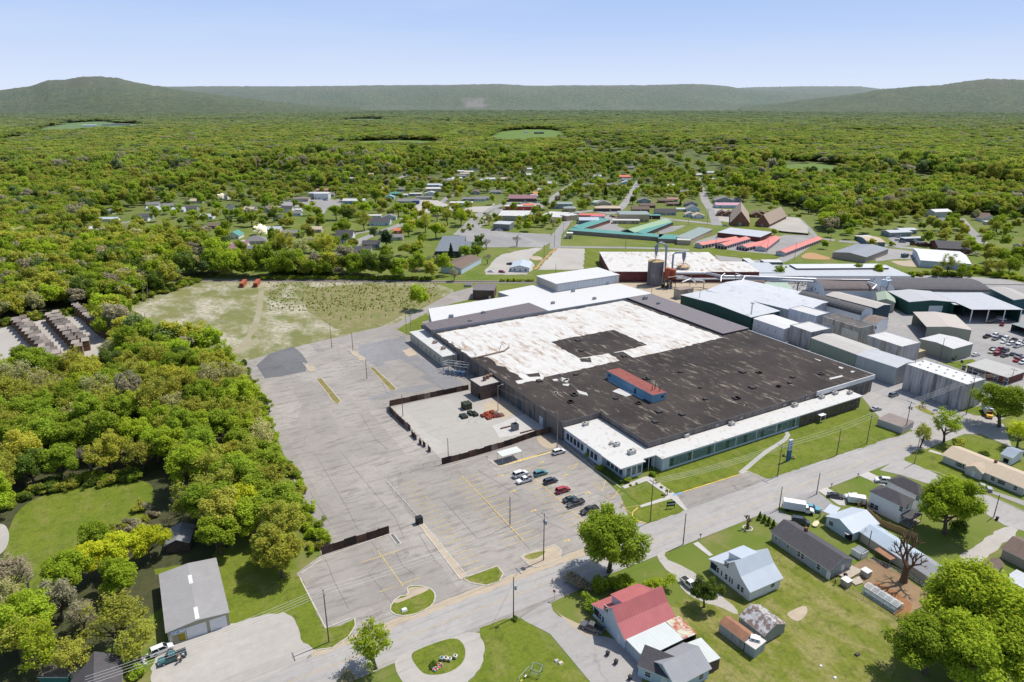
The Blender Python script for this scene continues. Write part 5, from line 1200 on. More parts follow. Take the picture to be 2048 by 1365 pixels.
# tan ranch house
rch=rect3('W697,1040','W1742,1470','W925,945',2.8)
tr=build('house','very long beige-roofed ranch house with small entrance gable at the right edge','house',rch,2.8,'gable',1.6,'x',.5,siding((.50,.50,.46),.2,2,.05),R_SHING_T,ops=[('S',-rch[3]/2+5.5,.9,1.6,1.3,'window'),('S',-rch[3]/2+4.5,.9,.4,1.4,'shutter'),('S',-rch[3]/2+6.6,.9,.4,1.4,'shutter'),('S',3.5,.9,1.2,1.3,'window'),('S',6,.9,2.2,1.3,'window'),('S',10,.9,1.,1.3,'window')])
xg=-rch[3]/2+10.5
mb=MB();d_=rch[4]/2
mb.add([(xg-2.4,-d_-1.4,0),(xg+2.4,-d_-1.4,0),(xg+2.4,-d_-1.4,2.7),(xg,-d_-1.4,4.1),(xg-2.4,-d_-1.4,2.7),(xg-2.4,-d_+.02,0),(xg-2.4,-d_+.02,2.7),(xg+2.4,-d_+.02,0),(xg+2.4,-d_+.02,2.7)],[(0,1,2,3,4),(0,4,6,5),(1,7,8,2)]);en=part('entrance_gable',mb,siding((.50,.50,.46),.2,2,.05),tr)
mb=MB()
for s in(-1,1):mb.add([(xg,-d_-1.8,4.2),(xg+s*2.8,-d_-1.8,2.62),(xg+s*2.8,-d_+1.5,2.9),(xg,-d_+3.5,4.2)],[(0,1,2,3)])
part('gable_roof',mb,R_SHING_T,en)
mb=MB();mb.box(xg-.5,xg+.5,-d_-1.46,-d_-1.38,.1,2.2);part('door',mb,DOORW,en)
mb=MB();mb.box(-rch[3]/2+12.6,-rch[3]/2+13.3,.3,1.1,3.6,5.4);part('chimney',mb,W_BRICK2,tr)
build('house','white cottage with blue-grey roof cut by the right edge, above the ranch house','house',rect3('W1455,1030','W1590,1080','W1640,960',3.),3.,'gable',1.2,'x',.4,W_WHITE,roofing((.26,.31,.37),.5,0,.1,seam=.1),ops=[('S',0,.4,1.6,1.6,'opening')])
build('house','tan house with brown shingle roof at the right edge beside the gravel drive','house',rect3('D1925,578','D2130,680','D2000,500',3.),3.,'gable',1.8,'x',.4,siding((.36,.31,.27),.2,2,.06),R_SHING_B,ops=[('S',2,1.,1.,1.2,'window'),('S',6,1.,1.,1.2,'window')])
build('shed','small brown garden shed with hipped roof by the gravel drive','shed',rect3('D1815,680','D1885,712','D1865,642',2.3),2.3,'gable',.9,'y',.2,siding((.30,.27,.24),.2,2,.06),R_SHING_B)
build('shed','silver-roofed lean-to half hidden by the huge corner trees','shed',rect3('D1935,755','D2080,830','D1990,700',2.4),2.4,'flat',0,'x',.2,W_GREYS,R_SILVER)
# garage on the left
ga=build('garage','grey-roofed two-bay garage with white roller doors beside the gravel yard','garage',rect_xy(-7.1,5.7,144,166.4),3.7,'gable',.7,'y',.3,siding((.34,.315,.22),.4,3,.06,depth=.15),roofing((.29,.28,.275),.6,1,.08,.6,stain=(.36,.34,.30),seam=.2),ops=[('S',-3.25+2.7,.1,3.9,2.9,'garage_door'),('S',4.05,.1,3.3,2.9,'garage_door'),('S',-3.6,.1,1.3,2.1,'door',plain((.32,.24,.015),.6)),('S',-5.0,.3,1.3,2.,'door',plain((.30,.26,.16),.8))])
mb=MB();mb.box(-.45,.45,2.5,6.2,4.42,4.60).box(-.45,.45,-11.2,-6.8,4.42,4.60);part('skylight',mb,plain((.60,.60,.57),.5),ga)
sg=MB();sg.box(-5.75,-2.75,-11.28,-11.2,2.5,3.3);s_=part('sign',sg,plain((.62,.68,.74),.5,.05),ga,'white sign board with blue lettering over the yellow door')
mb=MB();r_=random.Random(9)
for row,(z0_,hh,n_)in enumerate(((3.0,.16,16),(2.66,.18,12))):
 xx=-5.6
 for i in range(n_):
  ww=r_.uniform(.06,.16)
  if r_.random()<.8:mb.box(xx,xx+ww,-11.31,-11.27,z0_,z0_+hh*r_.uniform(.6,1))
  xx+=ww+.04
part('lettering',mb,plain((.03,.07,.28),.5),s_)
mb=MB()
for i in range(6):mb.box(-6.1,-5.85,-11.26,-11.2,.4+i*.36,.58+i*.36)
part('painted_stripe',mb,plain(WHITE),ga)
build('shed','old dark grey gabled shed half hidden under trees behind the garage','shed',rect3('A965,560','A1105,540','A925,470',2.6),2.6,'gable',1.3,'y',.3,W_BROWNB,roofing((.22,.22,.23),.6,1,.15,.8,stain=(.36,.36,.36)))
xl,xr,yn=g('A415,1345',3).x,g('A715,1345',3).x,g('A550,1185',5.6).y
build('house','house with steep black shingle roof cut by the bottom left edge','house',rect_xy(xl+.4,xr-.4,yn-14,yn-.5),3.,'gable',2.7,'y',.45,siding((.30,.27,.24),.2,2),R_SHING,ops=[('E',3,1.,1.2,1.3,'window')])
build('shed','low brown shed with a teal door beside the black-roofed house','shed',rect3('A225,1330','A390,1330','A390,1270',2.4),2.4,'flat',0,'x',.2,plain((.05,.17,.13)),roofing((.16,.13,.11),0,0,.2))
# ================================================================== town across the tracks
TC=[0]
def hs(s,w_,d_,rot,wall,roofm,label,h=2.8,rise=1.6,kind='gable',ax='x',cat='house',name='house',nw=3,extra=()):
 """a town building standing at s: plain volume, roof, a few windows and a door"""
 q=g(s);r_=random.Random(len(label)+TC[0]);TC[0]+=1
 ops=[('S',-w_/2+w_*(i+.5)/nw,.9,min(1.3,w_/nw*.5),1.2,'window')for i in range(nw)if i!=nw//2]+[('S',-w_/2+w_*(nw//2+.5)/nw,.1,1.,2.1,'door')]
 ops+=[('W',-d_*.2,.9,1.1,1.2,'window'),('W',d_*.2,.9,1.1,1.2,'window')]
 v=-q.normalized()*26;n_=Vector((-v.y,v.x,0)).normalized()*w_*.55;clear([q-n_,q+n_,q+n_+v,q-n_+v])
 return build(name,label,cat,(q.x,q.y,R(rot),w_,d_),h,kind,rise,ax,.5,wall,roofm,ops=ops+list(extra),frame=False,clr=5)
TW,TG,TB,TT,TR=W_WHITE,W_GREYS,W_PALEB,W_TANS,W_BRICK2
# roadside shops and houses at the left of town
hs('V920,210',9,8,-30,TW,R_SHING_G,'white house with a tall white chimney behind a blossoming tree',5,2,extra=())
hs('V985,335',9,8,-32,TW,R_SHING,'white steep-gabled house left of the brown brick one',4.5,3,ax='y')
hs('V1125,345',5,5,-32,TW,R_WHITE,'tiny white gabled shed by the roadside',2.4,1.2,ax='y',cat='shed',name='shed')
hs('V1190,340',11,8,-32,TR,R_SHING_T,'brick house with tan roof among the roadside houses',3,1.8)
hs('V1245,352',5,5,-32,TW,R_SHING_G,'small white garage right of the tan-roofed brick house',2.4,1.4,ax='y',cat='garage',name='garage')
hs('V1370,345',9,11,-32,TG,R_SHING_B,'brown-gabled grey house with pale front in the roadside row',3.4,2.8,ax='y')
hs('V1595,345',12,9,-32,TW,R_SHING,'white house with black roof at the right of the roadside row',3.6,3.)
hs('V1715,345',7,6,-32,TW,R_WHITE,'low white outbuilding right of the black-roofed white house',2.6,1,cat='shed',name='shed')
hs('V1690,385',10,7,-32,TB,R_SHING_G,'grey-blue house below the roadside row, near the junction',3,2)
hs('V1500,440',9,8,-32,W_BLUE,R_SHING,'blue-walled house with dark roof among trees',3,2.4,ax='y')
hs('V1035,625',10,12,-30,TW,R_TEAL,'white house with teal green roof in the wooded suburb',3.2,3,ax='y')
hs('V1260,680',17,12,-20,W_TANS,R_SHING_G,'large house with broad grey hipped roof in the wooded suburb',3,3.4,'hip')
hs('V1000,765',15,8,-25,TW,roofing((.30,.15,.17),.8,0,.1),'long low house with maroon metal roof',2.8,1.5)
hs('V1095,735',12,8,-25,TW,roofing((.31,.16,.18),.8,0,.1),'wing with a higher maroon roof joined to the maroon-roofed house',3.4,1.8)
hs('V1230,770',9,6,-25,TG,R_SHING_G,'small grey house right of the maroon roofs',2.8,1.8)
hs('V490,775',13,9,-25,TG,R_SHING_G,'grey hipped house alone in the trees at left',3,2.4,'hip')
hs('V520,890',24,8,-15,TW,R_SHING,'long dark-roofed house hidden by white blossoms',2.8,1.4)
hs('V1170,920',16,8,-15,TW,R_SHING,'dark-roofed house by the orange clay patch',2.8,1.4)
hs('V1840,690',12,7,-30,TW,R_SHING_B,'brown-roofed white house at the road behind golden trees',2.8,1.4)
hs('V1740,230',20,12,-28,TT,roofing((.22,.17,.15),0,0,.1),'brown-roofed roadside shop with parked cars',4,1.,'hip',cat='shop',name='shop')
hs('V1925,195',22,14,-28,TT,R_SILVER,'white flat-roofed two-storey shop at the road',6.5,.1,'flat',cat='shop',name='shop',nw=5)
hs('V1985,135',14,8,-28,TR,roofing((.34,.15,.12),0,0,.1),'reddish roofed building behind the two-storey shop',3,1.2,cat='shop',name='shop')
hs('V545,330',16,10,-20,TG,R_SHING,'large dark-roofed house in the left trees',3,2.2)
hs('V50,415',18,10,-15,TG,R_SHING,'dark-roofed house at the left of the suburb',3,1.8)
hs('J515,945',16,9,-20,TW,R_WHITE,'white house with silver roof on the left lane',3,1.4)
hs('J640,842',11,9,-25,TW,R_SHING_G,'white gabled house among trees near the left lane',3,1.8,ax='y')
hs('J640,885',18,8,-20,TW,R_PALEBLUE,'long pale-roofed house beside the left lane',2.8,1.2)
hs('J540,985',20,8,-15,TG,R_SHING,'dark low house right below the left lane',2.8,1.2)
hs('J705,935',14,8,-20,TG,R_SHING_B,'brownish roofed house at the end of the left lane',2.8,1.2)
hs('J830,885',14,8,-20,TW,R_SHING,'dark-roofed white house right of the left lane',2.8,1.2)
hs('J695,1125',14,8,-20,siding((.42,.16,.08),.2,2),R_SHING_G,'orange brick house on the lane at the wood edge',2.8,1.4)
# upper suburb rows
hs('R45,310',18,9,-25,TR,roofing((.42,.24,.20),0,0,.1),'pinkish-roofed long house above the two-storey shop',3,1.4)
hs('R30,385',18,14,-28,TW,R_WHITE,'white two-storey flat building with dark window bands',7,.1,'flat',cat='shop',name='shop',nw=4)
hs('R110,360',12,9,-25,TG,R_SHING_G,'grey house right of the white two-storey building',3,1.6)
hs('R290,295',12,8,-25,TR,R_SHING_B,'small brick house with brown roof near the left suburb street',3,1.6)
hs('R395,440',26,13,-28,siding((.28,.37,.45),.4,3),R_WHITE,'white gabled shop with pale blue front and brick base',4,1.8,cat='shop',name='shop',nw=4)
hs('R720,292',12,9,-28,TW,R_SILVER,'white house with pale hipped roof',3,1.8,'hip')
hs('R765,315',10,7,-28,TR,R_SHING_B,'red brick cottage behind the teal roof',2.8,1.4)
hs('R800,390',11,9,-28,TB,roofing((.16,.38,.42),.8,0,.1),'house with bright teal roof',3,2.,ax='y')
hs('R865,350',13,8,-28,TR,R_TEAL,'brick house with green metal roof',3,1.6)
hs('R965,365',8,7,-28,TG,R_WHITE,'small grey shed with white roof edge',3,1,cat='shed',name='shed')
hs('R1010,440',26,14,-30,TG,R_SHING_G,'grey gabled store with navy canopy',3.6,2.2,cat='shop',name='shop',nw=5)
hs('R1095,445',7,8,-30,plain((.02,.06,.22)),plain((.03,.09,.30)),'navy blue forecourt canopy at the grey store',4,.1,'flat',cat='canopy',name='canopy')
hs('R1090,352',16,8,-28,TG,R_WHITEC,'long white-roofed trailer behind the grey store',3,.2,'flat')
hs('R1190,390',20,9,-28,TT,R_SHING_G,'low flat building beside the grey store',3,.8)
hs('R1265,345',15,10,-28,TW,R_SILVER,'silver-gabled house right of the grey store',3,1.8,ax='y')
hs('R1320,300',26,14,-28,TT,R_WHITE,'big white-roofed hall in the pale row',4,1.4,cat='hall',name='hall')
hs('R1290,250',18,10,-28,TG,R_PALEBLUE,'blue-grey roofed house behind the white hall',3,1.4)
for i,(s,lb,m)in enumerate((('R1420,255','first pale-roofed house up the receding row behind the white hall',R_SILVER),('R1468,230','cream-roofed house second up the receding row',R_SHING_T),('R1465,198','grey-roofed house third up the receding row',R_SHING_G),('R1510,188','silver-roofed house fourth up the receding row',R_SILVER),('R1560,172','pale-roofed house fifth up the receding row',R_WHITE),('R1605,145','grey-roofed house sixth up the receding row',R_SHING_G),('R1650,120','cream-roofed house seventh up the receding row',R_SHING_T),('R1695,98','white-roofed house eighth up the receding row',R_WHITE),('R1590,92','long white-roofed house left of the top of the receding row',R_WHITEC),('R1745,62','dark-roofed house at the far top of the receding row',R_SHING))):
 hs(s,15,9,-28,(TW,TT,TG)[i%3],m,lb,3,1.4)
hs('R1085,175',17,10,-28,TG,R_SHING_B,'brown-roofed house at the bend of the suburb street',3,1.6)
hs('R1940,180',14,9,-28,TW,R_WHITE,'white roof among the trees at the top of town',3,1.4)
hs('R1610,465',26,12,-30,siding((.45,.16,.09),.4,3),R_WHITE,'white-roofed store with orange fascia band',4,.2,'flat',cat='shop',name='shop',nw=5)
hs('R1660,480',9,8,-30,plain((.03,.10,.30)),plain((.03,.10,.28)),'blue canopy in front of the orange-banded store',4,.1,'flat',cat='canopy',name='canopy')
hs('R1395,525',14,7,-30,TW,R_WHITEC,'long white trailer-like roof before the orange-banded store',3,.1,'flat',cat='shed',name='shed')
hs('R1770,330',11,16,-28,TG,R_SHING_B,'long brown-roofed house left of the town road',3,2.,ax='y')
hs('R1690,410',14,9,-28,TG,R_SHING_G,'grey house behind the orange-banded store',3,1.6)
hs('R1800,410',18,7,-28,TB,R_SHING_G,'long low blue-grey house behind the orange-banded store',2.8,1.2)
bg_=hs('R690,680',20,14,-28,siding((.46,.58,.68),.2,2),R_SHING,'blue-white gabled house with dark roof and columned porch',3.6,3.4)
hs('R625,610',14,8,-28,TB,R_WHITE,'pale flat roof directly behind the blue-white gabled house',3.4,.2,'flat')
hs('R800,620',13,10,-28,TB,R_SHING_G,'grey-gabled house right of the blue-white gabled one',3.2,2.,ax='y')
hs('R290,840',15,12,-28,TW,R_SHING,'steep dark-roofed house with white dormers and chimney',3.4,4.2)
hs('R225,890',9,6,-28,TW,R_SHING_G,'white garage by the steep dark-roofed house',2.8,1.4,cat='garage',name='garage')
hs('R480,1000',15,10,-28,TG,R_SHING,'dark grey roofed house nearest the railway trees',3,2.2)
hs('R590,930',14,9,-28,TG,R_SHING,'second dark grey roofed house, a little farther up the lane',3,2.2)
hs('R820,850',20,9,-28,TT,R_SHING_G,'grey-roofed house above the blackish tree',3,1.6)
hs('R895,775',8,7,-28,siding((.55,.14,.07),.2,2),roofing((.6,.17,.09),0,0,.1),'small orange-roofed shed among yards',2.8,1.6,cat='shed',name='shed')
build('warehouse','big blue-grey warehouse roof with white edge beside the empty car park','warehouse',rect3('R1310,985','R1600,985','R1560,810',5.),5.,'flat',0,'x',.2,plain((.05,.06,.07)),roofing((.16,.18,.205),3,0,.08,.8,seam=.15))
build('warehouse','right half of the blue-grey warehouse roof past its white ridge','warehouse',rect3('R1605,960','R1830,890','R1735,810',4.9),4.9,'flat',0,'x',.15,plain((.6,.62,.64)),roofing((.15,.17,.195),3,0,.08,.8,seam=.15))
build('long_shed','brown-roofed long shed with pale blue walls by the railway','shed',rect3('H617,120','H700,140','H760,45',4.)if False else rect3('K677,745','K797,755','K760,680',4.),4.,'gable',2.,'y',.3,W_PALEB,R_SHING_B)
wb_=build('office','small white building with pale blue roof alone in the gravel lot','office',rect3('K1088,745','K1195,748','K1225,715',3.4),3.2,'gable',1.6,'y',.5,W_WHITE,R_PALEBLUE,ops=[('S',-4,.9,1.3,1.3,'window'),('S',0,.1,1,2.1,'steel'),('S',4,.9,1.3,1.3,'window'),('S',-7,.9,1.3,1.3,'window')])
# middle of town
hs('S485,410',34,16,-30,plain((.10,.08,.07)),roofing((.27,.14,.16),.9,0,.08),'shop with broad maroon metal roof and parked cars',4,3.2,cat='shop',name='shop',nw=6)
hs('S465,510',36,10,-30,siding((.50,.09,.06),.4,3),R_WHITE,'long red-fronted shop with white roof',4.4,.2,'flat',cat='shop',name='shop',nw=6)
hs('S555,505',12,9,-30,siding((.75,.17,.05),.4,3),siding((.7,.16,.05),.4,3),'bright orange-red end block of the red-fronted shop',5.2,.1,'flat',cat='shop',name='shop')
build('warehouse','grey-white roofed block building behind the box-shaped one','warehouse',rect3('S205,580','S550,585','S560,525',5.),5.,'flat',0,'x',.2,W_BLOCK,R_WHITE)
build('storage_box','plain grey box-shaped building with cars parked along it','warehouse',rect3('S150,672','S335,680','S335,645',6.),6.,'flat',0,'x',.1,plain((.20,.20,.20),.9),R_SILVER)
hs('S650,350',10,9,-32,TW,roofing((.60,.26,.10),0,0,.08),'house with orange roof behind the maroon shop',3,2)
hs('S700,310',14,9,-32,TW,R_SILVER,'silver-roofed house behind the orange roof',3,1.8)
hs('S620,375',10,7,-32,TW,R_WHITE,'white-roofed garage before the orange-roofed house',3,1.2,cat='garage',name='garage')
hs('S545,65',14,9,-32,TW,R_WHITE,'white roof in the trees far above the maroon shop',3,1.4)
hs('S540,130',12,8,-32,TW,R_WHITEC,'second white roof in the trees, lower than the first',3,1.4)
hs('S925,490',24,16,-30,siding((.30,.34,.38),.4,3),R_GREYGREEN,'grey-blue corner shop with muted green roof',5.5,1.2,cat='shop',name='shop',nw=5)
hs('S1018,525',13,12,-30,W_TANB,R_GREYGREEN,'tan corner annex with muted green hipped roof',3.8,1.6,'hip',cat='shop',name='shop')
build('shop','long white-roofed shop behind the leafy clump','shop',rect3('S670,585','S905,600','S790,530',4.5),4.5,'flat',0,'x',.1,W_TANB,R_WHITE)
build('shop','tan-fronted end of the white-roofed shop at the street','shop',rect3('S910,570','S990,585','S1000,545',5.2),5.2,'flat',0,'x',.1,W_TANB,R_WHITE,ops=[('S',0,.2,2,2.5,'steel')])
hs('S1450,520',28,14,-30,plain((.10,.09,.09)),R_SHING_T,'shop with wide beige roof facing the town square',3.6,1.8,'hip',cat='shop',name='shop',nw=6)
hs('S1405,470',17,12,-30,TT,R_SHING_G,'grey steep-gabled house behind the beige-roofed shop',3.6,3.,ax='y')
hs('S1310,450',12,8,-30,TB,roofing((.40,.50,.46),.5,0,.1),'pale green-roofed house left of the steep grey gable',3,1.6)
hs('S1230,600',18,12,-32,siding((.44,.10,.09),.4,3),roofing((.55,.15,.13),.8,0,.1),'red diner roof with white patches beside the motel',3.4,.8,'hip',cat='shop',name='shop')
hs('S1335,605',15,10,-32,TW,roofing((.62,.17,.17),.8,0,.06),'bright red hipped roof right of the diner',3,1.8,'hip',cat='shop',name='shop')
hs('S1235,665',19,13,-32,siding((.12,.22,.26),.4,3),R_PALEBLUE,'blue-teal walled shed with pale gabled roof by the motel',4,2.,cat='shed',name='shed')
build('motel_wing','slanting motel wing with narrow green roof and dark doors','motel',rect3('S1160,728','S1480,625','S1440,595',3.4),3.4,'shed',.7,'x',.3,W_BRICK2,R_TEAL,ops=[('S',-30+i*7,.1,1.6,2.2,'window')for i in range(9)],frame=False)
build('motel_wing','long straight motel back wall under a green roof edge','motel',rect3('S1000,745','S2048,825','S1640,760',3.4),3.4,'flat',0,'x',.3,plain((.25,.21,.18)),R_TEAL)
build('motel_wing','wide light green gabled motel roof pointing at the town square','motel',rect3('S1640,755','S1800,770','T20,590',4.2)[:0]or rect3('S1755,770','T130,645','S1640,745',4.),4.,'gable',2.2,'x',.5,plain((.05,.08,.07)),R_GREEN)
build('motel_wing','green-roofed motel wing with dark room fronts beside the parking','motel',rect3('S1860,785','T150,650','S1780,775',3.6),3.6,'shed',.6,'x',.3,plain((.10,.08,.07)),R_TEAL)
build('motel_wing','sea-green flat roof between motel and storage units','motel',rect3('T-20,840','T200,850','T215,800',3.4),3.4,'flat',0,'x',.2,plain((.25,.21,.18)),R_TEAL)
build('motel_wing','long grey-green roofed wing ending in a white block, by the storage units','motel',rect3('T350,850','T600,735','T260,800',4.),4.,'shed',.8,'x',.3,W_TANB,R_GREYGREEN)
build('motel_wing','white-roofed low block at the end of the grey-green wing','motel',rect3('T195,855','T345,862','T380,830',4.),4.,'flat',0,'x',.2,W_TANB,R_WHITE)
hs('S1740,630',30,22,-32,W_TANB,R_GREYGREEN,'tan block hotel with flat muted green roof',7.5,.2,'flat',cat='hotel',name='hotel',nw=6)
hs('S1660,665',26,8,-32,W_TANB,R_WHITE,'low tan front block of the hotel',3.4,.2,'flat',cat='hotel',name='hotel',nw=6)
hs('S1945,610',18,8,-32,plain((.05,.05,.05)),R_TEAL,'dark carport with green edge right of the hotel',3.6,.2,'flat',cat='canopy',name='canopy')
hs('S1820,530',19,11,-32,W_BRICK2,R_SHING_B,'brown brick house with gables on the street corner',3.2,2.4)
hs('S1900,485',18,9,-32,W_BRICK2,R_SHING_B,'low brown house behind the corner one',3,1.6)
hs('S1865,430',15,10,-32,TG,R_SHING_G,'grey gabled house two lots above the corner',3.2,2.6,ax='y')
hs('S1645,155',18,11,-32,TT,roofing((.66,.17,.10),.8,0,.05),'house with bright orange-red roof far up the street',3,2)
hs('S1660,190',13,9,-32,TG,R_SHING_G,'grey house just below the orange-red roof',3,2)
hs('S1665,222',14,10,-32,TB,R_PALEBLUE,'pale blue gabled house below the grey one far up the street',3,2.4,ax='y')
hs('S1695,50',16,9,-32,TG,R_SHING_G,'grey-roofed house at the top of the right town street',3,1.8)
hs('S1225,250',16,10,-32,TW,R_SHING_G,'grey-white house half hidden in the middle trees',3,2)
hs('S60,195',16,10,-32,TG,R_SILVER,'pale grey roof above the round tree at town left',3,1.6)
hs('S30,400',18,8,-30,TB,R_SHING_G,'grey-blue low house left of the leafy street',3,1.4)
# church side of town
hs('T55,565',22,12,-32,TG,R_SHING,'dark-roofed grey house with a dormer by the motel road',3.2,3.)
hs('T365,530',15,11,-32,siding((.55,.66,.74),.2,2),R_SHING_G,'pale blue steep-gabled house on the street corner',3.4,3.4,ax='y')
hs('T350,470',14,9,-32,TG,R_SHING_B,'brown-gabled house behind the pale blue one',3.2,2.6,ax='y')
hs('T430,605',12,10,-32,TW,R_SHING_T,'white gabled house nearest the street crossing',3,2.4,ax='y')
hs('T335,590',10,8,-32,TB,R_SHING_T,'small blue-walled house left of the white gabled one',3,2.2,ax='y')
tq=g('T232,530');tt_=thing('gas_tank','horizontal white storage tank on the grass by the corner','tank',(tq.x,tq.y,0),R(-32));mb=MB();mb.tube([(-5,0,2.2),(-4.6,0,2.2),(4.6,0,2.2),(5,0,2.2)],1.7,14);part('shell',mb,plain((.72,.72,.70),.4),tt_)
mb=MB();mb.box(-3.4,-2.8,-1,1,0,1.2).box(2.8,3.4,-1,1,0,1.2);part('support',mb,W_CONC,tt_)
hs('T60,430',18,8,-32,W_BRICK2,R_SHING_B,'brown low house at the left of the church street',3,1.4)
hs('T135,415',13,8,-32,TT,roofing((.38,.2,.15),0,0,.1),'rust-roofed house in the same row',3,1.4)
hs('T150,465',14,7,-32,W_BRICK2,R_SHING_B,'small brown shed-like house below the rust roof',2.8,1.2)
hs('T770,485',30,11,-32,TB,roofing((.52,.30,.36),.8,0,.06),'house with long pinkish-purple roof behind the church drive',3.4,2)
hs('T715,430',22,14,-32,TG,R_SHING_G,'large dark-grey gabled house behind the pink roof',3.6,3.6,ax='y')
hs('T825,425',18,9,-32,TG,R_SHING_G,'low grey wing right of the large grey gable',3,1.8)
hs('T700,330',16,9,-32,TW,roofing((.42,.52,.49),.8,0,.1),'pale green roofed house in the upper right lots',3.2,1.8)
hs('T610,200',15,11,-32,siding((.55,.22,.15),.2,2),roofing((.42,.52,.62),.5,0,.05),'blue-gabled house with reddish front up the church street',3.2,3,ax='y')
hs('T710,215',12,8,-32,TW,roofing((.6,.32,.28),0,0,.1),'pale pink-roofed cottage right of the blue gable',2.8,1.4)
hs('T725,145',18,9,-32,TW,R_WHITE,'white-roofed house up the church street',3,1.8)
hs('T825,125',20,11,-32,TG,R_SHING_G,'grey hipped house at the top right of the church street',3,2.4,'hip')
hs('T425,130',15,8,-32,TW,R_WHITEC,'small white roof left of the street end',3,1.2)
hs('T565,105',19,8,-32,TW,R_WHITE,'long white roof right of the street end',3,1.2)
hs('T565,145',15,8,-32,W_BRICK2,roofing((.5,.2,.15),0,0,.1),'red-roofed house under the long white roof',3,1.4)
hs('T1290,245',34,12,-32,TW,R_WHITEC,'bright white long roofs among trees right of the church',3.5,1.2)
hs('T1400,262',22,10,-32,TW,R_WHITE,'second bright white roof, lower right of the first',3.2,1.2)
hs('T1475,285',12,8,-32,TW,R_WHITEC,'small white roof at the end of the bright white ones',3,1)
hs('T1755,350',20,12,-32,W_BRICK2,R_SHING_B,'brown house alone in the trees behind the church lot',3.4,2.4)
ch1=build('church','brown brick church hall with very steep tan roof, taller of the two','church',rect3('T805,650','T1020,660','T1065,545',3.6),3.4,'gable',11,'y',.5,W_BRICK2,roofing((.34,.27,.21),1.0,1,.06,.8,seam=.1),ops=[('S',0,.1,3,3.2,'steel')])
build('church','smaller steep-roofed brick church wing right of the taller one','church',rect3('T1085,655','T1245,670','T1280,560',3.6),3.4,'gable',8.5,'y',.5,W_BRICK2,roofing((.33,.26,.20),1.0,1,.06,.8,seam=.1),ops=[('S',0,.1,2,2.6,'steel')])
for s,lb in(('T700,575','leftmost little brown gabled porch of the church front'),('T780,580','second little brown gabled porch of the church front'),('T835,575','brown gabled porch against the tall church roof')):
 hs(s,10,11,-42,W_BRICK2,R_SHING_B,lb,3,2.6,ax='y',cat='porch',name='church_porch')
for s,lb in(('T1085,590','small gabled church link between the two steep roofs'),('T1145,580','second small gabled roof behind the church link')):
 hs(s,10,12,-42,W_BRICK2,R_SHING_B,lb,3,2.6,ax='y',cat='church',name='church_link')
build('long_building','long dark red brick building with silver roof above the storage units','warehouse',rect3('T655,770','T1140,825','T1210,760',4.2),4.2,'flat',0,'x',.3,brick((.20,.05,.045)),R_SILVER)
for i,(a,b,c,lb)in enumerate((('T395,895','T480,912','T640,790','leftmost'),('T645,905','T745,920','T845,812','second from left'),('T880,920','T990,940','T1060,835','middle'),('T1083,935','T1210,948','T1350,825','second from right'),('T1320,985','T1425,1000','T1640,812','rightmost'))):
 nd=4
 u_=build('storage_unit','%s of the five coral-roofed storage sheds'%lb,'storage shed',rect3(a,b,c,3.2),3.0,'gable',1.3,'y',.25,siding((.48,.50,.53),.5,3,.05),R_CORAL,group='storage sheds with coral red roofs',frame=False,ops=[('S',-4.2+2.8*k_,.1,2.,2.2,'shutter',plain((.10,.035,.045)))for k_ in range(nd)]if 0<i<3 else[])
 W9,D9=rect3(a,b,c,3.2)[3:]
 for k_ in range(int(D9/4)):opening(u_,'E',-D9/2+2+k_*4,.1,2.6,2.2,'shutter',W9,D9,False,plain((.12,.04,.05)))
# right part of town
build('warehouse','grey shallow-gabled warehouse with block front behind the long shed','warehouse',rect3('U-80,690','U290,745','U360,625',5.),4.6,'gable',1.6,'y',.3,siding((.34,.29,.25),.4,2,.08),roofing((.24,.255,.28),2,1,.08,.6,seam=.2))
build('warehouse','large white metal hall with shallow gabled roof at the right','warehouse',rect3('U900,778','U1460,820','U1445,690',5.5),5.,'gable',1.8,'x',.3,siding((.50,.54,.62),.5,3,.05),roofing((.62,.63,.64),1.5,0,.1,.5,seam=.15))
build('shop','long dark-roofed building with white dormers and red brick front','shop',rect3('U1100,640','U1460,660','U1465,590',4.),3.6,'gable',3.4,'x',.4,W_BRICK,R_SHING,ops=[('S',-12+4.8*i,.8,2,1.6,'window')for i in range(6)])
build('shop','tan-roofed shop with blue front and brown lean-to','shop',rect3('U310,575','U505,580','U505,520',4.),3.6,'gable',1.2,'x',.3,siding((.08,.16,.24),.4,3),R_SHING_T,ops=[('S',-3,.3,2,2,'window'),('S',4,.3,2,2,'window')])
hs('U270,560',13,10,-20,W_BROWNB,R_WHITE,'whitish-roofed brown lean-to left of the tan-roofed shop',3.4,.8,'hip',cat='shop',name='shop')
hs('U620,510',22,12,-20,TG,R_SILVER,'grey garage roofs behind the car dealer yard',4,1.,cat='garage',name='garage')
hs('U720,485',17,10,-20,TG,R_SILVER,'second grey garage roof behind the dealer yard',4,.8,cat='garage',name='garage')
hs('U800,570',20,6,-18,plain((.12,.16,.2)),R_SILVER,'dark blue long trailer office in the dealer yard',3,.3,'flat',cat='office',name='office')
hs('U1085,300',20,13,-18,siding((.52,.52,.50),.2,2),R_WHITEC,'white two-storey house with gleaming roof on the right',6.2,1.8)
hs('U1135,400',12,12,-18,TT,R_SHING_G,'grey-beige house behind the tall tree at right',6,1.8)
hs('U1035,200',13,9,-18,TG,R_SHING_G,'grey house above the gleaming-roofed white one',5,1.6)
hs('U1640,350',17,12,-38,TW,R_SHING_B,'white steep-gabled house on the curving street',3.4,3.4,ax='y')
hs('U1560,310',15,10,-38,W_BROWNB,R_SHING_B,'brown-roofed wing left of the steep white gable',3,2)
hs('U1680,385',12,7,-38,TW,R_WHITEC,'white carport roof below the steep white gable',2.8,.4,'flat',cat='carport',name='carport')
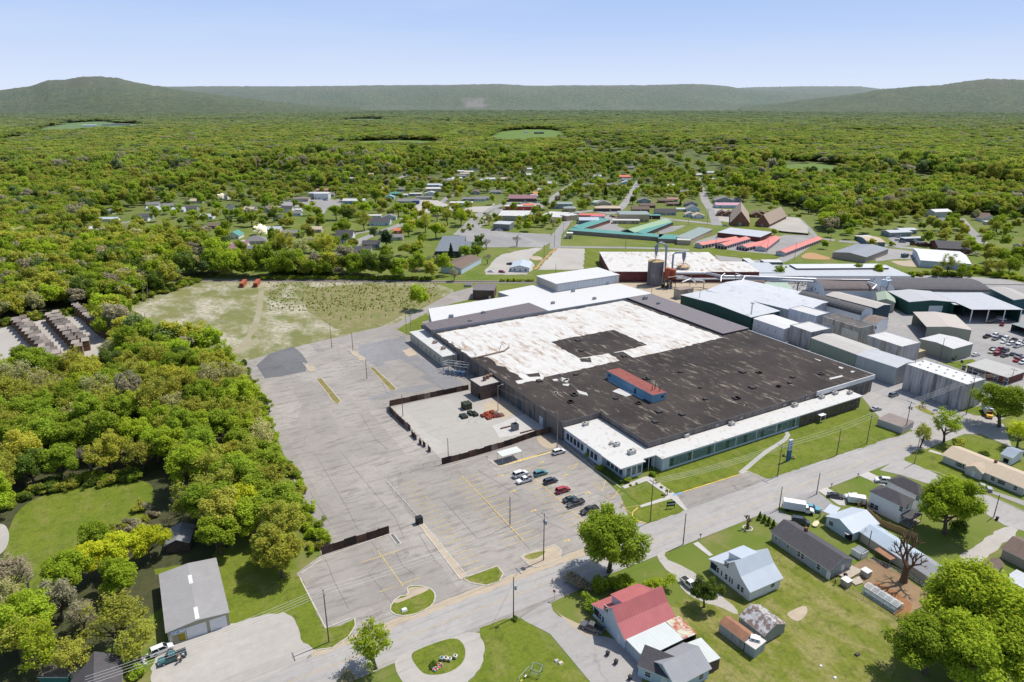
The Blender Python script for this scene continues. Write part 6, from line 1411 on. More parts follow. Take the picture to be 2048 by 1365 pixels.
hs('U2045,690',13,10,-20,TT,R_SHING_G,'beige house cut by the right edge above the hedge',5,1.6)
hs('L1960,40',30,14,-25,TW,R_SILVER,'pale roofs at the far right edge of the valley',4,2)
hs('L1890,85',24,12,-25,TG,R_SILVER,'grey roofs below the far right pale ones',4,2)
hs('L1820,70',18,12,-25,TG,R_SHING,'dark roof left of the far right grey ones',4,2)
hs('J10,600',34,14,-5,TW,R_WHITEC,'white building at the far left edge beside the lone pine',5,1.5)
hs('J80,270',60,25,0,TW,R_WHITEC,'tiny white farm roofs below the left hill',7,2,cat='barn',name='barn')
hs('J555,292',60,22,0,TW,R_WHITEC,'white barn in the far left fields',7,2,cat='barn',name='barn')
hs('J525,332',60,25,0,TW,R_SILVER,'grey-white barn on the light green far field',7,2,cat='barn',name='barn')
hs('J680,325',130,24,0,TG,R_SHING_G,'long low farm sheds beside the far fields',6,2,cat='barn',name='barn')
hs('J900,330',50,22,0,TW,R_WHITEC,'white barn right of the long farm sheds',7,2,cat='barn',name='barn')
hs('K350,22',24,10,-10,TG,R_SHING,'farmhouse with dark roof on the far hilltop pasture',4,2)
hs('1078,268',36,14,-10,W_DKGREEN,R_SHING,'long dark farm shed on the central far pasture',5,2,cat='barn',name='barn')
hs('1052,266',14,10,-10,TW,R_SHING_G,'little farmhouse left of the dark far shed',4,2)
for s,rot,k,lb in(('V150,330',-20,0,'pale roof left of the dark-roofed suburb house'),('V330,300',-20,1,'grey roof in the upper left suburb trees'),('V620,250',-25,2,'tan roof above the large dark-roofed house'),('V730,420',-25,0,'white house below the roadside row, at its left'),('V640,560',-22,1,'grey house in the wooded middle of the left suburb'),('V830,520',-25,3,'brown-roofed house left of the teal one'),('V1450,560',-28,0,'white house right of the pink blossoming tree'),('V1620,600',-28,1,'grey house above the golden trees'),('V1880,560',-28,2,'tan-roofed house above the lane with the blue gable'),('V200,620',-18,0,'white house at the wood edge far left of suburb'),('V330,760',-15,3,'brown house left of the hipped grey one'),('V760,850',-15,2,'tan house between the blossoms and the clay patch'),('J900,800',-22,1,'grey roof beyond the left lane houses'),('J1050,830',-25,0,'white roof between lane and roadside row'),('J760,960',-20,3,'brown roof below the left lane'),('J330,1030',-10,0,'white roof left of the pine clump'),('R560,130',-28,2,'tan roof above the blue-fronted shop trees'),('R380,180',-28,0,'white house high above the blue-fronted shop'),('R960,300',-28,1,'grey house beside the teal roofs'),('R1000,215',-28,0,'white roof left of the suburb bend'),('R1210,170',-28,3,'brown roof right of the big round tree'),('R1840,220',-28,0,'white roof above the long brown house'),('S180,330',-30,1,'grey roof in the trees at town left'),('S300,180',-30,2,'tan roof far above the maroon shop'),('S820,230',-32,0,'white house left of the far straight street'),('S870,130',-32,3,'brown roof at the far straight street'),('S1330,150',-32,0,'white roof in the far middle trees'),('S1500,250',-32,1,'grey house in front of the dark evergreen'),('T900,250',-32,2,'tan roof behind the broad church tree'),('T1050,200',-32,0,'white roof far behind the church'),('T260,330',-32,1,'grey roof left of the church street'),('T120,260',-32,0,'white roof in trees left of the church street'),('L1150,400',-25,3,'brown roof in the woods right of the church lot'),('L1330,330',-25,0,'white roof in the right-hand woods')):
 hs(s,13+k,9,rot,(TW,TG,TT,TR)[k],(R_SILVER,R_SHING_G,R_SHING_T,R_SHING_B)[k],lb,3,2)
# ================================================================== vehicles
PAINT=objcol('car_paint',.3,0,.6);TYRE=plain((.02,.02,.02),.8);RIM=plain((.4,.4,.41),.4);LAMP=plain((.75,.75,.72),.2);TAIL=plain((.45,.02,.02),.3);CGLASS=glass((.015,.02,.025),.08)
def side(mb,prof,hw,inset=.06):
 """a body from its side outline, tucked in a little toward the top"""
 z0,z1=min(p[1]for p in prof),max(p[1]for p in prof);n=len(prof);vs=[]
 for s in(-1,1):
  for x,z in prof:vs.append((x,s*(hw-inset*max(0,(z-z0)/(z1-z0)-.4)),z))
 mb.add(vs,[(i,(i+1)%n,n+(i+1)%n,n+i)for i in range(n)]+[tuple(range(n)),tuple(range(2*n-1,n-1,-1))])
CAR={'sedan':([(-2.35,.3),(-2.4,.72),(-2.25,.98),(-1.45,1.02),(.75,1.0),(1.9,.88),(2.3,.72),(2.35,.3)],(-1.6,1.0,-1.0,.3,1.0,1.44),(-1.4,1.4),.9,.33),'suv':([(-2.4,.38),(-2.45,.9),(-2.35,1.08),(.95,1.08),(1.1,1.06),(2.15,.98),(2.38,.75),(2.4,.38)],(-2.3,1.25,-2.0,.45,1.08,1.74),(-1.42,1.45),.95,.38),'pickup':([(-2.85,.48),(-2.9,1.05),(-2.85,1.08),(1.25,1.1),(2.6,1.04),(2.85,.8),(2.85,.45)],(-.9,1.35,-.65,.65,1.1,1.82),(-1.75,1.8),.98,.40),'van':([(-2.5,.35),(-2.5,1.2),(1.0,1.2),(2.1,1.0),(2.5,.8),(2.5,.35)],(-2.45,1.5,-2.3,.5,1.2,1.95),(-1.5,1.5),.98,.36)}
CARMESH={}
def car_proto(kind):
 if kind in CARMESH:return CARMESH[kind]
 prof,(a0,a1,b0,b1,z0,z1),wx,hw,wr=CAR[kind];d={}
 mb=MB();side(mb,prof,hw)
 mb.box(b0,b1,-hw+.26,hw-.26,z1-.01,z1+.05)
 for xa,xb in((a0,b0),(a1,b1),((a0+a1)/2,(b0+b1)/2)):
  for s in(-1,1):mb.bar((xa,s*(hw-.09),z0),(xb,s*(hw-.25),z1+.02),.08,.08)
 if kind=='pickup':
  mb.box(-2.88,-.98,hw-.16,hw-.05,1.06,1.28).box(-2.88,-.98,-hw+.05,-hw+.16,1.06,1.28).box(-2.9,-2.8,-hw+.06,hw-.06,1.06,1.28)
 d['body']=mb.mesh('body',PAINT)
 mb=MB();mb.frustum((a0,a1,-hw+.08,hw-.08),(b0,b1,-hw+.24,hw-.24),z0,z1);d['window']=mb.mesh('window',CGLASS)
 mb=MB();mb.tube([(0,-.11,0),(0,.11,0)],wr,14,0);mb.tube([(0,-.125,0),(0,.125,0)],wr*.6,10,1);d['wheel']=mb.mesh('wheel',[TYRE,RIM])
 mb=MB();mb.box(-.06,.03,-.18,.18,-.09,.09);d['headlight']=mb.mesh('headlight',LAMP)
 mb=MB();mb.box(-.03,.06,-.12,.12,-.12,.12);d['taillight']=mb.mesh('taillight',TAIL)
 if kind=='pickup':mb=MB();mb.box(-2.78,-1.0,-hw+.18,hw-.18,1.09,1.11);d['bed']=mb.mesh('bed',plain((.03,.03,.03)))
 CARMESH[kind]=d;return d
CARN={'sedan':'car','suv':'suv','pickup':'pickup_truck','van':'van'}
def car(kind,s,rz,col,label,group=None,full=True,sc_=1.,loc=None):
 d=car_proto(kind);prof,gg,wx,hw,wr=CAR[kind]
 q=loc or g(s);z=.05
 t=thing(CARN[kind],label,{'sedan':'car','suv':'car','pickup':'pickup truck','van':'van'}[kind],(q.x,q.y,z),R(rz),group);t.scale=(sc_,)*3
 b=link('body',d['body'],t);b.color=(*col,1)
 link('window',d['window'],t)
 if 'bed' in d:link('bed',d['bed'],t)
 for x in wx:
  for sd_ in(-1,1):link('wheel',d['wheel'],t,(x,sd_*(hw-.06),wr))
 if full:
  zz=.72 if kind!='pickup' else.86
  for sd_ in(-1,1):
   link('headlight',d['headlight'],t,(max(p[0]for p in prof)-.05,sd_*(hw-.25),zz));link('taillight',d['taillight'],t,(min(p[0]for p in prof)+.03,sd_*(hw-.2),zz+.05))
 return t
WH,BK,NV,RD,GY,SV=(.75,.75,.74),(.012,.012,.014),(.02,.03,.06),(.36,.012,.03),(.12,.125,.13),(.42,.43,.45)
for a in(('suv','E1255,708',0,WH,'white SUV with dark roof glass parked alone by the yellow kerb'),('suv','E992,862',4,WH,'large white SUV at the left end of the parked group',1.12),('pickup','E1022,902',180,WH,'white pickup truck next to the large white SUV'),('suv','E1130,856',0,(.05,.22,.25),'teal SUV behind the white vehicles'),('suv','E1198,908',0,NV,'dark navy SUV below the teal one'),('suv','E1282,970',0,RD,'red SUV in the middle of the lot'),('sedan','E1332,1032',0,(.012,.04,.055),'dark teal sedan beside the black pickups'),('pickup','E1368,1062',180,(.02,.025,.03),'black pickup with silver trim close beside the sedan'),('pickup','E1462,1108',180,BK,'black pickup truck parked nearest the street'),('suv','F1150,828',0,(.16,.19,.24),'silver-blue SUV on the drive beside the stained warehouse'),('sedan','F1028,925',-10,SV,'silver car parked at the end of the office wing'),('sedan','D940,280',-48,(.015,.015,.02),'black car on the concrete drive beside the street'),('pickup','D1052,290',140,WH,'white pickup on the concrete drive in front of the twin houses'),('suv','D1218,190',140,WH,'white car tucked beside the farther two-storey house'),('van','D735,432',-48,(.02,.03,.055),'dark blue van between the grey house and the box truck'),('pickup','D792,355',-48,(.10,.36,.46),'turquoise pickup beside the white box truck'),('pickup','D1800,235',-48,SV,'silver pickup parked in front of the ranch house'),('pickup','D88,805',-90,WH,'white pickup half hidden by the round tree'),('pickup','C342,655',122,(.09,.09,.10),'grey pickup parked beside the red-roofed house'),('suv','A948,1182',8,WH,'white SUV parked beside the garage'),('pickup','A1010,1230',184,(.01,.11,.12),'teal pickup with a loaded bed in front of the garage'),('sedan','Q1045,990',-5,WH,'white car behind the green-walled shed')):
 car(*a[:5],group=None,sc_=a[5]if len(a)>5 else 1.)
# load in the teal pickup
q=g('A1050,1215',1.2);t=thing('junk_load','mixed scrap and boxes piled in the teal pickup bed','scrap',(q.x,q.y,1.17));r_=random.Random(2)
for i in range(9):
 mb=MB();a,b=r_.uniform(-.8,.6),r_.uniform(-.6,.6);mb.box(a,a+.4,b-.15,b+.2,0,r_.uniform(.2,.5));part('box',mb,plain(r_.choice([(.1,.2,.5),(.4,.2,.1),(.6,.55,.5),(.05,.05,.05)])),t)
# lot at the right
cols={'black':BK,'white':WH,'grey':(.2,.2,.21),'navy':NV,'red':RD,'silver':SV,'cream':(.6,.57,.45)}
rows=[('back','black1195,752 white1292,738 grey1302,782 navy1380,757 white1428,778 white1415,822 black1538,800 white1498,848 white1622,832 white1590,875 silver1668,852 grey1700,800 white1740,870'),('front','navy1275,912 cream1258,952 red1365,922 red1332,980 black1428,942 black1422,1002 navy1530,982 grey1598,1012 red1592,1062 grey1660,1032 white1655,1090 black1720,1040')]
for rn,t in rows:
 seen={}
 for i,e in enumerate(t.split()):
  cn=''.join(ch for ch in e if ch.isalpha());kd=('suv','sedan','pickup')[(i*7+len(cn))%3]
  seen[cn]=seen.get(cn,0)+1
  car(kd,'Q'+e[len(cn):],(180 if i%3 else 0)+rnd.uniform(-4,4),cols[cn],'%s %s, %s %s one from left, %s row of right-hand car park'%(cn,CARN[kd].replace('_',' '),ordw(seen[cn]-1),cn,rn),'cars in the right-hand car park',False)
for i,(s,c,lb)in enumerate((('S60,560','black','dark car first in line on the street left of the white roofs'),('S85,575','white','white car in the line on the left street'),('S165,750','black','dark car leftmost before the box-shaped building'),('S200,750','white','white car second before the box-shaped building'),('S232,752','white','white car third before the box-shaped building'),('S268,752','black','dark car last before the box-shaped building'),('S330,625','white','white car behind the box-shaped building'),('S395,440','white','white car leftmost at the maroon-roofed shop'),('S440,448','black','dark car second at the maroon-roofed shop'),('S490,438','white','pale car middle at the maroon-roofed shop'),('S535,438','white','white car fourth at the maroon-roofed shop'),('S625,432','grey','grey car alone right of the maroon-roofed shop'),('S655,430','white','white car at the right edge of the maroon shop lot'),('S1125,595','white','white car turning at the corner'),('S1130,645','black','dark car beside the teal shed'),('S1495,590','navy','dark blue car in the hotel lot'),('S1520,600','red','red car in the hotel lot'),('S1590,595','navy','navy car nearest the hotel'),('S1420,535','black','black car at the beige-roofed shop'),('S1405,585','grey','dark truck right of the red roof'),('T745,700','silver','silver car on the road before the church'),('U1515,718','white','white car beside the large white hall'),('U640,570','white','white car leftmost in the dealer yard'),('U690,590','grey','grey car in front of the dealer yard'),('U650,535','silver','silver car at the back of the dealer yard'),('U805,590','black','black car right of the dealer office'),('U840,585','white','white car right of the dealer office'),('U890,600','navy','navy car in the dealer yard'),('U950,605','red','red car at the right of the dealer yard'),('U920,605','white','white car next to the red one in the dealer yard'),('V1530,255','black','black car leftmost by the brown roadside shop'),('V1510,280','black','black car on the road before the brown shop'),('V1590,235','silver','silver car behind the brown shop'),('V1715,262','black','black truck before the brown shop'),('V1860,245','navy','blue pickup at the two-storey shop'),('V2000,225','grey','grey car right of the two-storey shop'),('K970,775','white','white truck with open bed in the gravel lot'),('K1035,778','red','red car in the gravel lot'),('K1085,732','black','black car beside the small white office'),('U1030,395','white','white car in the drive by the tall tree'),('U960,260','white','white car beside the two-storey white house'))):
 car(('sedan','suv','pickup')[i%3],s,rnd.uniform(-50,-20),cols[c],lb,None,False)
def box_truck(s,rz,cab,box,label,L=6.2,Hb=3.3):
 q=g(s);t=thing('box_truck',label,'truck',(q.x,q.y,.05),R(rz));mb=MB();mb.box(-L+1.2,1.2,-1.2,1.2,.95,Hb);part('cargo_box',mb,plain(box,.5,.06),t)
 mb=MB();side(mb,[(1.3,.5),(1.3,2.3),(1.9,2.4),(2.5,1.55),(3.5,1.35),(3.7,1.0),(3.7,.5)],1.0);part('cab',mb,plain(cab,.4,.05),t)
 mb=MB();mb.add([(2.0,-.85,2.3),(2.0,.85,2.3),(2.55,.9,1.6),(2.55,-.9,1.6)],[(0,1,2,3)]);mb.box(1.5,2.1,-1.01,-.96,1.6,2.1).box(1.5,2.1,.96,1.01,1.6,2.1);part('window',mb,CGLASS,t)
 mb=MB();mb.box(-L+1.3,3.5,-.5,.5,.5,.9);part('chassis',mb,TYRE,t)
 for x in(-L+2.6,2.9):
  for sd_ in(-1,1):mb=MB();mb.tube([(x,sd_*.85-.15,.48),(x,sd_*.85+.15,.48)],.48,14);part('wheel',mb,TYRE,t)
 for sd_ in(-1,1):mb=MB();mb.box(3.68,3.74,sd_*.75-.15,sd_*.75+.15,.8,1.05);part('headlight',mb,LAMP,t)
box_truck('D735,365',-48,WH,(.72,.73,.74),'white box truck parked on the grass beside the grey house')
box_truck('F1790,960',-142,(.70,.36,.01),(.55,.62,.70),'yellow-cabbed box truck beside the large green tree at right',6.5)
q=g('D1062,312');t=thing('trailer','white enclosed trailer beside the wooden fence','trailer',(q.x,q.y,0),R(-48));mb=MB();mb.box(-2.4,2.4,-1.1,1.1,.5,2.5);part('body',mb,plain(WH,.5),t)
for sd_ in(-1,1):mb=MB();mb.tube([(-.2,sd_*1.1-.1,.35),(-.2,sd_*1.1+.1,.35)],.35,12);part('wheel',mb,TYRE,t)
q=g('Q1380,575');car('pickup','Q1390,590',20,RD,'red truck beside the canopy at right');car('van','Q1375,525',-40,WH,'white van behind the red truck')
q=g('Q1260,550');t=thing('flatbed_trailer','long flat wooden trailer in the yard by the canopy','trailer',(q.x,q.y,0));mb=MB();mb.box(-5,5,-1.2,1.2,.9,1.1);part('deck',mb,plain((.33,.27,.2)),t);mb=MB();mb.tube([(-3,-1.1,.45),(-3,1.1,.45)],.45,10);part('wheel',mb,TYRE,t)
# ================================================================== poles and wires
WOOD=plain((.13,.10,.08),.9,.25);WOODG=plain((.28,.25,.22),.9,.2)
POLES={}
def pole(key,s,top,label,arms=1,trans=0,lamp=0,wood=WOOD,r=.16,rz=90,guy=0):
 q=g(s);H=height_at(q,top)
 t=thing('utility_pole' if arms or trans else('lamp_post' if lamp else 'wooden_pole'),label,'pole',(q.x,q.y,0),R(rz));mb=MB();mb.tube([(0,0,-.2),(0,0,H)],r,8,r1=r*.65);part('pole',mb,wood,t)
 for i in range(arms):
  z=H-.5-i*1.3;mb=MB();mb.box(-1.4,1.4,-.07,.07,z-.08,z+.08);a=part('crossarm',mb,WOODG,t);mb=MB()
  for x in(-1.25,-.7,.7,1.25):mb.cyl(x,0,z+.08,z+.34,.06,6)
  part('insulator',mb,plain((.5,.5,.5)),a)
 for i in range(trans):
  mb=MB();x=(-.45,.45,0)[i];mb.cyl(x,-.3,H-3.2,H-2.1,.3,10);part('transformer',mb,plain((.34,.37,.40),.5),t)
 if lamp:mb=MB();mb.tube([(0,0,H-.3),(0,-1.8,H+.2)],.05,5);mb.box(-.14,.14,-2.5,-1.7,H+.1,H+.26);part('lamp_arm',mb,plain((.5,.5,.5)),t)
 POLES[key]=(Vector((q.x,q.y,H)),R(rz));return t
for k,s,top,lb,kw in(('a','658,1285',1180,'brown utility pole with crossarm on the verge at bottom left',{}),('b','1027,1237',1155,'utility pole with transformer on the near side of the street',dict(trans=1,arms=0)),('c','1087,1121',1027,'utility pole with three transformers on the lot island',dict(trans=3)),('d','1300,1045',962,'utility pole on the small lawn before the office entrance',{}),('e','1366,1090',1028,'plain pole on the house side opposite the lawns',dict(arms=0)),('f','1555,953',890,'utility pole beside the blue pylon sign',{}),('g','1673,911',858,'plain pole on the front lawn right of the pylon sign',dict(arms=0)),('h','1733,888',830,'utility pole on the front lawn near the grey container',{}),('i','W195,740',803,'utility pole with transformers at the plant gate',dict(trans=2)),('j','W990,515',752,'tall pole beside the stained warehouse corner',dict(lamp=1)),('k','D610,350',974,'leaning plain pole by the shaded driveway',dict(arms=0)),('l','D830,262',946,'plain pole beside the concrete drive with the black car',dict(arms=0)),('m','D1405,80',868,'grey pole on the corner lawn by the half-bare tree',dict(arms=0,wood=WOODG)),('n','D1870,395',990,'brown pole beside the second street at right',dict(arms=0)),('o','D1125,620',1062,'pole between grey house and tan workshop',dict(arms=0)),('p','1020,1051',994,'short brown pole standing in the middle of the front lot',dict(arms=0)),('q','1114,898',822,'grey pole with braces at the end of the long fence',dict(arms=0,wood=WOODG)),('r','996,822',772,'grey lamp post inside the fenced courtyard',dict(arms=0,lamp=1,wood=WOODG)),('s','806,833',789,'plain pole inside the courtyard fence corner',dict(arms=0)),('t','897,925',877,'plain pole at the end of the long fence by the lot',dict(arms=0)),('u','951,752',706,'grey utility pole by the brick utility block',dict(wood=WOODG)),('v','907,735',684,'utility pole beside the annex corner',{}),('w','734,758',718,'thin lamp post at the end of the traffic island',dict(arms=0)),('x','706,702',665,'thin lamp post on the far traffic island',dict(arms=0)),('y','813,668',622,'tall pole with lights beside the rear driveway, left one',dict(arms=0,lamp=1,wood=WOODG)),('z','822,670',630,'second pole beside the rear driveway',dict(wood=WOODG)),('aa','I1942,632',647,'utility pole where the field meets the empty lot',{}),('ab','I870,568',626,'brown utility pole standing in the scraped field',{}),('ac','I868,355',565,'utility pole at the far corner of the scraped field',{}),('ad','I1068,650',690,'pole half hidden by trees at the near edge of the field',{}),('ae','N1200,1085',580,'utility pole before the green mill hall',{}),('af','G1535,605',605,'pole at the corner of the green mill hall',dict(arms=1)),('ag','N435,800',549,'steel utility pole in front of the tall silo',dict(arms=2)),('ah','K1342,630',450,'pole at the foot of the town street',{}),('ai','K1282,700',490,'utility pole beside the orange clay strip',{}),('aj','G210,230',527,'plain pole in the gravel strip',dict(arms=0)),('ak','S1655,960',475,'pole on the service road before the motel',{}),('al','G1378,220',525,'plain pole in front of the white mill',dict(arms=0)),('am','K318,815',524,'white lamp post by the railway trees',dict(arms=0,lamp=1,wood=plain((.6,.6,.6)))),('an','S1030,700',430,'tall pole by the town street right side',{}),('ao','S950,790',447,'pole by the town street left side',{}),('ap','T535,690',418,'pole at the church street corner',{}),('aq','T320,690',437,'pole on the crossing road left of the church',dict(arms=0)),('ar','T630,960',475,'pole in front of the storage sheds at left',dict(arms=0)),('as','T1215,1010',480,'pole in front of the storage sheds at middle',dict(arms=0)),('at','T1530,1070',487,'pole in front of the rightmost storage shed',dict(arms=0)),('au','T1935,890',468,'lamp post by the road right of the storage sheds',dict(arms=0,lamp=1)),('av','F1465,590',677,'lamp post in front of the green-walled shed',dict(arms=0,lamp=1)),('aw','F165,360',606,'pole between the mill hall and the white kiln',{}),('ax','F1265,765',720,'pole beside the big stained warehouse',dict(arms=0)),('ay','Q1505,1340',738,'utility pole in front of the brick office',{})):
 pole(k,s,top,lb,**kw)
WIRE=plain((.30,.30,.30),.5);WIRE_L=plain((.66,.64,.60),.4)
def wires(a,b,label,n=3,col=WIRE,r=.028,sag=.02,z=-.2,spread=1.2):
 A,ra=POLES[a];B,rb=POLES[b]if isinstance(b,str)else(b,0);d=(B-A);side_=Vector((-d.y,d.x,0)).normalized()
 for i in range(n):
  o_=side_*((i-(n-1)/2)*2*spread/max(1,n-1))if n>1 else Vector((0,0,0));mb=MB();pp=[]
  for k in range(11):
   t=k/10;p=A.lerp(B,t)+o_-A+Vector((0,0,z-d.length*sag*4*t*(1-t)));pp.append(p)
  mb.tube(pp,r,4,caps=False)
  o=link('power_line',mb.mesh('power_line',col,fix=False),None,A);tag(o,label,'power line','power lines')
for a,b,lb,kw in(('d','f','bright overhead wire sagging across the front lawn before the office wing',dict(n=4,col=WIRE_L)),('f','h','bright overhead wire crossing the lawn right of the pylon sign',dict(n=3,col=WIRE_L)),('h','i','overhead wire over the lawn toward the plant gate',dict(n=3,col=WIRE_L)),('i','j','overhead wire in front of the stained warehouse',dict(n=4,col=WIRE_L)),('c','d','overhead wire above the street before the front lot',dict(n=3,col=WIRE)),('b','c','single wire crossing the street',dict(n=1)),('b','e','dark wire running along the house side of the street',dict(n=2,z=-1.5)),('e','k','dark wire along the house side past the lawns',dict(n=1,z=-.5)),('k','l','dark wire above the driveways',dict(n=1,z=-.4)),('aa','ab','faint wire across the field edge',dict(n=2)),('ab','ac','faint wire over the scraped field',dict(n=2)),('u','v','wire between the poles by the utility block',dict(n=3)),('a','c','overhead wire above the lower lot',dict(n=3,col=WIRE_L)),('ag','ae','wire before the silo',dict(n=2)),('j','ay','wire toward the brick office',dict(n=3,col=WIRE_L)),('q','r','dark cable across the courtyard',dict(n=1,z=-.8))):
 wires(a,b,lb,**kw)
A_=POLES['a'][0];POLES['a0']=(A_+Vector((-45,-2,-1)),0);wires('a','a0','bright overhead wire above the gravel yard at bottom left',4,WIRE_L)
B_=POLES['b'][0];POLES['b0']=(Vector((0,112,B_.z)),0);wires('b','b0','long dark wire above the near edge of the street',2,WIRE)
# ================================================================== fences
PANELS=[plain(c,.9,.3,.6)for c in((.060,.036,.028),(.12,.070,.050),(.085,.052,.040),(.24,.18,.15),(.040,.028,.025))]
def fence(label,txt,reg,h=2.4,step=3.0,mats=PANELS,lean=0.,name='fence',pcol=None,thick=.09,gap=0):
 pp=gl(reg,txt);t=thing(name,label,'fence',pp[0]);r_=random.Random(len(label));k=0
 for a,b in zip(pp,pp[1:]):
  n=max(1,round((b-a).length/step))
  for i in range(n):
   u,v=a.lerp(b,i/n)-pp[0],a.lerp(b,(i+1)/n)-pp[0];k+=1
   if gap and r_.random()<gap:continue
   hh=h*r_.uniform(.93,1.05);off_=Vector((r_.uniform(-.06,.06)-lean*r_.random(),0,0));mb=MB()
   e=(v-u)*.02
   mb.bar(u+e+Vector((0,0,hh/2))+off_,v-e+Vector((0,0,hh/2))+off_,thick,hh);part('panel',mb,r_.choice(mats),t)
   mb=MB();mb.box(u.x-.09,u.x+.09,u.y-.09,u.y+.09,0,h+.15);part('post',mb,pcol or mats[0],t)
 return t
fence('dark weathered board fence along the far side of the courtyard','105,385 640,272','E')
fence('dark board fence along the left side of the courtyard','100,390 105,425 160,480 245,555','E',lean=.2)
fence('collapsing overgrown stretch of board fence at the courtyard gate','255,580 310,635 385,700','E',1.9,2.2,lean=.9,gap=.15)
fence('dark board fence between the courtyard and the front lot','458,785 700,720 930,650 1100,590 1225,560','E')
fence('dark board fence across the lower lot at left','130,615 330,550 525,490','B',2.6)
MESHF=plain((.30,.31,.32),.6)
def chain(label,txt,reg,h=1.8,step=4.,col=MESHF):
 pp=gl(reg,txt);t=thing('chain_link_fence',label,'fence',pp[0])
 for a,b in zip(pp,pp[1:]):
  n=max(1,round((b-a).length/step))
  for i in range(n+1):
   u=a.lerp(b,i/n)-pp[0];mb=MB();mb.cyl(u.x,u.y,0,h,.035,5);part('post',mb,col,t)
  u,v=a-pp[0],b-pp[0];mb=MB()
  for z in(h,h*.5,.1):mb.bar(u+Vector((0,0,z)),v+Vector((0,0,z)),.03,.03)
  n=int((b-a).length/.8)
  for i in range(n):
   p0,p1=u.lerp(v,i/n),u.lerp(v,(i+1)/n);mb.bar(p0+Vector((0,0,.1)),p1+Vector((0,0,h)),.012,.012);mb.bar(p1+Vector((0,0,.1)),p0+Vector((0,0,h)),.012,.012)
  part('wire_mesh',mb,col,t)
chain('leaning chain-link fence at the top of the front lot','95,880 250,835 415,790','E')
chain('chain-link fence down the left side of the front lot','90,900 180,1020 290,1150','E')
chain('chain-link fence with gate beside the plant drive','240,340 60,300 0,330','W')
chain('white pipe fence around the dirt yard','1125,640 1350,740 1560,880','D',1.2,col=plain((.6,.6,.6)))
chain('low chain-link fence along the grey house yard','900,750 1000,825 1210,940 1350,1025','D',1.2,col=plain((.12,.10,.09)))
fence('tan wooden privacy fence behind the twin white houses','1070,345 1120,310 1125,370 1200,440 1420,530','D',1.9,2.4,[plain(c,.9,.15)for c in((.38,.25,.13),(.42,.28,.15),(.34,.22,.11))])
fence('long brown fence along the road before the dark-roofed shop','775,618 1090,630','U',2.2,6,[plain((.16,.08,.05))])
fence('brown fence right of the dark-roofed shop','1450,650 1730,700','U',2.2,6,[plain((.16,.08,.05)),plain((.19,.1,.06))])
fence('dark low wall beside the church lot','1350,770 1690,805','T',1.6,8,[plain((.07,.04,.04))])
# ================================================================== timber yard, containers, courtyard stores
def lumber(H=4.8):
 mb=MB();r_=random.Random(1)
 for k in range(9):
  z=k*H/9;mb.box(-1.6+r_.uniform(-.1,.1),1.6,-1.25+r_.uniform(-.08,.08),1.25,z+.06,z+H/9-.04,r_.choice((0,0,2)))
 mb.box(-1.7,1.7,-1.35,1.35,H,H+.1,1)
 return mb
LM=[lumber().mesh('lumber_stack',[plain((.24,.155,.10),.9,.3,1.5),plain((c*1.15,c*.98,c*.85),.9,.2),plain((.15,.095,.065),.9,.3)])for c in(.13,.18,.27,.10,.20)]
for rn,a,b,n in(('first','98,508','345,760',14),('second','145,500','385,760',14),('third','295,480','470,670',12),('fourth','335,470','510,640',11),('rightmost','448,418','612,565',13)):
 A_,B_=g('I'+a),g('I'+b)
 for i in range(n):
  q=A_.lerp(B_,i/(n-1));o=link('lumber_stack',LM[(i*7+n+len(rn))%5],None,q,rnd.uniform(-.03,.03))
  o.scale=(1,(A_-B_).length/(n-1)/2.8,rnd.uniform(.92,1.06));tag(o,'tall lumber stack, %s from the far end of the %s row in the timber yard'%(ordw(i),rn),'lumber stack','rows of lumber stacks in the timber yard')
for s,lb in(('I1425,268','rust-red shipping container, left of two at the back of the field'),('I1505,266','rust-red shipping container, right of two at the back of the field')):
 q=g(s);u_=g('I1445,242')-g('I1410,285');t=thing('shipping_container',lb,'container',(q.x,q.y,0),math.atan2(u_.y,u_.x),'red containers at the back of the field');mb=MB();mb.box(-6,6,-1.25,1.25,.1,2.9);part('body',mb,siding((.36,.10,.05),.3,0,.15),t);mb=MB();mb.box(-6.05,-6.0,-1.2,1.2,.15,2.8);part('door',mb,plain((.20,.05,.03)),t)
def crate(s,w_,d_,h,col,label,rz=0,grp=None):
 q=g(s);t=thing('crate',label,'crate',(q.x,q.y,.07),R(rz),grp);mb=MB();n=max(1,round(h/.8))
 for i in range(n):mb.box(-w_/2,w_/2,-d_/2,d_/2,i*h/n,(i+1)*h/n-.12)
 part('bin',mb,plain(col,.8,.2),t);mb=MB()
 for x in(-w_/2-.03,-.04,w_/2-.03):mb.box(x,x+.07,-d_/2-.04,d_/2+.04,0,h)
 mb.box(-w_/2+.15,w_/2-.15,-d_/2+.12,d_/2-.12,h-.12,h-.1);part('slats',mb,plain(dim(col,.5)),t)
for a in(('E625,400',3.2,3.4,2.6,(.07,.085,.05),'tall dark olive stack of crates in the courtyard'),('E605,460',2.2,3.6,.9,(.05,.06,.055),'low dark crate left of the tall olive stack'),('E655,440',1.6,3.6,1.0,(.07,.08,.06),'dark slatted crate in front of the tall stack, left one'),('E680,445',1.6,3.6,1.0,(.06,.07,.05),'dark slatted crate in front of the tall stack, right one')):crate(*a)
reds=[('740,455',(.30,.05,.03)),('765,440',(.55,.10,.03)),('800,430',(.50,.09,.03)),('775,470',(.42,.09,.04)),('790,458',(.50,.10,.04)),('815,458',(.34,.06,.04)),('838,455',(.28,.06,.05)),('860,450',(.30,.2,.17)),('825,440',(.25,.24,.22))]
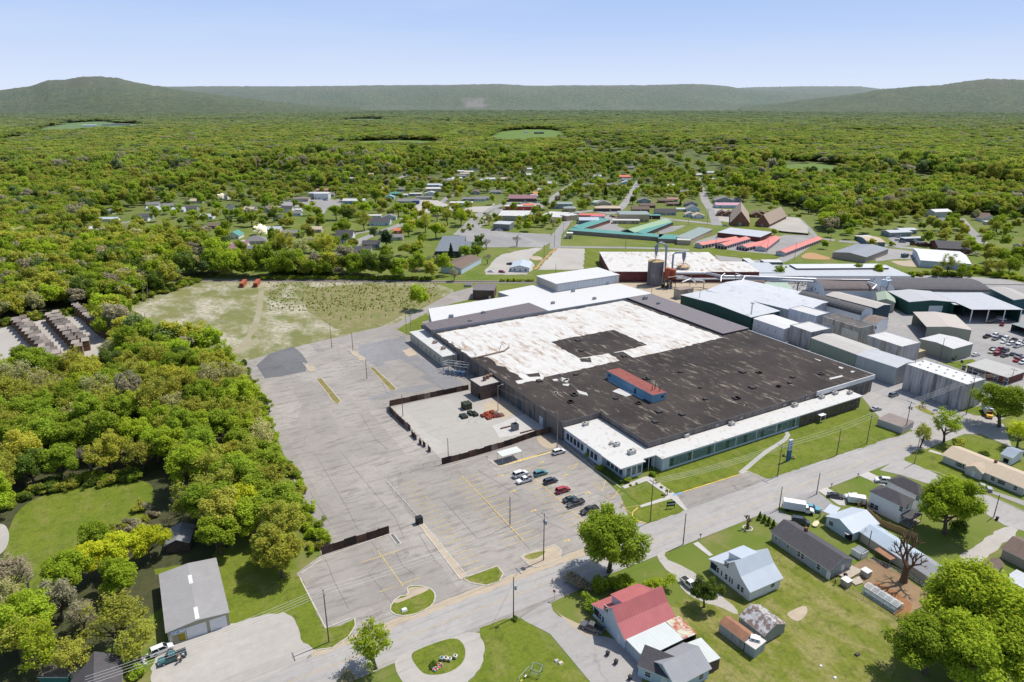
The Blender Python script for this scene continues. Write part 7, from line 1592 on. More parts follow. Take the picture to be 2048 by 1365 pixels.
for i,(s,c)in enumerate(reds):crate('E'+s,1.6,2.4,.7,c,('%s of the %s steel bins in the courtyard, counted from the left'%(ordw(i),'red-orange' if i<7 else 'faded'))if i<7 else('faded pinkish bin at the right of the red bins','grey bin behind the red bins')[i-7],0,'steel bins in the courtyard')
q=g('E955,545');t=thing('steel_hopper','square grey steel hopper with post standing on the courtyard apron','hopper',(q.x,q.y,.08));mb=MB()
for b in((-1.1,1.1,-1.1,-1.0),(-1.1,1.1,1.0,1.1),(-1.1,-1.0,-1,1),(1.0,1.1,-1,1)):mb.box(*b,0,2.4)
mb.box(-1,1,-1,1,.1,.6);part('bin',mb,plain((.20,.19,.20),.6),t);mb=MB();mb.box(.95,1.05,.95,1.05,2.4,3.6);part('post',mb,plain((.2,.18,.17)),t)
for s,lb in(('E905,530','rusty beam lying on the courtyard apron'),('E1040,560','dark rail set along the courtyard apron')):
 q=g(s);t=thing('steel_beam',lb,'beam',(q.x,q.y,.09));mb=MB();mb.box(-3,3,-.25,.25,.0,.35);part('beam',mb,plain((.12,.07,.05)),t)
q=g('X330,620');t=thing('substation','fenced cluster of grey electrical transformers and steel racks beside the annex','substation',(q.x,q.y,.05))
for i in range(5):
 x,y=-4.5+i*1.3,3.2-i*1.6;mb=MB();mb.box(x-.8,x+.8,y-.6,y+.6,0,2.2).cyl(x-.3,y,2.2,2.9,.12,6).cyl(x+.3,y,2.2,2.9,.12,6);part('transformer',mb,plain((.30,.33,.36)if i<3 else(.12,.20,.30),.6),t)
mb=MB()
for x,y in((-5,6),(-1,2),(3,-3),(-2,7),(2,3),(5,-1)):mb.box(x-.12,x+.12,y-.12,y+.12,0,5)
for z in(3.6,4.8):mb.bar((-5,6,z),(3,-3,z),.2,.2).bar((-2,7,z),(5,-1,z),.2,.2).bar((-5,6,z),(-2,7,z),.2,.2).bar((-1,2,z),(2,3,z),.2,.2).bar((3,-3,z),(5,-1,z),.2,.2)
part('rack',mb,plain((.40,.42,.43),.5),t)
# ================================================================== street furniture and yard things
q=g('M1625,690');H_=height_at(q,720+545*600/2048)
t=thing('pylon_sign','tall pylon sign, silver above and blue below, on the front lawn','sign',(q.x,q.y,0));mb=MB();mb.box(-.8,.8,-.35,.35,H_*.52,H_);part('upper_panel',mb,plain((.50,.54,.60),.4),t)
mb=MB();mb.box(-.8,.8,-.35,.35,0,H_*.52);part('lower_panel',mb,plain((.03,.12,.26),.4),t);mb=MB()
for k in range(4):mb.box(-.5,.5-.2*(k%2),-.39,-.35,H_*(.60+k*.09),H_*(.65+k*.09));mb.box(-.84,-.8,-.2,.2,H_*(.60+k*.09),H_*(.65+k*.09))
part('lettering',mb,plain((.10,.18,.40)),t)
t=thing('sign_board','dark green notice board with a white band on two posts on the lawn island','sign',g('1341,1018'),R(-20));mb=MB();mb.box(-1.2,1.2,-.06,.06,.9,2.5);part('board',mb,plain((.01,.05,.045)),t);mb=MB();mb.box(-1.1,1.1,-.08,-.06,1.55,1.8);part('white_band',mb,plain(WHITE),t);mb=MB();mb.box(-1.3,-1.18,-.06,.06,0,2.6).box(1.18,1.3,-.06,.06,0,2.6);part('post',mb,plain((.02,.03,.03)),t)
def stop_sign(s,label):
 t=thing('stop_sign',label,'sign',g(s),R(-55));mb=MB();mb.cyl(0,0,0,2.9,.04,6);part('post',mb,plain((.3,.3,.3)),t)
 mb=MB();pts=[(.42*math.cos(PI/8+k*PI/4),.42*math.sin(PI/8+k*PI/4))for k in range(8)];mb.add([(x,-.05,2.7+z)for x,z in pts]+[(x,-.02,2.7+z)for x,z in pts],[tuple(range(8)),tuple(range(15,7,-1))]+[(i,(i+1)%8,8+(i+1)%8,8+i)for i in range(8)]);f=part('face',mb,plain((.40,.01,.01),.5),t)
 c=bpy.data.curves.new('lettering','FONT');c.body='STOP';c.size=.3;c.align_x='CENTER';c.align_y='CENTER';c.extrude=.004;o=bpy.data.objects.new('t',c);COL.objects.link(o);me=bpy.data.meshes.new_from_object(o.evaluated_get(bpy.context.evaluated_depsgraph_get()));bpy.data.objects.remove(o);me.materials.append(plain(WHITE));o=link('lettering',me,f,(0,-.06,2.7));o.rotation_euler=(PI/2,0,0)
stop_sign('B1487,880','red octagonal stop sign on the corner of the side street')
for s,lb in(('C472,865','black wheeled bin at the side street, farthest of three'),('C540,935','black wheeled bin at the side street, middle of three'),('C655,1065','black wheeled bin at the side street, nearest of three'),('D1888,412','dark bin at the kerb by the broad round tree')):
 t=thing('wheeled_bin',lb,'bin',g(s),R(20));mb=MB();mb.frustum((-.28,.28,-.3,.3),(-.34,.34,-.38,.38),.08,1.0);part('body',mb,plain((.05,.05,.055),.5),t);mb=MB();mb.box(-.36,.36,-.42,.40,1.0,1.08);part('lid',mb,plain((.03,.03,.03)),t);mb=MB();mb.tube([(-.3,.33,.12),(.3,.33,.12)],.12,8);part('wheel',mb,TYRE,t)
t=thing('electrical_box','black box at the end of the front lot fence','box',g('B698,430'));mb=MB();mb.box(-.9,.9,-.8,.8,0,2.2);part('cabinet',mb,plain((.02,.02,.025)),t);mb=MB();mb.box(-.5,.5,-.84,-.8,.3,1.9);part('door',mb,plain((.04,.04,.04)),t)
for s,lb in(('D1072,162','black mailbox on a post by the farther concrete drive'),('D917,222','black mailbox on a post by the nearer concrete drive'),('D148,520','black mailbox on the lawn edge before the white house')):
 t=thing('mailbox',lb,'mailbox',g(s));mb=MB();mb.box(-.05,.05,-.05,.05,0,1.1);part('post',mb,WOOD,t);mb=MB();mb.box(-.25,.25,-.14,.14,1.1,1.4);part('box',mb,plain((.03,.03,.03)),t)
# greenhouse
gh_=rect3('Y1095,920','Y1310,1075','Y900,830',0)
q=g('Y1160,900');t=thing('greenhouse','small white-framed arched plastic greenhouse in the dirt yard','greenhouse',(q.x,q.y,.05));hw,L2,hh=1.7,4.3,2.3;mb=MB()
arc=[(-hw,0),(-hw,.9),(-hw*.75,1.7),(0,hh),(hw*.75,1.7),(hw,.9),(hw,0)]
for k in range(6):
 y=-L2+k*2*L2/5;mb.tube([(x,y,z)for x,z in arc],.06,5)
for x,z in arc:mb.bar((x,-L2,z),(x,L2,z),.08,.08)
part('frame',mb,plain(WHITE),t)
gm_=N('greenhouse_film');gm_.b.inputs['Alpha'].default_value=.38;GF=gm_.out((.62,.65,.68),.3);mb=MB()
for(x0,z0),(x1,z1)in zip(arc,arc[1:]):mb.add([(x0,-L2,z0),(x0,L2,z0),(x1,L2,z1),(x1,-L2,z1)],[(0,1,2,3)])
mb.add([(x,-L2,z)for x,z in arc],[tuple(range(7))]).add([(x,L2,z)for x,z in arc],[tuple(range(7))]);part('film',mb,GF,t);mb=MB();mb.box(-1.5,-.5,-3.9,3.9,0,.8).box(.5,1.5,-3.9,2,0,.8);part('bench',mb,plain((.20,.24,.20)),t)
# deck and yard boxes
def plank(label,name,pts,z,m):
 pp=gl('Y',pts);o_=pp[0];mb=MB();mb.prism([(p.x-o_.x,p.y-o_.y)for p in pp],.05,z);t=thing(name,label,name,(o_.x,o_.y,0));part('boards',mb,m,t)
DECK=siding((.40,.34,.27),.3,0,.15,depth=.4)
plank('weathered timber deck behind the grey house','deck','400,480 650,350 850,440 600,580',.5,DECK);plank('lower timber deck step below the main deck','deck','640,590 790,510 850,620 730,660',.3,DECK)
for s,h,lb in(('Y890,500',1.7,'pale wooden coop box right of the deck'),('Y575,650',1.7,'pale wooden box with white lid left of the deck')):
 t=thing('storage_box',lb,'box',g(s),R(0));mb=MB();mb.box(-.95,.95,-.95,.95,.1,h);part('body',mb,plain((.42,.37,.30),.9,.2),t);mb=MB();mb.box(-1.05,1.05,-1.05,1.05,h,h+.12);part('lid',mb,plain((.62,.62,.60)),t)
for s,lb in(('Y785,170','white-framed dog kennel box behind the grey house'),):t=thing('kennel',lb,'kennel',g(s));mb=MB();mb.box(-1.4,1.4,-1.4,1.4,0,1.7);part('body',mb,plain((.20,.22,.24)),t);mb=MB();mb.box(-1.5,1.5,-1.5,-1.4,0,1.85).box(-1.5,-1.4,-1.5,1.5,0,1.85).box(1.4,1.5,-1.5,1.5,0,1.85);part('frame',mb,plain(WHITE),t)
t=thing('barbecue','black round barbecue on the timber deck','barbecue',g('Y560,530',.5));mb=MB();mb.lathe([(.1,.6),(.5,.8),(.55,1.0),(.4,1.3),(.05,1.4)],12);part('bowl',mb,BLACKM,t);mb=MB()
for a in range(3):mb.bar((.4*math.cos(a*2.1),.4*math.sin(a*2.1),0),(.2*math.cos(a*2.1),.2*math.sin(a*2.1),.8),.05,.05)
part('leg',mb,BLACKM,t)
# pollarded tree and its neighbours
bark_d=bark_mat((.16,.095,.06));pm_=bare_mesh('crown',3,4,bark_d,.62,.5,.105,.42,start=.75)
q=g('Y1500,590');t=thing('pollarded_tree','big bare lopped tree with stubby brown limbs in the dirt yard','tree',(q.x,q.y,0),.6);t.scale=(6.8,6.8,6.4);TREES.append((q.x,q.y,4.));link('crown',pm_,t);mt=MB();mt.tube([(0,0,-.02),(0,0,.12),(0,0,.72)],.16,10,r1=.10);link('trunk',mt.mesh('trunk',bark_d,fix=False),t)
q=g('D425,462');t=thing('pollarded_tree','small lopped stump of a tree in a white stone ring on the lawn','tree',(q.x,q.y,0));t.scale=(2.6,2.6,2.4);link('crown',bare_mesh('crown',8,2,bark_d,.6,.5,.16,.5,start=.9),t);mt=MB();mt.tube([(0,0,-.02),(0,0,.7)],.18,8,r1=.15);link('trunk',mt.mesh('trunk',bark_d,fix=False),t)
mb=MB();mb.tube([(1.3*math.cos(a*PI/8),1.3*math.sin(a*PI/8),.1)for a in range(17)],.16,6);tag(link('stone_ring',mb.mesh('stone_ring',plain((.6,.58,.54))),None,q),'white stone edging ring round the lopped lawn tree','edging')
for i,s in enumerate(('D495,410','D522,425','D548,440','D575,458')):tree_at(s,0,1.15,'conifer','dark','%s of four cone-shaped clipped shrubs beside the shaded driveway, from the left'%ordw(i),'clipped cone shrubs',name='clipped_shrub',cat='shrub',hs=.75)
for s,r_,lb in(('M255,640',1.6,'round shrub against the office wall, left of two'),('M348,735',1.7,'round shrub against the office wall, right of two'),('M530,815',1.5,'round shrub at the office corner by the entrance'),('M700,775',1.4,'shrub under the first teal windows right of the entrance')):tree_at(s,1.,r_,'bush','green',lb,None,name='shrub',cat='shrub')
mb=MB();pp=gl('M','365,765 490,850');o_=pp[0];mb.bar(Vector((0,0,.55)),pp[1]-o_+Vector((0,0,.55)),.9,1.1);tag(link('clipped_hedge',mb.mesh('hedge',grass_mat('hedge_leaves',(.03,.06,.012),(.05,.09,.015),(.06,.09,.02),.5)),None,o_),'low clipped hedge running along the office corner','hedge')
for i,s in enumerate(('M765,870','M795,890','M820,898','M770,920','M720,820','M735,835','M550,855','M590,845')):
 tree_at(s,.3,.55,'bush',('gold','olive','tan')[i%3],'%s small bronze shrub along the entrance walk, counted from the street'%ordw(i),'small shrubs along the entrance walk',name='shrub',cat='shrub')
for i,(s,rr)in enumerate((('M1650,665',1.1),('M1600,650',.9))):tree_at(s,.5,rr,'bush','tan',('brown bush right of the pylon sign foot','brown bush left of the pylon sign foot')[i],None,name='shrub',cat='shrub')
# swing set
t=thing('swing_set','metal-framed swing set on the grass at the bottom edge','swing',g('B1310,1345'),R(25));mb=MB()
for x in(-1.9,1.9):mb.tube([(x,-1.,0),(x,0,2.1)],.05,5).tube([(x,1.,0),(x,0,2.1)],.05,5)
mb.tube([(-1.9,0,2.1),(1.9,0,2.1)],.05,5);part('frame',mb,plain((.35,.37,.38)),t)
for x,c in((-.9,(.6,.5,.02)),(.6,(.7,.7,.7))):mb=MB();mb.box(x-.3,x+.3,-.15,.15,.5,.56).tube([(x-.28,0,.5),(x-.28,0,2.1)],.015,4).tube([(x+.28,0,.5),(x+.28,0,2.1)],.015,4);part('seat',mb,plain(c),t)
t=thing('climbing_frame','small blue-grey climbing frame right of the swing set','climbing frame',g('B1385,1310'),R(40));mb=MB()
for x in(-1,1):
 for y in(-1,1):mb.box(x-.05,x+.05,y-.05,y+.05,0,1.8)
mb.bar((-1,-1,1.8),(1,-1,1.8),.08,.08).bar((-1,1,1.8),(1,1,1.8),.08,.08).bar((-1,-1,1.),(-1,1,1.),.08,.08).bar((-1,-1,1.8),(-1,1,1.8),.08,.08).bar((1,-1,1.8),(1,1,1.8),.08,.08);part('frame',mb,plain((.25,.32,.36)),t)
# garden ornaments on the oval island
for s,c,rr,lb in(('B830,1232',(.30,.40,.48),.5,'blue-grey garden pot on the oval lawn, leftmost of the row'),('B855,1232',(.62,.55,.42),.55,'cream bird bath in the ornament row on the oval lawn'),('B878,1236',(.6,.6,.58),.45,'white garden figure in the ornament row'),('B910,1220',(.66,.62,.60),.5,'pale ornament at the right end of the row')):
 t=thing('garden_ornament',lb,'ornament',g(s));mb=MB();mb.lathe([(rr*.6,0),(rr*.3,.3),(rr*.35,.5),(rr,.75),(rr*.9,.85)],12);part('bowl',mb,plain(c),t);mb=MB();mb.cyl(0,0,.8,.95,rr*.5,8);part('planting',mb,plain((.05,.07,.03)),t)
t=thing('planter','colourful flower planter with orange and white blooms on the oval lawn','planter',g('B805,1278'),R(20));mb=MB();mb.box(-1.2,1.2,-.5,.5,0,.3);part('tray',mb,plain((.55,.52,.48)),t);r_=random.Random(5)
for c in((.65,.16,.03),(.7,.68,.6),(.05,.3,.4),(.5,.03,.03)):
 mb=MB()
 for k in range(9):x,y=r_.uniform(-1.1,1.1),r_.uniform(-.5,.5);mb.box(x-.13,x+.13,y-.13,y+.13,.3,r_.uniform(.4,.65))
 part('leaf_and_bloom',mb,plain(c),t)  # flower heads as small coloured boxes, one part per colour
for s,rr,lb in(('B780,1255',1.0,'dark low bush behind the flower planter'),('B1255,985',.9,'tuft of bushy growth at the foot of the street pole')):tree_at(s,.4,rr,'bush','dark',lb,None,name='shrub',cat='shrub')
for s,lb,w_,c in(('B610,942','white rock on the grass traffic island',.8,(.66,.66,.65)),('B1525,1252','tan concrete block on the grass beside the side street',.6,(.55,.47,.36)),('B1500,1238','grey concrete slab beside the tan block',.55,(.4,.4,.37)),('D1068,1205','dark tyre-like stump on the mown lawn',.6,(.08,.07,.06)),('D855,1270','white post box at the bottom of the mown lawn',.35,(.66,.66,.66)),('D938,1340','second white box at the bottom edge of the lawn',.4,(.66,.66,.66))):
 t=thing('stone_block',lb,'block',g(s));mb=MB();mb.frustum((-w_,w_,-w_*.7,w_*.7),(-w_*.7,w_*.75,-w_*.5,w_*.5),0,w_*.7);part('stone',mb,plain(c,.9,.2),t)
t=thing('rubbish_heap','heap of white and grey rubbish beside the parked pickup','rubbish',g('A850,1225'));r_=random.Random(7)
for k in range(22):
 mb=MB();a=Vector((r_.gauss(0,.9),r_.gauss(0,.9),r_.uniform(.1,.8)));mb.bar(a,a+Vector((r_.uniform(-.8,.8),r_.uniform(-.8,.8),.15)),.3,.12);part('scrap',mb,plain(r_.choice([(.6,.6,.58),(.3,.3,.3),(.2,.15,.1),(.5,.5,.55)])),t)
t=thing('tractor','small orange mower parked beside the leaning pole','mower',g('D648,325'),R(10));mb=MB();mb.box(-.9,.9,-.5,.5,.35,.8).box(-.5,-.1,-.3,.3,.8,1.2);part('body',mb,plain((.45,.12,.02),.5),t)
for x in(-.6,.6):
 for y in(-.55,.55):mb=MB();mb.tube([(x,y-.1,.32),(x,y+.1,.32)],.32,10);part('wheel',mb,TYRE,t)
t=thing('rowing_boat','cream boat-shaped board lying in the jumbled yard','boat',g('D825,440'),R(20));mb=MB();mb.prism([(-1.7,-.3),(-1.2,-.7),(1.,-.7),(1.9,0),(1.,.7),(-1.2,.7),(-1.7,.3)],.2,.5);part('hull',mb,plain((.62,.54,.34)),t)
q=g('S1020,835');t=thing('kiosk','small tan kiosk on the grass loop by the town street','kiosk',(q.x,q.y,0),R(-30));mb=MB();mb.box(-2.4,2.4,-2.4,2.4,0,4.6);part('wall',mb,W_TANB,t);mb=MB();mb.box(-2.8,2.8,-2.8,2.8,4.6,5);part('roof',mb,plain((.66,.64,.6)),t);mb=MB();mb.box(-.6,.6,-2.45,-2.4,0,2.4);part('door',mb,plain((.1,.06,.04)),t)
q=g('S985,835');t=thing('gas_tank','white pressure tank beside the tan kiosk','tank',(q.x,q.y,0));mb=MB();mb.tube([(-2.4,0,1.7),(2.4,0,1.7)],1.2,12);part('shell',mb,plain(WHITE),t);mb=MB();mb.box(-1.6,-1.2,-.7,.7,0,1).box(1.2,1.6,-.7,.7,0,1);part('support',mb,W_CONC,t)
for s,lb,w_,h in(('O1450,820','stack of tan timber beside the white wing, larger',4,1.8),('O1475,860','low stack of tan timber, nearer',2.6,.9),('Q285,1010','tan pallet stack between the metal kiln and the green-walled shed',6.5,3.6)):
 t=thing('timber_stack',lb,'timber stack',g(s));mb=MB()
 for k in range(int(h/.45)):mb.box(-w_/2,w_/2,-1.6,1.6,k*.45+.1,k*.45+.42)
 part('boards',mb,plain((.42,.33,.21),.9,.25,2),t);mb=MB()
 for x in(-w_/3,w_/3):mb.box(x-.1,x+.1,-1.65,1.65,0,h)
 part('bearer',mb,plain((.2,.15,.1)),t)
for s,lb in(('W425,440','rock cluster with shrub on the plant gate island'),):t=thing('rockery',lb,'rocks',g(s));r_=random.Random(3);mb=MB();[mb.frustum((a,a+1,b,b+.9),(a+.2,a+.8,b+.2,b+.7),0,r_.uniform(.4,.8))for a,b in((-2,-.5),(-.8,.3),(.2,-.6),(1.2,-.2),(0.4,.8))];part('rock',mb,plain((.42,.33,.24),.9,.2),t)
tree_at('W432,365',1.6,.9,'thin','green','little tree on the plant gate island',None)
t=thing('sign_board','small grey sign on two legs at the plant gate island','sign',g('W580,505'),R(-30));mb=MB();mb.box(-.9,.9,-.05,.05,1.1,1.9);part('board',mb,plain((.3,.36,.42)),t);mb=MB();mb.box(-.8,-.7,-.05,.05,0,1.1).box(.7,.8,-.05,.05,0,1.1);part('post',mb,plain((.3,.3,.3)),t)
t=thing('barrier_post','yellow post barrier at the front lot corner','barrier',g('E1690,1070'));mb=MB();mb.cyl(-.5,0,0,1.1,.12,8).cyl(.5,.3,0,1.1,.12,8).bar((-.5,0,.9),(.5,.3,.9),.1,.1);part('post',mb,K_YEL,t)
t=thing('dumpster','dark blue-green dumpster in the gravelly yard at right','dumpster',g('U718,752'));mb=MB();mb.frustum((-2.2,2.2,-1.6,1.6),(-2.6,2.6,-1.9,1.9),.1,2.6);part('bin',mb,plain((.10,.15,.17)),t);mb=MB();mb.box(-2.6,2.6,-1.95,1.9,2.6,2.8);part('lid',mb,plain((.05,.07,.08)),t)
# saplings set out in the uncut field
r_=random.Random(21);nS=0;SPZ=[tuple(p[:2])for p in gl('I','1770,300 2040,275 2040,500 1960,470 1850,410')+gl('H','0,480 200,470 420,400 560,340 560,290 300,262 0,262')]
while nS<95:
 q=g('H%d,%d'%(r_.uniform(-330,560),r_.uniform(250,490)))
 if not(inpoly(q.x,q.y,SPZ[:5])or inpoly(q.x,q.y,SPZ[5:])):continue
 tree(q.x,q.y,r_.uniform(.4,.85),'sapling','green','little dark pine sapling scattered in the uncut part of the field','pine saplings in the uncut field',name='pine_sapling',cat='sapling');nS+=1;TREES.pop()
# ================================================================== people
def person(q,rz,label,top,legs,skin=(.45,.27,.19),hair=(.06,.04,.03),lean=0.):
 t=thing('person',label,'person',(q.x,q.y,.07),rz)
 me=bpy.data.meshes.new('body');J=[(0,0,.95),(0,0,1.2),(0,lean*.1,1.42),(0,lean*.16,1.52),(0,lean*.2,1.66),(-.10,0,.9),(-.12,-.05,.5),(-.13,0,.07),(-.13,-.14,.04),(.10,0,.9),(.12,.06,.5),(.13,.1,.07),(.13,-.04,.04),(-.2,0,1.42),(-.27,-.05,1.15),(-.24,-.2,.93),(.2,0,1.42),(.28,.03,1.14),(.27,-.1,.9)]
 E_=[(0,1),(1,2),(2,3),(3,4),(0,5),(5,6),(6,7),(7,8),(0,9),(9,10),(10,11),(11,12),(2,13),(13,14),(14,15),(2,16),(16,17),(17,18)]
 rad=[.15,.15,.15,.06,.11,.10,.07,.05,.045,.10,.07,.05,.045,.065,.05,.04,.065,.05,.04]
 me.from_pydata(J,E_,[]);o=link('body',me,t);o.modifiers.new('s','SKIN');o.modifiers.new('u','SUBSURF').levels=1
 for v,r_ in zip(me.skin_vertices[0].data,rad):v.radius=(r_,r_)
 me.skin_vertices[0].data[0].use_root=True
 dg=bpy.context.evaluated_depsgraph_get();me2=bpy.data.meshes.new_from_object(o.evaluated_get(dg));o.modifiers.clear();o.data=me2;me2.materials.clear()
 for c in(top,legs,skin,(.03,.03,.03)):me2.materials.append(plain(c,.8,.05))
 for p in me2.polygons:z=p.center.z;p.material_index=2 if z>1.50 else(0 if z>.98 else(3 if z<.1 else 1));p.use_smooth=True
 mb=MB();mb.lathe([(.118,1.66),(.122,1.71),(.09,1.78),(.02,1.80)],10,c=(0,lean*.2+.01));part('hair',mb,plain(hair),t)
person(g('1330,995'),.4,'person in a white top and blue jeans standing on the entrance walk',(.7,.7,.7),(.08,.13,.25));person(g('1334.5,991'),-2.4,'person dressed in black standing on the entrance walk',(.015,.015,.018),(.015,.015,.018))
person(g('Y398,640'),.8,'person in dark clothes and pale cap beside the grey house corner',(.10,.05,.06),(.02,.02,.022),hair=(.6,.6,.6))
# ================================================================== trees
def zone_fill(name_fmt,where,polys,spacing,rr,mixk,group,jitter=.38,avoid=.48,limit=999):
 """trees of a wood, each its own thing; labels tell them apart by look and by order along the wood"""
 made=[]
 xs=[p[0]for po in polys for p in po];ys=[p[1]for po in polys for p in po]
 y=min(ys)
 k=0
 while y<max(ys):
  x=min(xs)+(k%2)*spacing/2;k+=1
  while x<max(xs):
   xx,yy=x+rnd.uniform(-jitter,jitter)*spacing,y+rnd.uniform(-jitter,jitter)*spacing
   x+=spacing
   if not any(inpoly(xx,yy,po)for po in polys)or isclear(xx,yy):continue
   r_=rnd.uniform(*rr)
   if any((xx-a)**2+(yy-b)**2<(avoid*(r_+c))**2 for a,b,c in TREES):continue
   kind,tint=rnd.choices([m[0]for m in mixk],[m[1]for m in mixk])[0]
   px=proj((xx,yy,6))
   if not(-120<px[0]<2170 and px[1]<1480):continue
   o=tree(xx,yy,r_,kind,tint,None,group,name='bare_tree' if kind=='bare' else 'broadleaf_tree')
   made.append((px[0],tint if kind!='bare' else 'grey',o,kind))
  y+=spacing*.87
 byt={}
 for m in sorted(made,key=lambda m:m[0]):byt.setdefault(m[1],[]).append(m)
 for t,L in byt.items():
  for i,m in enumerate(L):
   m[2]['label']=name_fmt%(WORD[t],ordw(i)if len(L)>1 else 'only')if len(L)>1 else(name_fmt.split(',')[0]%WORD[t])
 return len(made)
poly=lambda t,z=8:[tuple(p[:2])for p in gl('',t,z)]
clear([(116,296),(272,296),(272,362),(116,362)])
for z_ in('895,556 1000,556 1090,600 1000,650 890,650','945,560 960,500 1110,478 1260,500 1260,565 1050,640 960,600','1050,492 1100,466 1420,478 1650,500 1720,560 1500,548 1060,565','1100,480 1180,420 1480,400 1640,470 1650,520','1480,545 1600,520 1960,520 1990,570 1560,575'):clear(gl('',z_))
# hand-placed, well visible
near=[('B430,1150',6.0,4.6,'thin','bright','loose young tree with light green leaves beside the street at bottom centre',{}),('B1815,610',5.6,7.3,'big','green','large full green tree between the street and the red-roofed house',{}),('B1770,790',1.8,3.0,'bush','green','dark shrub under the large street-side tree',{'name':'shrub'}),('B1900,780',2.0,3.2,'bush','bright','bright shrub right of the large street-side tree trunk',{'name':'shrub'}),('C900,240',3.2,3.4,'bush','bright','bushy light green tree behind the red-roofed house',{}),('C1275,350',4.3,3.2,'full','dark','round dark green tree standing alone by the gravel drive',{}),('D1610,370',6.8,6.9,'big','bright','broad round spring-green tree behind the white two-storey houses',{}),('D1790,1010',8.5,8.6,'big','bright','huge spring-green tree filling the bottom right corner',{}),('D1960,1180',8.0,8.0,'big','bright','huge green tree at the right edge behind the corner one',{}),('D1500,1180',6.0,6.6,'big','green','large green tree at bottom right beside the mown lawn',{}),('D1690,1240',6.5,7.0,'big','bright','green tree between the corner trees at the bottom edge',{}),('W1480,420',8.2,7.4,'big','green','large green tree at the right edge beside the yellow truck',{}),('W740,690',5.6,4.8,'thin','bright','loose green tree on the corner beyond the street',{}),('W430,780',5.0,3.2,'thin','olive','half-bare tree on the street corner beside the utility pole',{}),('W900,880',2.6,3.0,'bush','olive','low olive bush behind the corner trees',{}),('W1235,1010',1.8,2.0,'bush','dark','dark green bush behind the tan-roofed long house',{}),('W1690,800',4.5,4.5,'thin','yellow','yellow-green tree at the right edge by the blue-roofed house',{}),('A700,590',6.0,4.4,'full','yellow','bright yellow-green tree beside the hidden grey shed',{}),('A860,530',6.0,4.0,'full','yellow','yellow-green crown touching the hidden grey shed roof',{}),('A520,650',5.5,4.2,'full','yellow','yellow-green tree left of the cluster by the meadow',{}),('A690,760',5.0,4.4,'full','bright','bright green tree just left of the grey garage roof',{}),('A560,500',5.0,3.8,'full','green','fresh green tree at the meadow edge behind the yellow ones',{}),('A1270,500',6.0,5.4,'full','bright','fresh green tree directly behind the grey garage',{}),('A1400,330',6.0,5.0,'full','yellow','yellow-tinged tree in the middle of the wood behind the garage',{}),('A1640,640',5.5,5.4,'full','gold','golden-green tree at the corner of the lot by the wooden fence',{}),('A1650,440',6.0,5.2,'full','olive','olive tree leaning over the parking lot edge',{}),('A1550,200',6.5,5.4,'thin','olive','thinly leaved olive tree at the lot edge above the golden one',{}),('A1480,250',6.5,5.6,'full','green','tall green tree inside the wood behind the garage, toward the lot',{}),('A1600,560',6.0,5.4,'full','olive','olive tree between the lot edge and the golden-green corner tree',{}),('A1480,400',6.0,5.4,'full','bright','spring-green tree behind the golden-green corner tree',{}),('A1300,250',6.5,5.6,'full','olive','olive crown above the hidden grey shed, toward the lot',{}),('A1130,330',6.0,5.0,'thin','olive','thin budding tree right behind the hidden grey shed',{}),('A1560,90',6.5,5.6,'full','green','green tree leaning over the lot edge at the wood middle',{}),('A1400,120',7.0,5.6,'full','bright','bright tree within the wood left of the lot-edge tree',{}),('A160,1020',6.0,5.4,'full','bright','light green tree at the lower left above the dark-roofed house',{}),('A20,870',5.5,4.4,'thin','tan','tan blossoming tree at the left edge below the bare one',{}),('A690,1050',5.5,5.6,'thin','olive','thin budding tree in front of the grey garage',{}),('A800,1130',5.0,3.8,'thin','olive','thin budding tree beside the parked white car',{}),('A800,1300',1.0,2.0,'bush','green','leafy green bush beside the dark-roofed house',{}),('A230,1200',5.0,4.6,'thin','bright','loose light green tree left of the dark-roofed house',{}),('A480,1000',3.0,3.4,'thin','grey','twiggy grey shrub beside the rubbish heap',{}),('A420,1250',4.0,3.6,'thin','olive','budding tree over the dark-roofed house',{}),('I1150,720',6.5,5.4,'full','gold','broad golden tree at the near edge of the scraped field',{}),('I1390,870',6.5,5.0,'full','gold','golden tree overhanging the empty lot',{}),('I1330,760',5.0,4.2,'full','bright','bright green tree between the two golden ones',{}),('I1010,980',6.5,5.2,'thin','tan','tan budding tree in the middle of the near wood',{}),('I1280,1050',6.5,5.8,'thin','olive','big thin olive tree at the lot edge',{}),('I690,480',4.0,3.4,'conifer','deep','dark cedar standing at the corner of the scraped field',{'name':'cedar_tree'}),('I800,590',4.5,4.6,'thin','olive','wispy olive tree below the dark cedar',{}),('I640,650',5.0,4.0,'thin','tan','pale tan twiggy tree by the lumber stacks',{}),('D2000,560',2.0,2.4,'bush','green','green bush beside the brown house at right',{}),('D1660,420',3.0,3.0,'bush','dark','dark bush under the broad round tree',{}),('B1640,780',1.4,2.6,'bush','grey','lilac-grey flowering shrub by the stop sign',{'name':'shrub'}),('B1580,740',1.4,2.2,'bush','grey','lilac-grey flowering shrub nearest the street edge',{'name':'shrub'}),('B270,1330',1.2,2.0,'bush','grey','grey-lilac shrub at the foot of the loose young tree',{'name':'shrub'}),('B1690,900',1.6,2.4,'bush','green','dark green shrub in the shade of the large street-side tree',{'name':'shrub'}),]
for s,zc,r_,kind,tint,lab,kw in near:
 tree_at(s,zc,r_,kind,tint,lab,None,cat='shrub' if kw.get('name')=='shrub' else 'tree',**kw)
tree_at('A150,740',4.0,3.6,'bare','grey','grey leafless tree standing in the meadow at left',None,name='bare_tree')
tree_at('A1080,230',5.0,4.2,'bare','grey','whitish bare tree poking out of the wood',None,name='bare_tree')
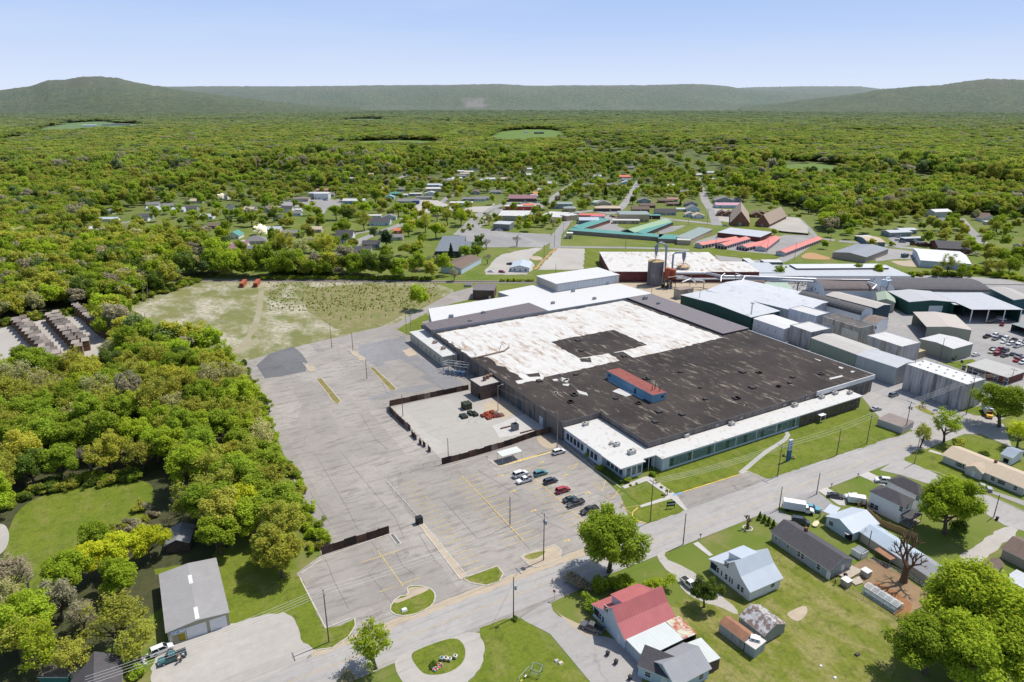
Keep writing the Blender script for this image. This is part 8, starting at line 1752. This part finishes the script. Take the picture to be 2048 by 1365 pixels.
# suburb and yards, read from the survey sheets: reading, crown height, radius, kind, tint, where it stands
subs=[('S420,850',6,6.5,'bare','grey','spreading bare tree on the grass below the empty car park'),('S70,880',6,6.0,'bare','grey','bare tree beside the big grey warehouse'),('S80,240',7,7.5,'mid','green','round green tree behind the orange and blue store'),('S335,265',7,6.5,'mid','bright','light green tree left of the maroon-roofed building'),('S470,245',7,6.5,'mid','green','round green tree directly behind the maroon-roofed building'),('S570,275',4,4.5,'mid','blossom','white blossoming tree beside the maroon-roofed building'),('S960,165',6,5.5,'mid','bright','bright round tree beside the far straight street'),('S1365,220',7,7.5,'mid','bright','broad light green tree among the far houses'),('S430,60',7,8.0,'mid','olive','large street-side tree beyond the maroon-roofed building'),('S1120,270',7,8,'mid','green','broad green tree in front of the far street'),('S1000,340',6,6,'mid','green','green tree just behind the grey-green roofed shop'),('S1430,300',8,5,'conifer','deep','dark evergreen among the houses behind the tan-roofed shop'),('S1640,320',7,6,'mid','dark','dark green tree near the right-hand town street'),('S1200,460',5,5.5,'mid','green','green tree in front of the corner building'),('S1530,440',4,3.5,'mid','bright','small bright tree behind the tan-roofed shop'),('S1740,405',5,4.5,'mid','dark','dark tree on the corner of the right-hand town street'),('S1750,130',6,6,'mid','green','round green tree next to the red-roofed house'),('S1290,330',6,7,'thin','olive','brownish budding tree in the middle of town'),('S560,640',4,5,'mid','green','green tree in the clump behind the car park, at its middle'),('S450,640',4,4.2,'mid','bright','bright green tree at the left of the clump behind the car park'),('S650,660',4,4.5,'mid','dark','dark green tree in the clump behind the car park'),('S740,640',4,4.5,'mid','green','green tree toward the right of the clump behind the car park'),('S830,680',4,4.0,'thin','grey','greyish budding tree at the right of the clump'),('S890,650',4,3.6,'mid','bright','bright green tree at the street end of the clump'),('S100,640',4,4,'thin','olive','thin tree beside the grey box-shaped building'),('S440,700',2.5,3,'bush','bright','bright bush at the front of the clump'),('R1230,90',8,8.5,'mid','green','big round green tree at the bend of the suburb street'),('R830,80',8,8,'mid','olive','olive tree at the far side of the suburb'),('R170,250',8,8,'mid','bright','broad light green tree behind the white two-storey shop'),('R440,310',4,4.5,'mid','blossom','pale blossoming tree behind the shop with the blue front'),('R630,370',8,9,'mid','green','very broad dark green tree beside the shop with the blue front'),('R700,450',6,6.0,'mid','olive','olive tree below the very broad one'),('R500,510',7,7,'mid','bright','light green tree in front of the white shop'),('R890,530',6,7,'mid','green','round green tree beside the blue-gabled house'),('R1030,490',6,5.5,'mid','green','round green tree in front of the blue-canopied store'),('R180,550',7,7.5,'mid','green','green tree left of the blue-gabled house'),('R310,600',7,8,'mid','dark','dark green tree nearest the blue-gabled house'),('R500,690',5,6.5,'thin','olive','thin olive tree in front of the blue-gabled house'),('R290,850',3,4,'mid','dark','small dark round tree beside the steep grey roof'),('R1000,740',6,5.5,'mid','bright','light green tree with a dark fork beside the orange shed'),('R1330,560',8,6,'bare','grey','tall bare tree in front of the car park'),('R1600,610',8,6.5,'thin','bright','tall thin tree beside the lane to the grey warehouse'),('R760,880',5,7,'mid','deep','blackish spreading tree above the railway trees'),('R310,1020',5,6,'mid','bright','bright green tree by the railway in front of the grey roofs'),('R750,1010',7,6,'mid','green','bright dense tree standing against the railway'),('R1080,990',7,6.0,'mid','green','second dense tree standing against the railway'),('R1490,1010',5,4.5,'conifer','deep','dark evergreen beside the brown-roofed shed'),('R1640,1000',6,5.5,'mid','green','green tree behind the brown-roofed shed'),('R1790,980',6,5,'mid','green','green tree at the end of the brown-roofed shed'),('R1320,780',5,7,'mid','bright','broad light green tree left of the big grey warehouse'),('R1200,700',6,6.5,'thin','olive','thin olive tree in the strip beside the lane'),('R1450,620',6,6,'thin','olive','budding tree in the strip facing the car park'),('R80,1000',6,8,'thin','gold','golden budding tree at the left end of the railway yard'),('R1590,300',6,6,'mid','yellow','yellow-green tree behind the orange and blue store'),('R1150,250',6,6,'mid','green','round green tree beside the row of pale houses'),('R1900,260',7,7,'mid','green','green tree behind the brown houses'),('R1330,360',4,4.5,'mid','green','small round tree in front of the big white hall'),('R940,230',7,7,'mid','dark','dark green tree near the teal-roofed houses'),('V840,300',7,6,'mid','green','green tree beside the white gabled house'),('V1370,225',6,7,'mid','green','broad green tree behind the brown gabled house'),('V870,190',5,4.5,'mid','blossom','white blossoming tree before the house with a tall chimney'),('V1100,200',4,5,'mid','bluegreen','bluish-green bush-like tree in the grassy plot'),('V1300,580',4,5.5,'mid','blossom','pinkish-white blossoming tree by the hipped grey house'),('V1560,740',8,8,'thin','gold','large golden budding tree by the railway'),('V1740,790',7,7,'thin','tan','tan budding tree beside the golden one'),('V1980,790',7,8,'thin','gold','golden budding tree right of the tan one'),('V1300,870',8,6.5,'bare','grey','tall bare tree above the red containers'),('V1200,430',7,7,'mid','green','dark green tree behind the teal-roofed house'),('V880,620',6,7,'mid','bright','bright green tree left of the maroon-roofed house'),('V240,860',6,7,'mid','dark','dark tree at the far corner of the scraped field'),('J400,1000',9,5.5,'tall','bluegreen','tall pine in the pine clump at left'),('J440,960',9,5,'tall','bluegreen','second tall pine in the pine clump at left'),('J1010,700',8,7,'mid','deep','dark evergreen clump in the suburb at left'),('J130,570',9,9,'conifer','deep','lone dark pine at the far left edge'),('J1560,780',7,8,'mid','green','large green tree by the roadside shops'),('T500,100',5,5,'mid','dark','round dark tree at the end of the right-hand town street'),('T590,290',7,7,'mid','green','green tree over the right-hand town street'),('T880,220',8,10,'mid','bright','broad bright green tree behind the pink-roofed house'),('T230,440',4,3,'conifer','deep','small dark evergreen by the white tank'),('T700,50',9,4,'conifer','deep','pointed dark evergreen above the right-hand town street'),('T1300,770',3,3,'mid','green','small green tree beside the long brick building'),('T950,350',8,7,'thin','olive','olive tree standing behind the church'),('T1200,330',8,8,'mid','green','green tree at the right behind the church'),('T1900,470',9,8.5,'mid','green','dark-stemmed green tree at the far end of the church lot'),('T1700,470',8,7,'mid','green','green tree nearer the church lot'),('U1230,380',8,7,'mid','green','tall green tree before the white two-storey house'),('U1760,370',9,8,'mid','green','tall green tree by the curving street at right'),('U1610,560',4,3.5,'bare','grey','small dark bare tree at the foot of the curving street'),('U570,610',1.2,3,'bush','green','green bush beside the tan and blue building'),('U1430,210',6,6,'mid','bright','bright green tree behind the curving street'),('U1520,290',4,4,'thin','tan','pinkish budding tree by the white gabled house'),('U190,880',3.5,3.5,'mid','green','green tree in the hedge behind the long grey sheds'),('U430,900',4,4,'mid','bright','bright tree in the hedge behind the long grey sheds'),('U1210,860',6,5.5,'thin','olive','thin dark-stemmed tree in front of the white hall'),('U1090,920',3.5,4,'mid','olive','olive tree in the hedge beyond the dark arched roof'),('U1370,920',4,4.5,'mid','green','green tree at the corner of the white hall'),('U1780,860',7,4.5,'thin','olive','slender tree in the row at the right of the white hall'),('U1900,850',6,5.5,'mid','green','green tree at the right edge beyond the sheds'),('U1990,740',6,6,'mid','bright','bright green tree at the right edge'),('U1650,850',6,4,'thin','olive','slender tree nearest the white hall'),('G690,240',2,2.6,'bush','bright','bright bush between the silo and the rear wing'),('G1740,220',4,4,'mid','green','dense green tree by the broken conveyor'),('G1660,230',3,3,'bush','green','green bush beside the conveyor'),('H710,190',2.5,3.2,'thin','grey','purplish twiggy shrub beside the railway'),('K950,690',5,5,'bare','grey','bare tree by the white fence of the warehouse'),]
for s,zc,r_,kind,tint,where in subs:
 if kind=='mid':r_*=.9
 nm='bare_tree' if kind=='bare' else('shrub' if kind=='bush' else('evergreen_tree' if kind=='conifer' else 'broadleaf_tree'))
 tree_at(s,zc,r_,kind,tint,where,None,name=nm,cat='shrub' if kind=='bush' else 'tree',hs=1.05 if kind!='conifer' else.9)
MIX=[(('full','green'),7),(('full','bright'),5),(('tall','green'),4),(('thin','olive'),6),(('full','dark'),2),(('thin','tan'),2),(('full','gold'),2),(('full','olive'),3),(('bare','grey'),1)]
nA=zone_fill('%s tree in the wood edging the empty lot, %s such from the left','',[poly('345,700 455,720 505,800 530,900 590,1000 625,1090 560,1100 480,1060 400,1020 310,980 300,800')],8.2,(4.8,6.4),MIX,'trees in the strip of wood along the empty lot')
nB=zone_fill('%s tree between timber yard and meadow, %s such from the left','',[poly('-60,760 90,700 200,690 345,690 300,800 300,965 160,965 60,1000 -60,1000')],8.6,(4.8,6.4),MIX,'trees in the wood between timber yard and meadow')
nC=zone_fill('%s tree round the lower left houses, %s such from the left','',[poly('-40,1090 40,1060 60,1180 140,1150 220,1330 160,1365 80,1300 -40,1330',6)],8.5,(3.8,5.0),[(('thin','olive'),3),(('full','bright'),3),(('thin','grey'),1)],'trees round the lower left houses')
WD=[poly('-60,640 0,625 90,605 150,600 200,590 250,590 320,555 400,545 400,470 200,470 100,430 -60,470',7)]
WE=[poly('400,560 400,510 560,520 700,530 860,540 860,556 560,552',5)]
print('TREES single',len(TREES),nA,nB,nC)
# hedges and undergrowth at the wood margins: too many stems to count
def scatter(name,label,pts,kinds,seed,group=None):
 """one object: points carrying size, turn, tint and kind, each bearing one crown"""
 r=random.Random(seed);n=len(pts)
 me=bpy.data.meshes.new(name);me.from_pydata([p[:3]for p in pts],[],[])
 for nm,tp in(('sz','FLOAT_VECTOR'),('rot','FLOAT_VECTOR')):me.attributes.new(nm,tp,'POINT')
 me.attributes.new('idx','INT','POINT');me.attributes.new('tint','FLOAT_COLOR','POINT')
 me.attributes['sz'].data.foreach_set('vector',np.array([p[3]for p in pts],np.float32).ravel())
 me.attributes['rot'].data.foreach_set('vector',np.array([(0,0,r.uniform(0,6.28))for _ in pts],np.float32).ravel())
 me.attributes['idx'].data.foreach_set('value',np.array([p[5]if len(p)>5 else r.randrange(len(kinds))for p in pts],np.int32))
 me.attributes['tint'].data.foreach_set('color',np.array([(*p[4],1)for p in pts],np.float32).ravel())
 o=tag(link(name,me),label,'wood',group,'stuff')
 ng=bpy.data.node_groups.new('scatter','GeometryNodeTree')
 ng.interface.new_socket('Geometry',in_out='INPUT',socket_type='NodeSocketGeometry');ng.interface.new_socket('Geometry',in_out='OUTPUT',socket_type='NodeSocketGeometry')
 gi=ng.nodes.new('NodeGroupInput');go=ng.nodes.new('NodeGroupOutput');ip=ng.nodes.new('GeometryNodeInstanceOnPoints')
 jg=ng.nodes.new('GeometryNodeJoinGeometry')
 for k in reversed(kinds):
  oi=ng.nodes.new('GeometryNodeObjectInfo');oi.inputs['Object'].default_value=k;oi.inputs['As Instance'].default_value=True
  ng.links.new(oi.outputs['Geometry'],jg.inputs[0])
 def na(nm,tp):
  a=ng.nodes.new('GeometryNodeInputNamedAttribute');a.data_type=tp;a.inputs['Name'].default_value=nm;return a.outputs['Attribute']
 ng.links.new(gi.outputs[0],ip.inputs['Points']);ng.links.new(jg.outputs[0],ip.inputs['Instance']);ip.inputs['Pick Instance'].default_value=True
 ng.links.new(na('idx','INT'),ip.inputs['Instance Index']);ng.links.new(na('rot','FLOAT_VECTOR'),ip.inputs['Rotation']);ng.links.new(na('sz','FLOAT_VECTOR'),ip.inputs['Scale'])
 ng.links.new(ip.outputs[0],go.inputs[0])
 o.modifiers.new('scatter','NODES').node_group=ng
 return o
kid=lambda kind:[o for o in bpy.data.objects if o.type=='MESH' and any(o.data==v[0]for v in CROWN[kind])]
def one_each(kind):
 out=[]
 for v in CROWN[kind]:
  for o in bpy.data.objects:
   if o.type=='MESH' and o.data==v[0]:out.append(o);break
 return out
MIDS=one_each('mid');BUSH=one_each('bush');THIN=one_each('thin')
def hazed(c,d):  # aerial haze painted into the crown tints, stronger with distance
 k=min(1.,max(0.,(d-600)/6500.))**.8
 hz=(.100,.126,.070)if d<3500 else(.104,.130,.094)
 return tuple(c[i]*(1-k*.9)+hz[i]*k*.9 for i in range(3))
tk=['green','green','bright','olive','green','dark','gold','olive','grey','bluegreen','bright','green']
def pick(x,y):
 v=mnoise.noise(Vector((x*.006,y*.006,1.3)));v2=mnoise.noise(Vector((x*.004,y*.004,7.7)))
 if v2>.28:return rnd.choice(['olive','gold','green','olive','green','bright'])
 if v>.1:return rnd.choice(['green','bright','green','olive','gold'])
 return rnd.choice(tk)
SUB=[poly('180,420 330,380 420,370 420,500 330,480 200,470',0),poly('330,470 420,370 560,330 640,380 760,350 900,330 1000,325 1150,300 1300,300 1420,310 1470,380 1640,430 1660,520 1100,560 880,560 700,545 520,545 340,540',0),poly('1640,470 1760,430 2060,430 2060,600 1640,560',0)]
LANES=[]
pts=[];under=[]
def dense(polys,spacing,rr,tints):
 xs=[p[0]for po in polys for p in po];ys=[p[1]for po in polys for p in po]
 y=min(ys)
 while y<max(ys):
  x=min(xs)
  while x<max(xs):
   xx,yy=x+rnd.uniform(-.45,.45)*spacing,y+rnd.uniform(-.45,.45)*spacing;x+=spacing
   if not any(inpoly(xx,yy,po)for po in polys)or isclear(xx,yy):continue
   r_=rnd.uniform(*rr);c=TINT[rnd.choice(tints)];e=rnd.uniform(.8,1.2)
   if any((xx-a)**2+(yy-b)**2<(.5*(r_+c_))**2 for a,b,c_ in TREES):continue
   pts.append((xx,yy,0,(r_,r_,r_*rnd.uniform(.85,1.15)),tuple(v*e for v in c),rnd.randrange(5)))
  y+=spacing*.87
dense(WD,9.5,(5.5,7.5),['green','olive','olive','green','bright','dark','tan','grey','gold'])
dense(WE,9.0,(4.2,6.2),['green','olive','dark','green','bright','grey'])
r0=280.
SUBT=0
tree_xy={}
for a,b,c in TREES:tree_xy.setdefault((int(a//12),int(b//12)),[]).append((a,b,c))
def taken(x,y,r_):
 i,j=int(x//12),int(y//12)
 for ii in(i-1,i,i+1):
  for jj in(j-1,j,j+1):
   for a,b,c in tree_xy.get((ii,jj),()):
    if(x-a)**2+(y-b)**2<(.62*(r_+c))**2:return True
 return False
FIELDP=poly('250,617 297,596 403,562 520,562 860,562 905,580 860,603 640,690 478,727 342,699',0)
while r0<8600:
 sp_=max(8.6,r0/105.)
 fwd_a=YAW+R(90)
 n=int(1.36*r0/sp_)
 for i in range(n):
  a=(i+rnd.random())/n*R(78)-R(39)
  d=r0+rnd.uniform(-.5,.5)*sp_
  xr,yf=math.sin(a)*d,math.cos(a)*d
  x,y=xr*CA+yf*SA,-xr*SA+yf*CA
  if y<330 and x>0 and r0<700 and not(x>560):continue
  if x<-20 and d<620 and y<470:continue
  if isclear(x,y):continue
  big=sp_*rnd.uniform(.70,1.0);R_=min(big,rnd.uniform(5.4,9.0))if sp_<12 else big
  if mnoise.noise(Vector((x*.0023,y*.0023,5.5)))>.36 and 700<d<5000 and rnd.random()<.8:continue
  if any(inpoly(x,y,s)for s in SUB):
   q=.17 if d<900 else.37
   if rnd.random()>q*(1.0+.9*mnoise.noise(Vector((x*.012,y*.012,3.1)))):continue
   R_*=.72
  if taken(x,y,R_):continue
  t=pick(x,y);c=TINT[t];e=rnd.uniform(.8,1.2)
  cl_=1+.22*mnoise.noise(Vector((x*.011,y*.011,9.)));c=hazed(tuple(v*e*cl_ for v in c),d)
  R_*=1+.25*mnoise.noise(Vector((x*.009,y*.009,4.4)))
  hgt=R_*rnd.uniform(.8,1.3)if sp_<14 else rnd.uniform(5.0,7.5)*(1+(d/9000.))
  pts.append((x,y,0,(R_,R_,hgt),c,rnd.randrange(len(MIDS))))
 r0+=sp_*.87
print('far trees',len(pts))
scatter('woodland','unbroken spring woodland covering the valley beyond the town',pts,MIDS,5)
ub=[]
def fringe(reg,t,wd,n,tints,size=(1.2,2.6)):
 pp=[Vector(p)for p in gl(reg,t)]
 L=[(b-a).length for a,b in zip(pp,pp[1:])];T=sum(L)
 for _ in range(n):
  s=rnd.uniform(0,T);i=0
  while s>L[i]and i<len(L)-1:s-=L[i];i+=1
  q=pp[i].lerp(pp[i+1],min(1,s/L[i]));a=rnd.uniform(0,6.28);q=q+Vector((math.cos(a),math.sin(a),0))*wd*rnd.random()
  r_=rnd.uniform(*size);c=TINT[rnd.choice(tints)];e=rnd.uniform(.75,1.2)
  ub.append((q.x,q.y,0,(r_,r_,r_*rnd.uniform(.7,1.2)),tuple(v*e for v in c)))
fringe('H','-600,200 0,200 560,205',2.5,260,['green','bright','olive'],(1.,2.2))
fringe('I','1400,730 1450,860 1530,960 1560,1100 1600,1229',3.,90,['green','bright','olive','dark'])
fringe('','560,920 600,1000 635,1090 640,1115',3.,60,['green','bright','olive'])
fringe('I','0,500 150,480 440,430 520,420 640,400 860,340 1180,235',6.,160,['green','dark','olive'],(1.5,3.4))
fringe('I','380,700 640,760 900,640 1000,650 1300,730',5.,90,['green','olive','bright'],(1.4,3.2))
fringe('A','60,330 230,245 560,185 800,170',4.,60,['green','dark','olive'],(1.4,3.))
fringe('A','880,330 860,460 760,470 700,560',5.,30,['olive','grey'],(1.2,2.4))
fringe('U','-60,960 300,960 650,960 900,950 1440,960',4.5,190,['green','olive','bright','dark'],(1.2,3.0))
fringe('U','1440,900 1700,960 2048,1000',7.,90,['green','olive','bright'],(1.4,3.4))
fringe('H','1020,215 1250,215',1.5,24,['green','bright'],(1.,1.8))
fringe('V','1420,1000 2048,1020',3.5,90,['dark','green','deep'],(1.4,3.))
fringe('R','1560,780 1850,660 1560,520',6.,40,['green','olive'],(1.4,3.))
fringe('T','900,600 1280,560 1600,590',9.,30,['green','olive'],(1.4,3.))
scatter('undergrowth','tangled green undergrowth along fences, railway and wood margins',ub,BUSH,6)
# rough herbage of the uncut field
ub=[]
for _ in range(900):
 q=g('H%d,%d'%(rnd.uniform(-560,600),rnd.uniform(225,420)))
 if not inpoly(q.x,q.y,FIELDP):continue
 r_=rnd.uniform(.3,.8);c=TINT[rnd.choice(['green','olive','tan'])]
 ub.append((q.x,q.y,0,(r_,r_,r_*.8),c))
scatter('weeds','coarse tufts of weeds in the uncut part of the field',ub,BUSH,8)
# ------------------------------------------------------------------ ridges on the horizon
def hill_mat():
 n=N('wooded_ridge')
 geo=n.new('NewGeometry');ln=n.new('VectorMath',operation='LENGTH');n.link(geo.outputs['Position'],ln.inputs[0])
 sp_=n.new('SeparateXYZ');n.link(geo.outputs['Position'],sp_.inputs[0])
 a=n.noise(.0022,7,.65);b=n.noise(.018,8,.8);d=n.noise(.0045,6,.65)
 c=n.mix(n.ramp(a,.38,.62),(.135,.18,.06),(.20,.215,.075))
 c=n.mix(n.ramp(n.math('ADD',n.ramp(sp_.outputs[2],120,480),n.ramp(d,.3,.7,-.45,.45)),.35,.9,0,.8),c,(.27,.20,.12))
 c=n.mix(n.ramp(b,.38,.62,0,.85),c,(.032,.052,.028))
 c=n.mix(n.ramp(ln.outputs['Value'],6500,14500,.14,.72),c,(.235,.285,.29))  # bluish air haze painted into the ridge colour by distance
 q=P(950,230).normalized();lat=n.new('VectorMath',operation='DOT_PRODUCT');n.link(geo.outputs['Position'],lat.inputs[0]);lat.inputs[1].default_value=(-q.y,q.x,0)if abs(q.z)<.1 else(-q.y/math.hypot(q.x,q.y),q.x/math.hypot(q.x,q.y),0)
 la=n.math('ABSOLUTE',n.math('ADD',lat.outputs['Value'],n.ramp(n.noise(.004,5),0,1,-220,220)))
 sc_=n.math('MULTIPLY',n.math('MULTIPLY',n.ramp(la,90,200,1,0),n.ramp(sp_.outputs[2],30,60)),n.ramp(n.math('ADD',sp_.outputs[2],n.ramp(n.noise(.006,5),0,1,-70,70)),150,190,1,0))
 c=n.mix(n.math('MULTIPLY',sc_,n.ramp(ln.outputs['Value'],9000,9600)),c,(.27,.268,.25))
 n.bump(b,1.0,45)
 return n.out(c,1.)
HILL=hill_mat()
def ridge(name,prof,dist,depth,base=-5,k=7.):
 """a long wooded ridge; prof = (bearing as survey column, crest as survey row)"""
 cols=[]
 x0,x1=prof[0][0],prof[-1][0];nU,nV=240,26
 xs=[p[0]for p in prof];ys=[p[1]for p in prof]
 V=[];F=[]
 for i in range(nU+1):
  px=x0+(x1-x0)*i/nU;py=float(np.interp(px,xs,ys))
  yy=-(py-682.5)/FPX;fw=CP+yy*SP
  a=math.atan((px-1024)/FPX/fw)
  top=H_CAM+(-SP+yy*CP)/fw*dist
  for j in range(nV+1):
   v=j/nV;u=(v-.5)*2
   hh=max(0,1-abs(u));hh=hh*hh*(3-2*hh)
   dd=dist+u*depth
   xr,yf=math.tan(a)*dd,dd;wx,wy=xr*CA+yf*SA,-xr*SA+yf*CA
   nz_=mnoise.fractal(Vector((wx*.00055,wy*.00055,dist*.001)),1.,2.,6)
   z=base+(top-base)*max(0,hh+nz_*.38*(1-hh)*(hh+.25))+9*mnoise.noise(Vector((wx*.02,wy*.02,1)))*hh
   xr,yf=math.tan(a)*dd,dd
   V.append((xr*CA+yf*SA,-xr*SA+yf*CA,z))
 for i in range(nU):
  for j in range(nV):
   q=i*(nV+1)+j;F.append((q,q+1,q+nV+2,q+nV+1))
 me=bpy.data.meshes.new(name);me.from_pydata(V,[],F);me.materials.append(HILL)
 me.polygons.foreach_set('use_smooth',[True]*len(F));me.update()
 bm=bmesh.new();bm.from_mesh(me);bmesh.ops.recalc_face_normals(bm,faces=bm.faces);bm.to_mesh(me);bm.free()
 return tag(link(name,me),kind='structure')
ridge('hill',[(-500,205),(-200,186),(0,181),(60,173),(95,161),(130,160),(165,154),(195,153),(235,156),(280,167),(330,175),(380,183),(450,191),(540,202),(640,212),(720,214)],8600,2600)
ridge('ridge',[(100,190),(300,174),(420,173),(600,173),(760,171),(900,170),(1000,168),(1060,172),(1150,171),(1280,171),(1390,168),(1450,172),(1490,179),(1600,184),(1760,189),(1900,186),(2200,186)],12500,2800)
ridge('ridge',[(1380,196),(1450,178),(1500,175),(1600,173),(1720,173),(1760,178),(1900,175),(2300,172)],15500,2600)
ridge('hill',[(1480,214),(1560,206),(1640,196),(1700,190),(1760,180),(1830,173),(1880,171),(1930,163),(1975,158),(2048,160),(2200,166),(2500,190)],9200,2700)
sheet('quarry',[Vector((p.x,p.y,p.z))for p in gl('','930,212 960,209 985,209 960,214')],plain((.45,.42,.4),.9,.3),.1)
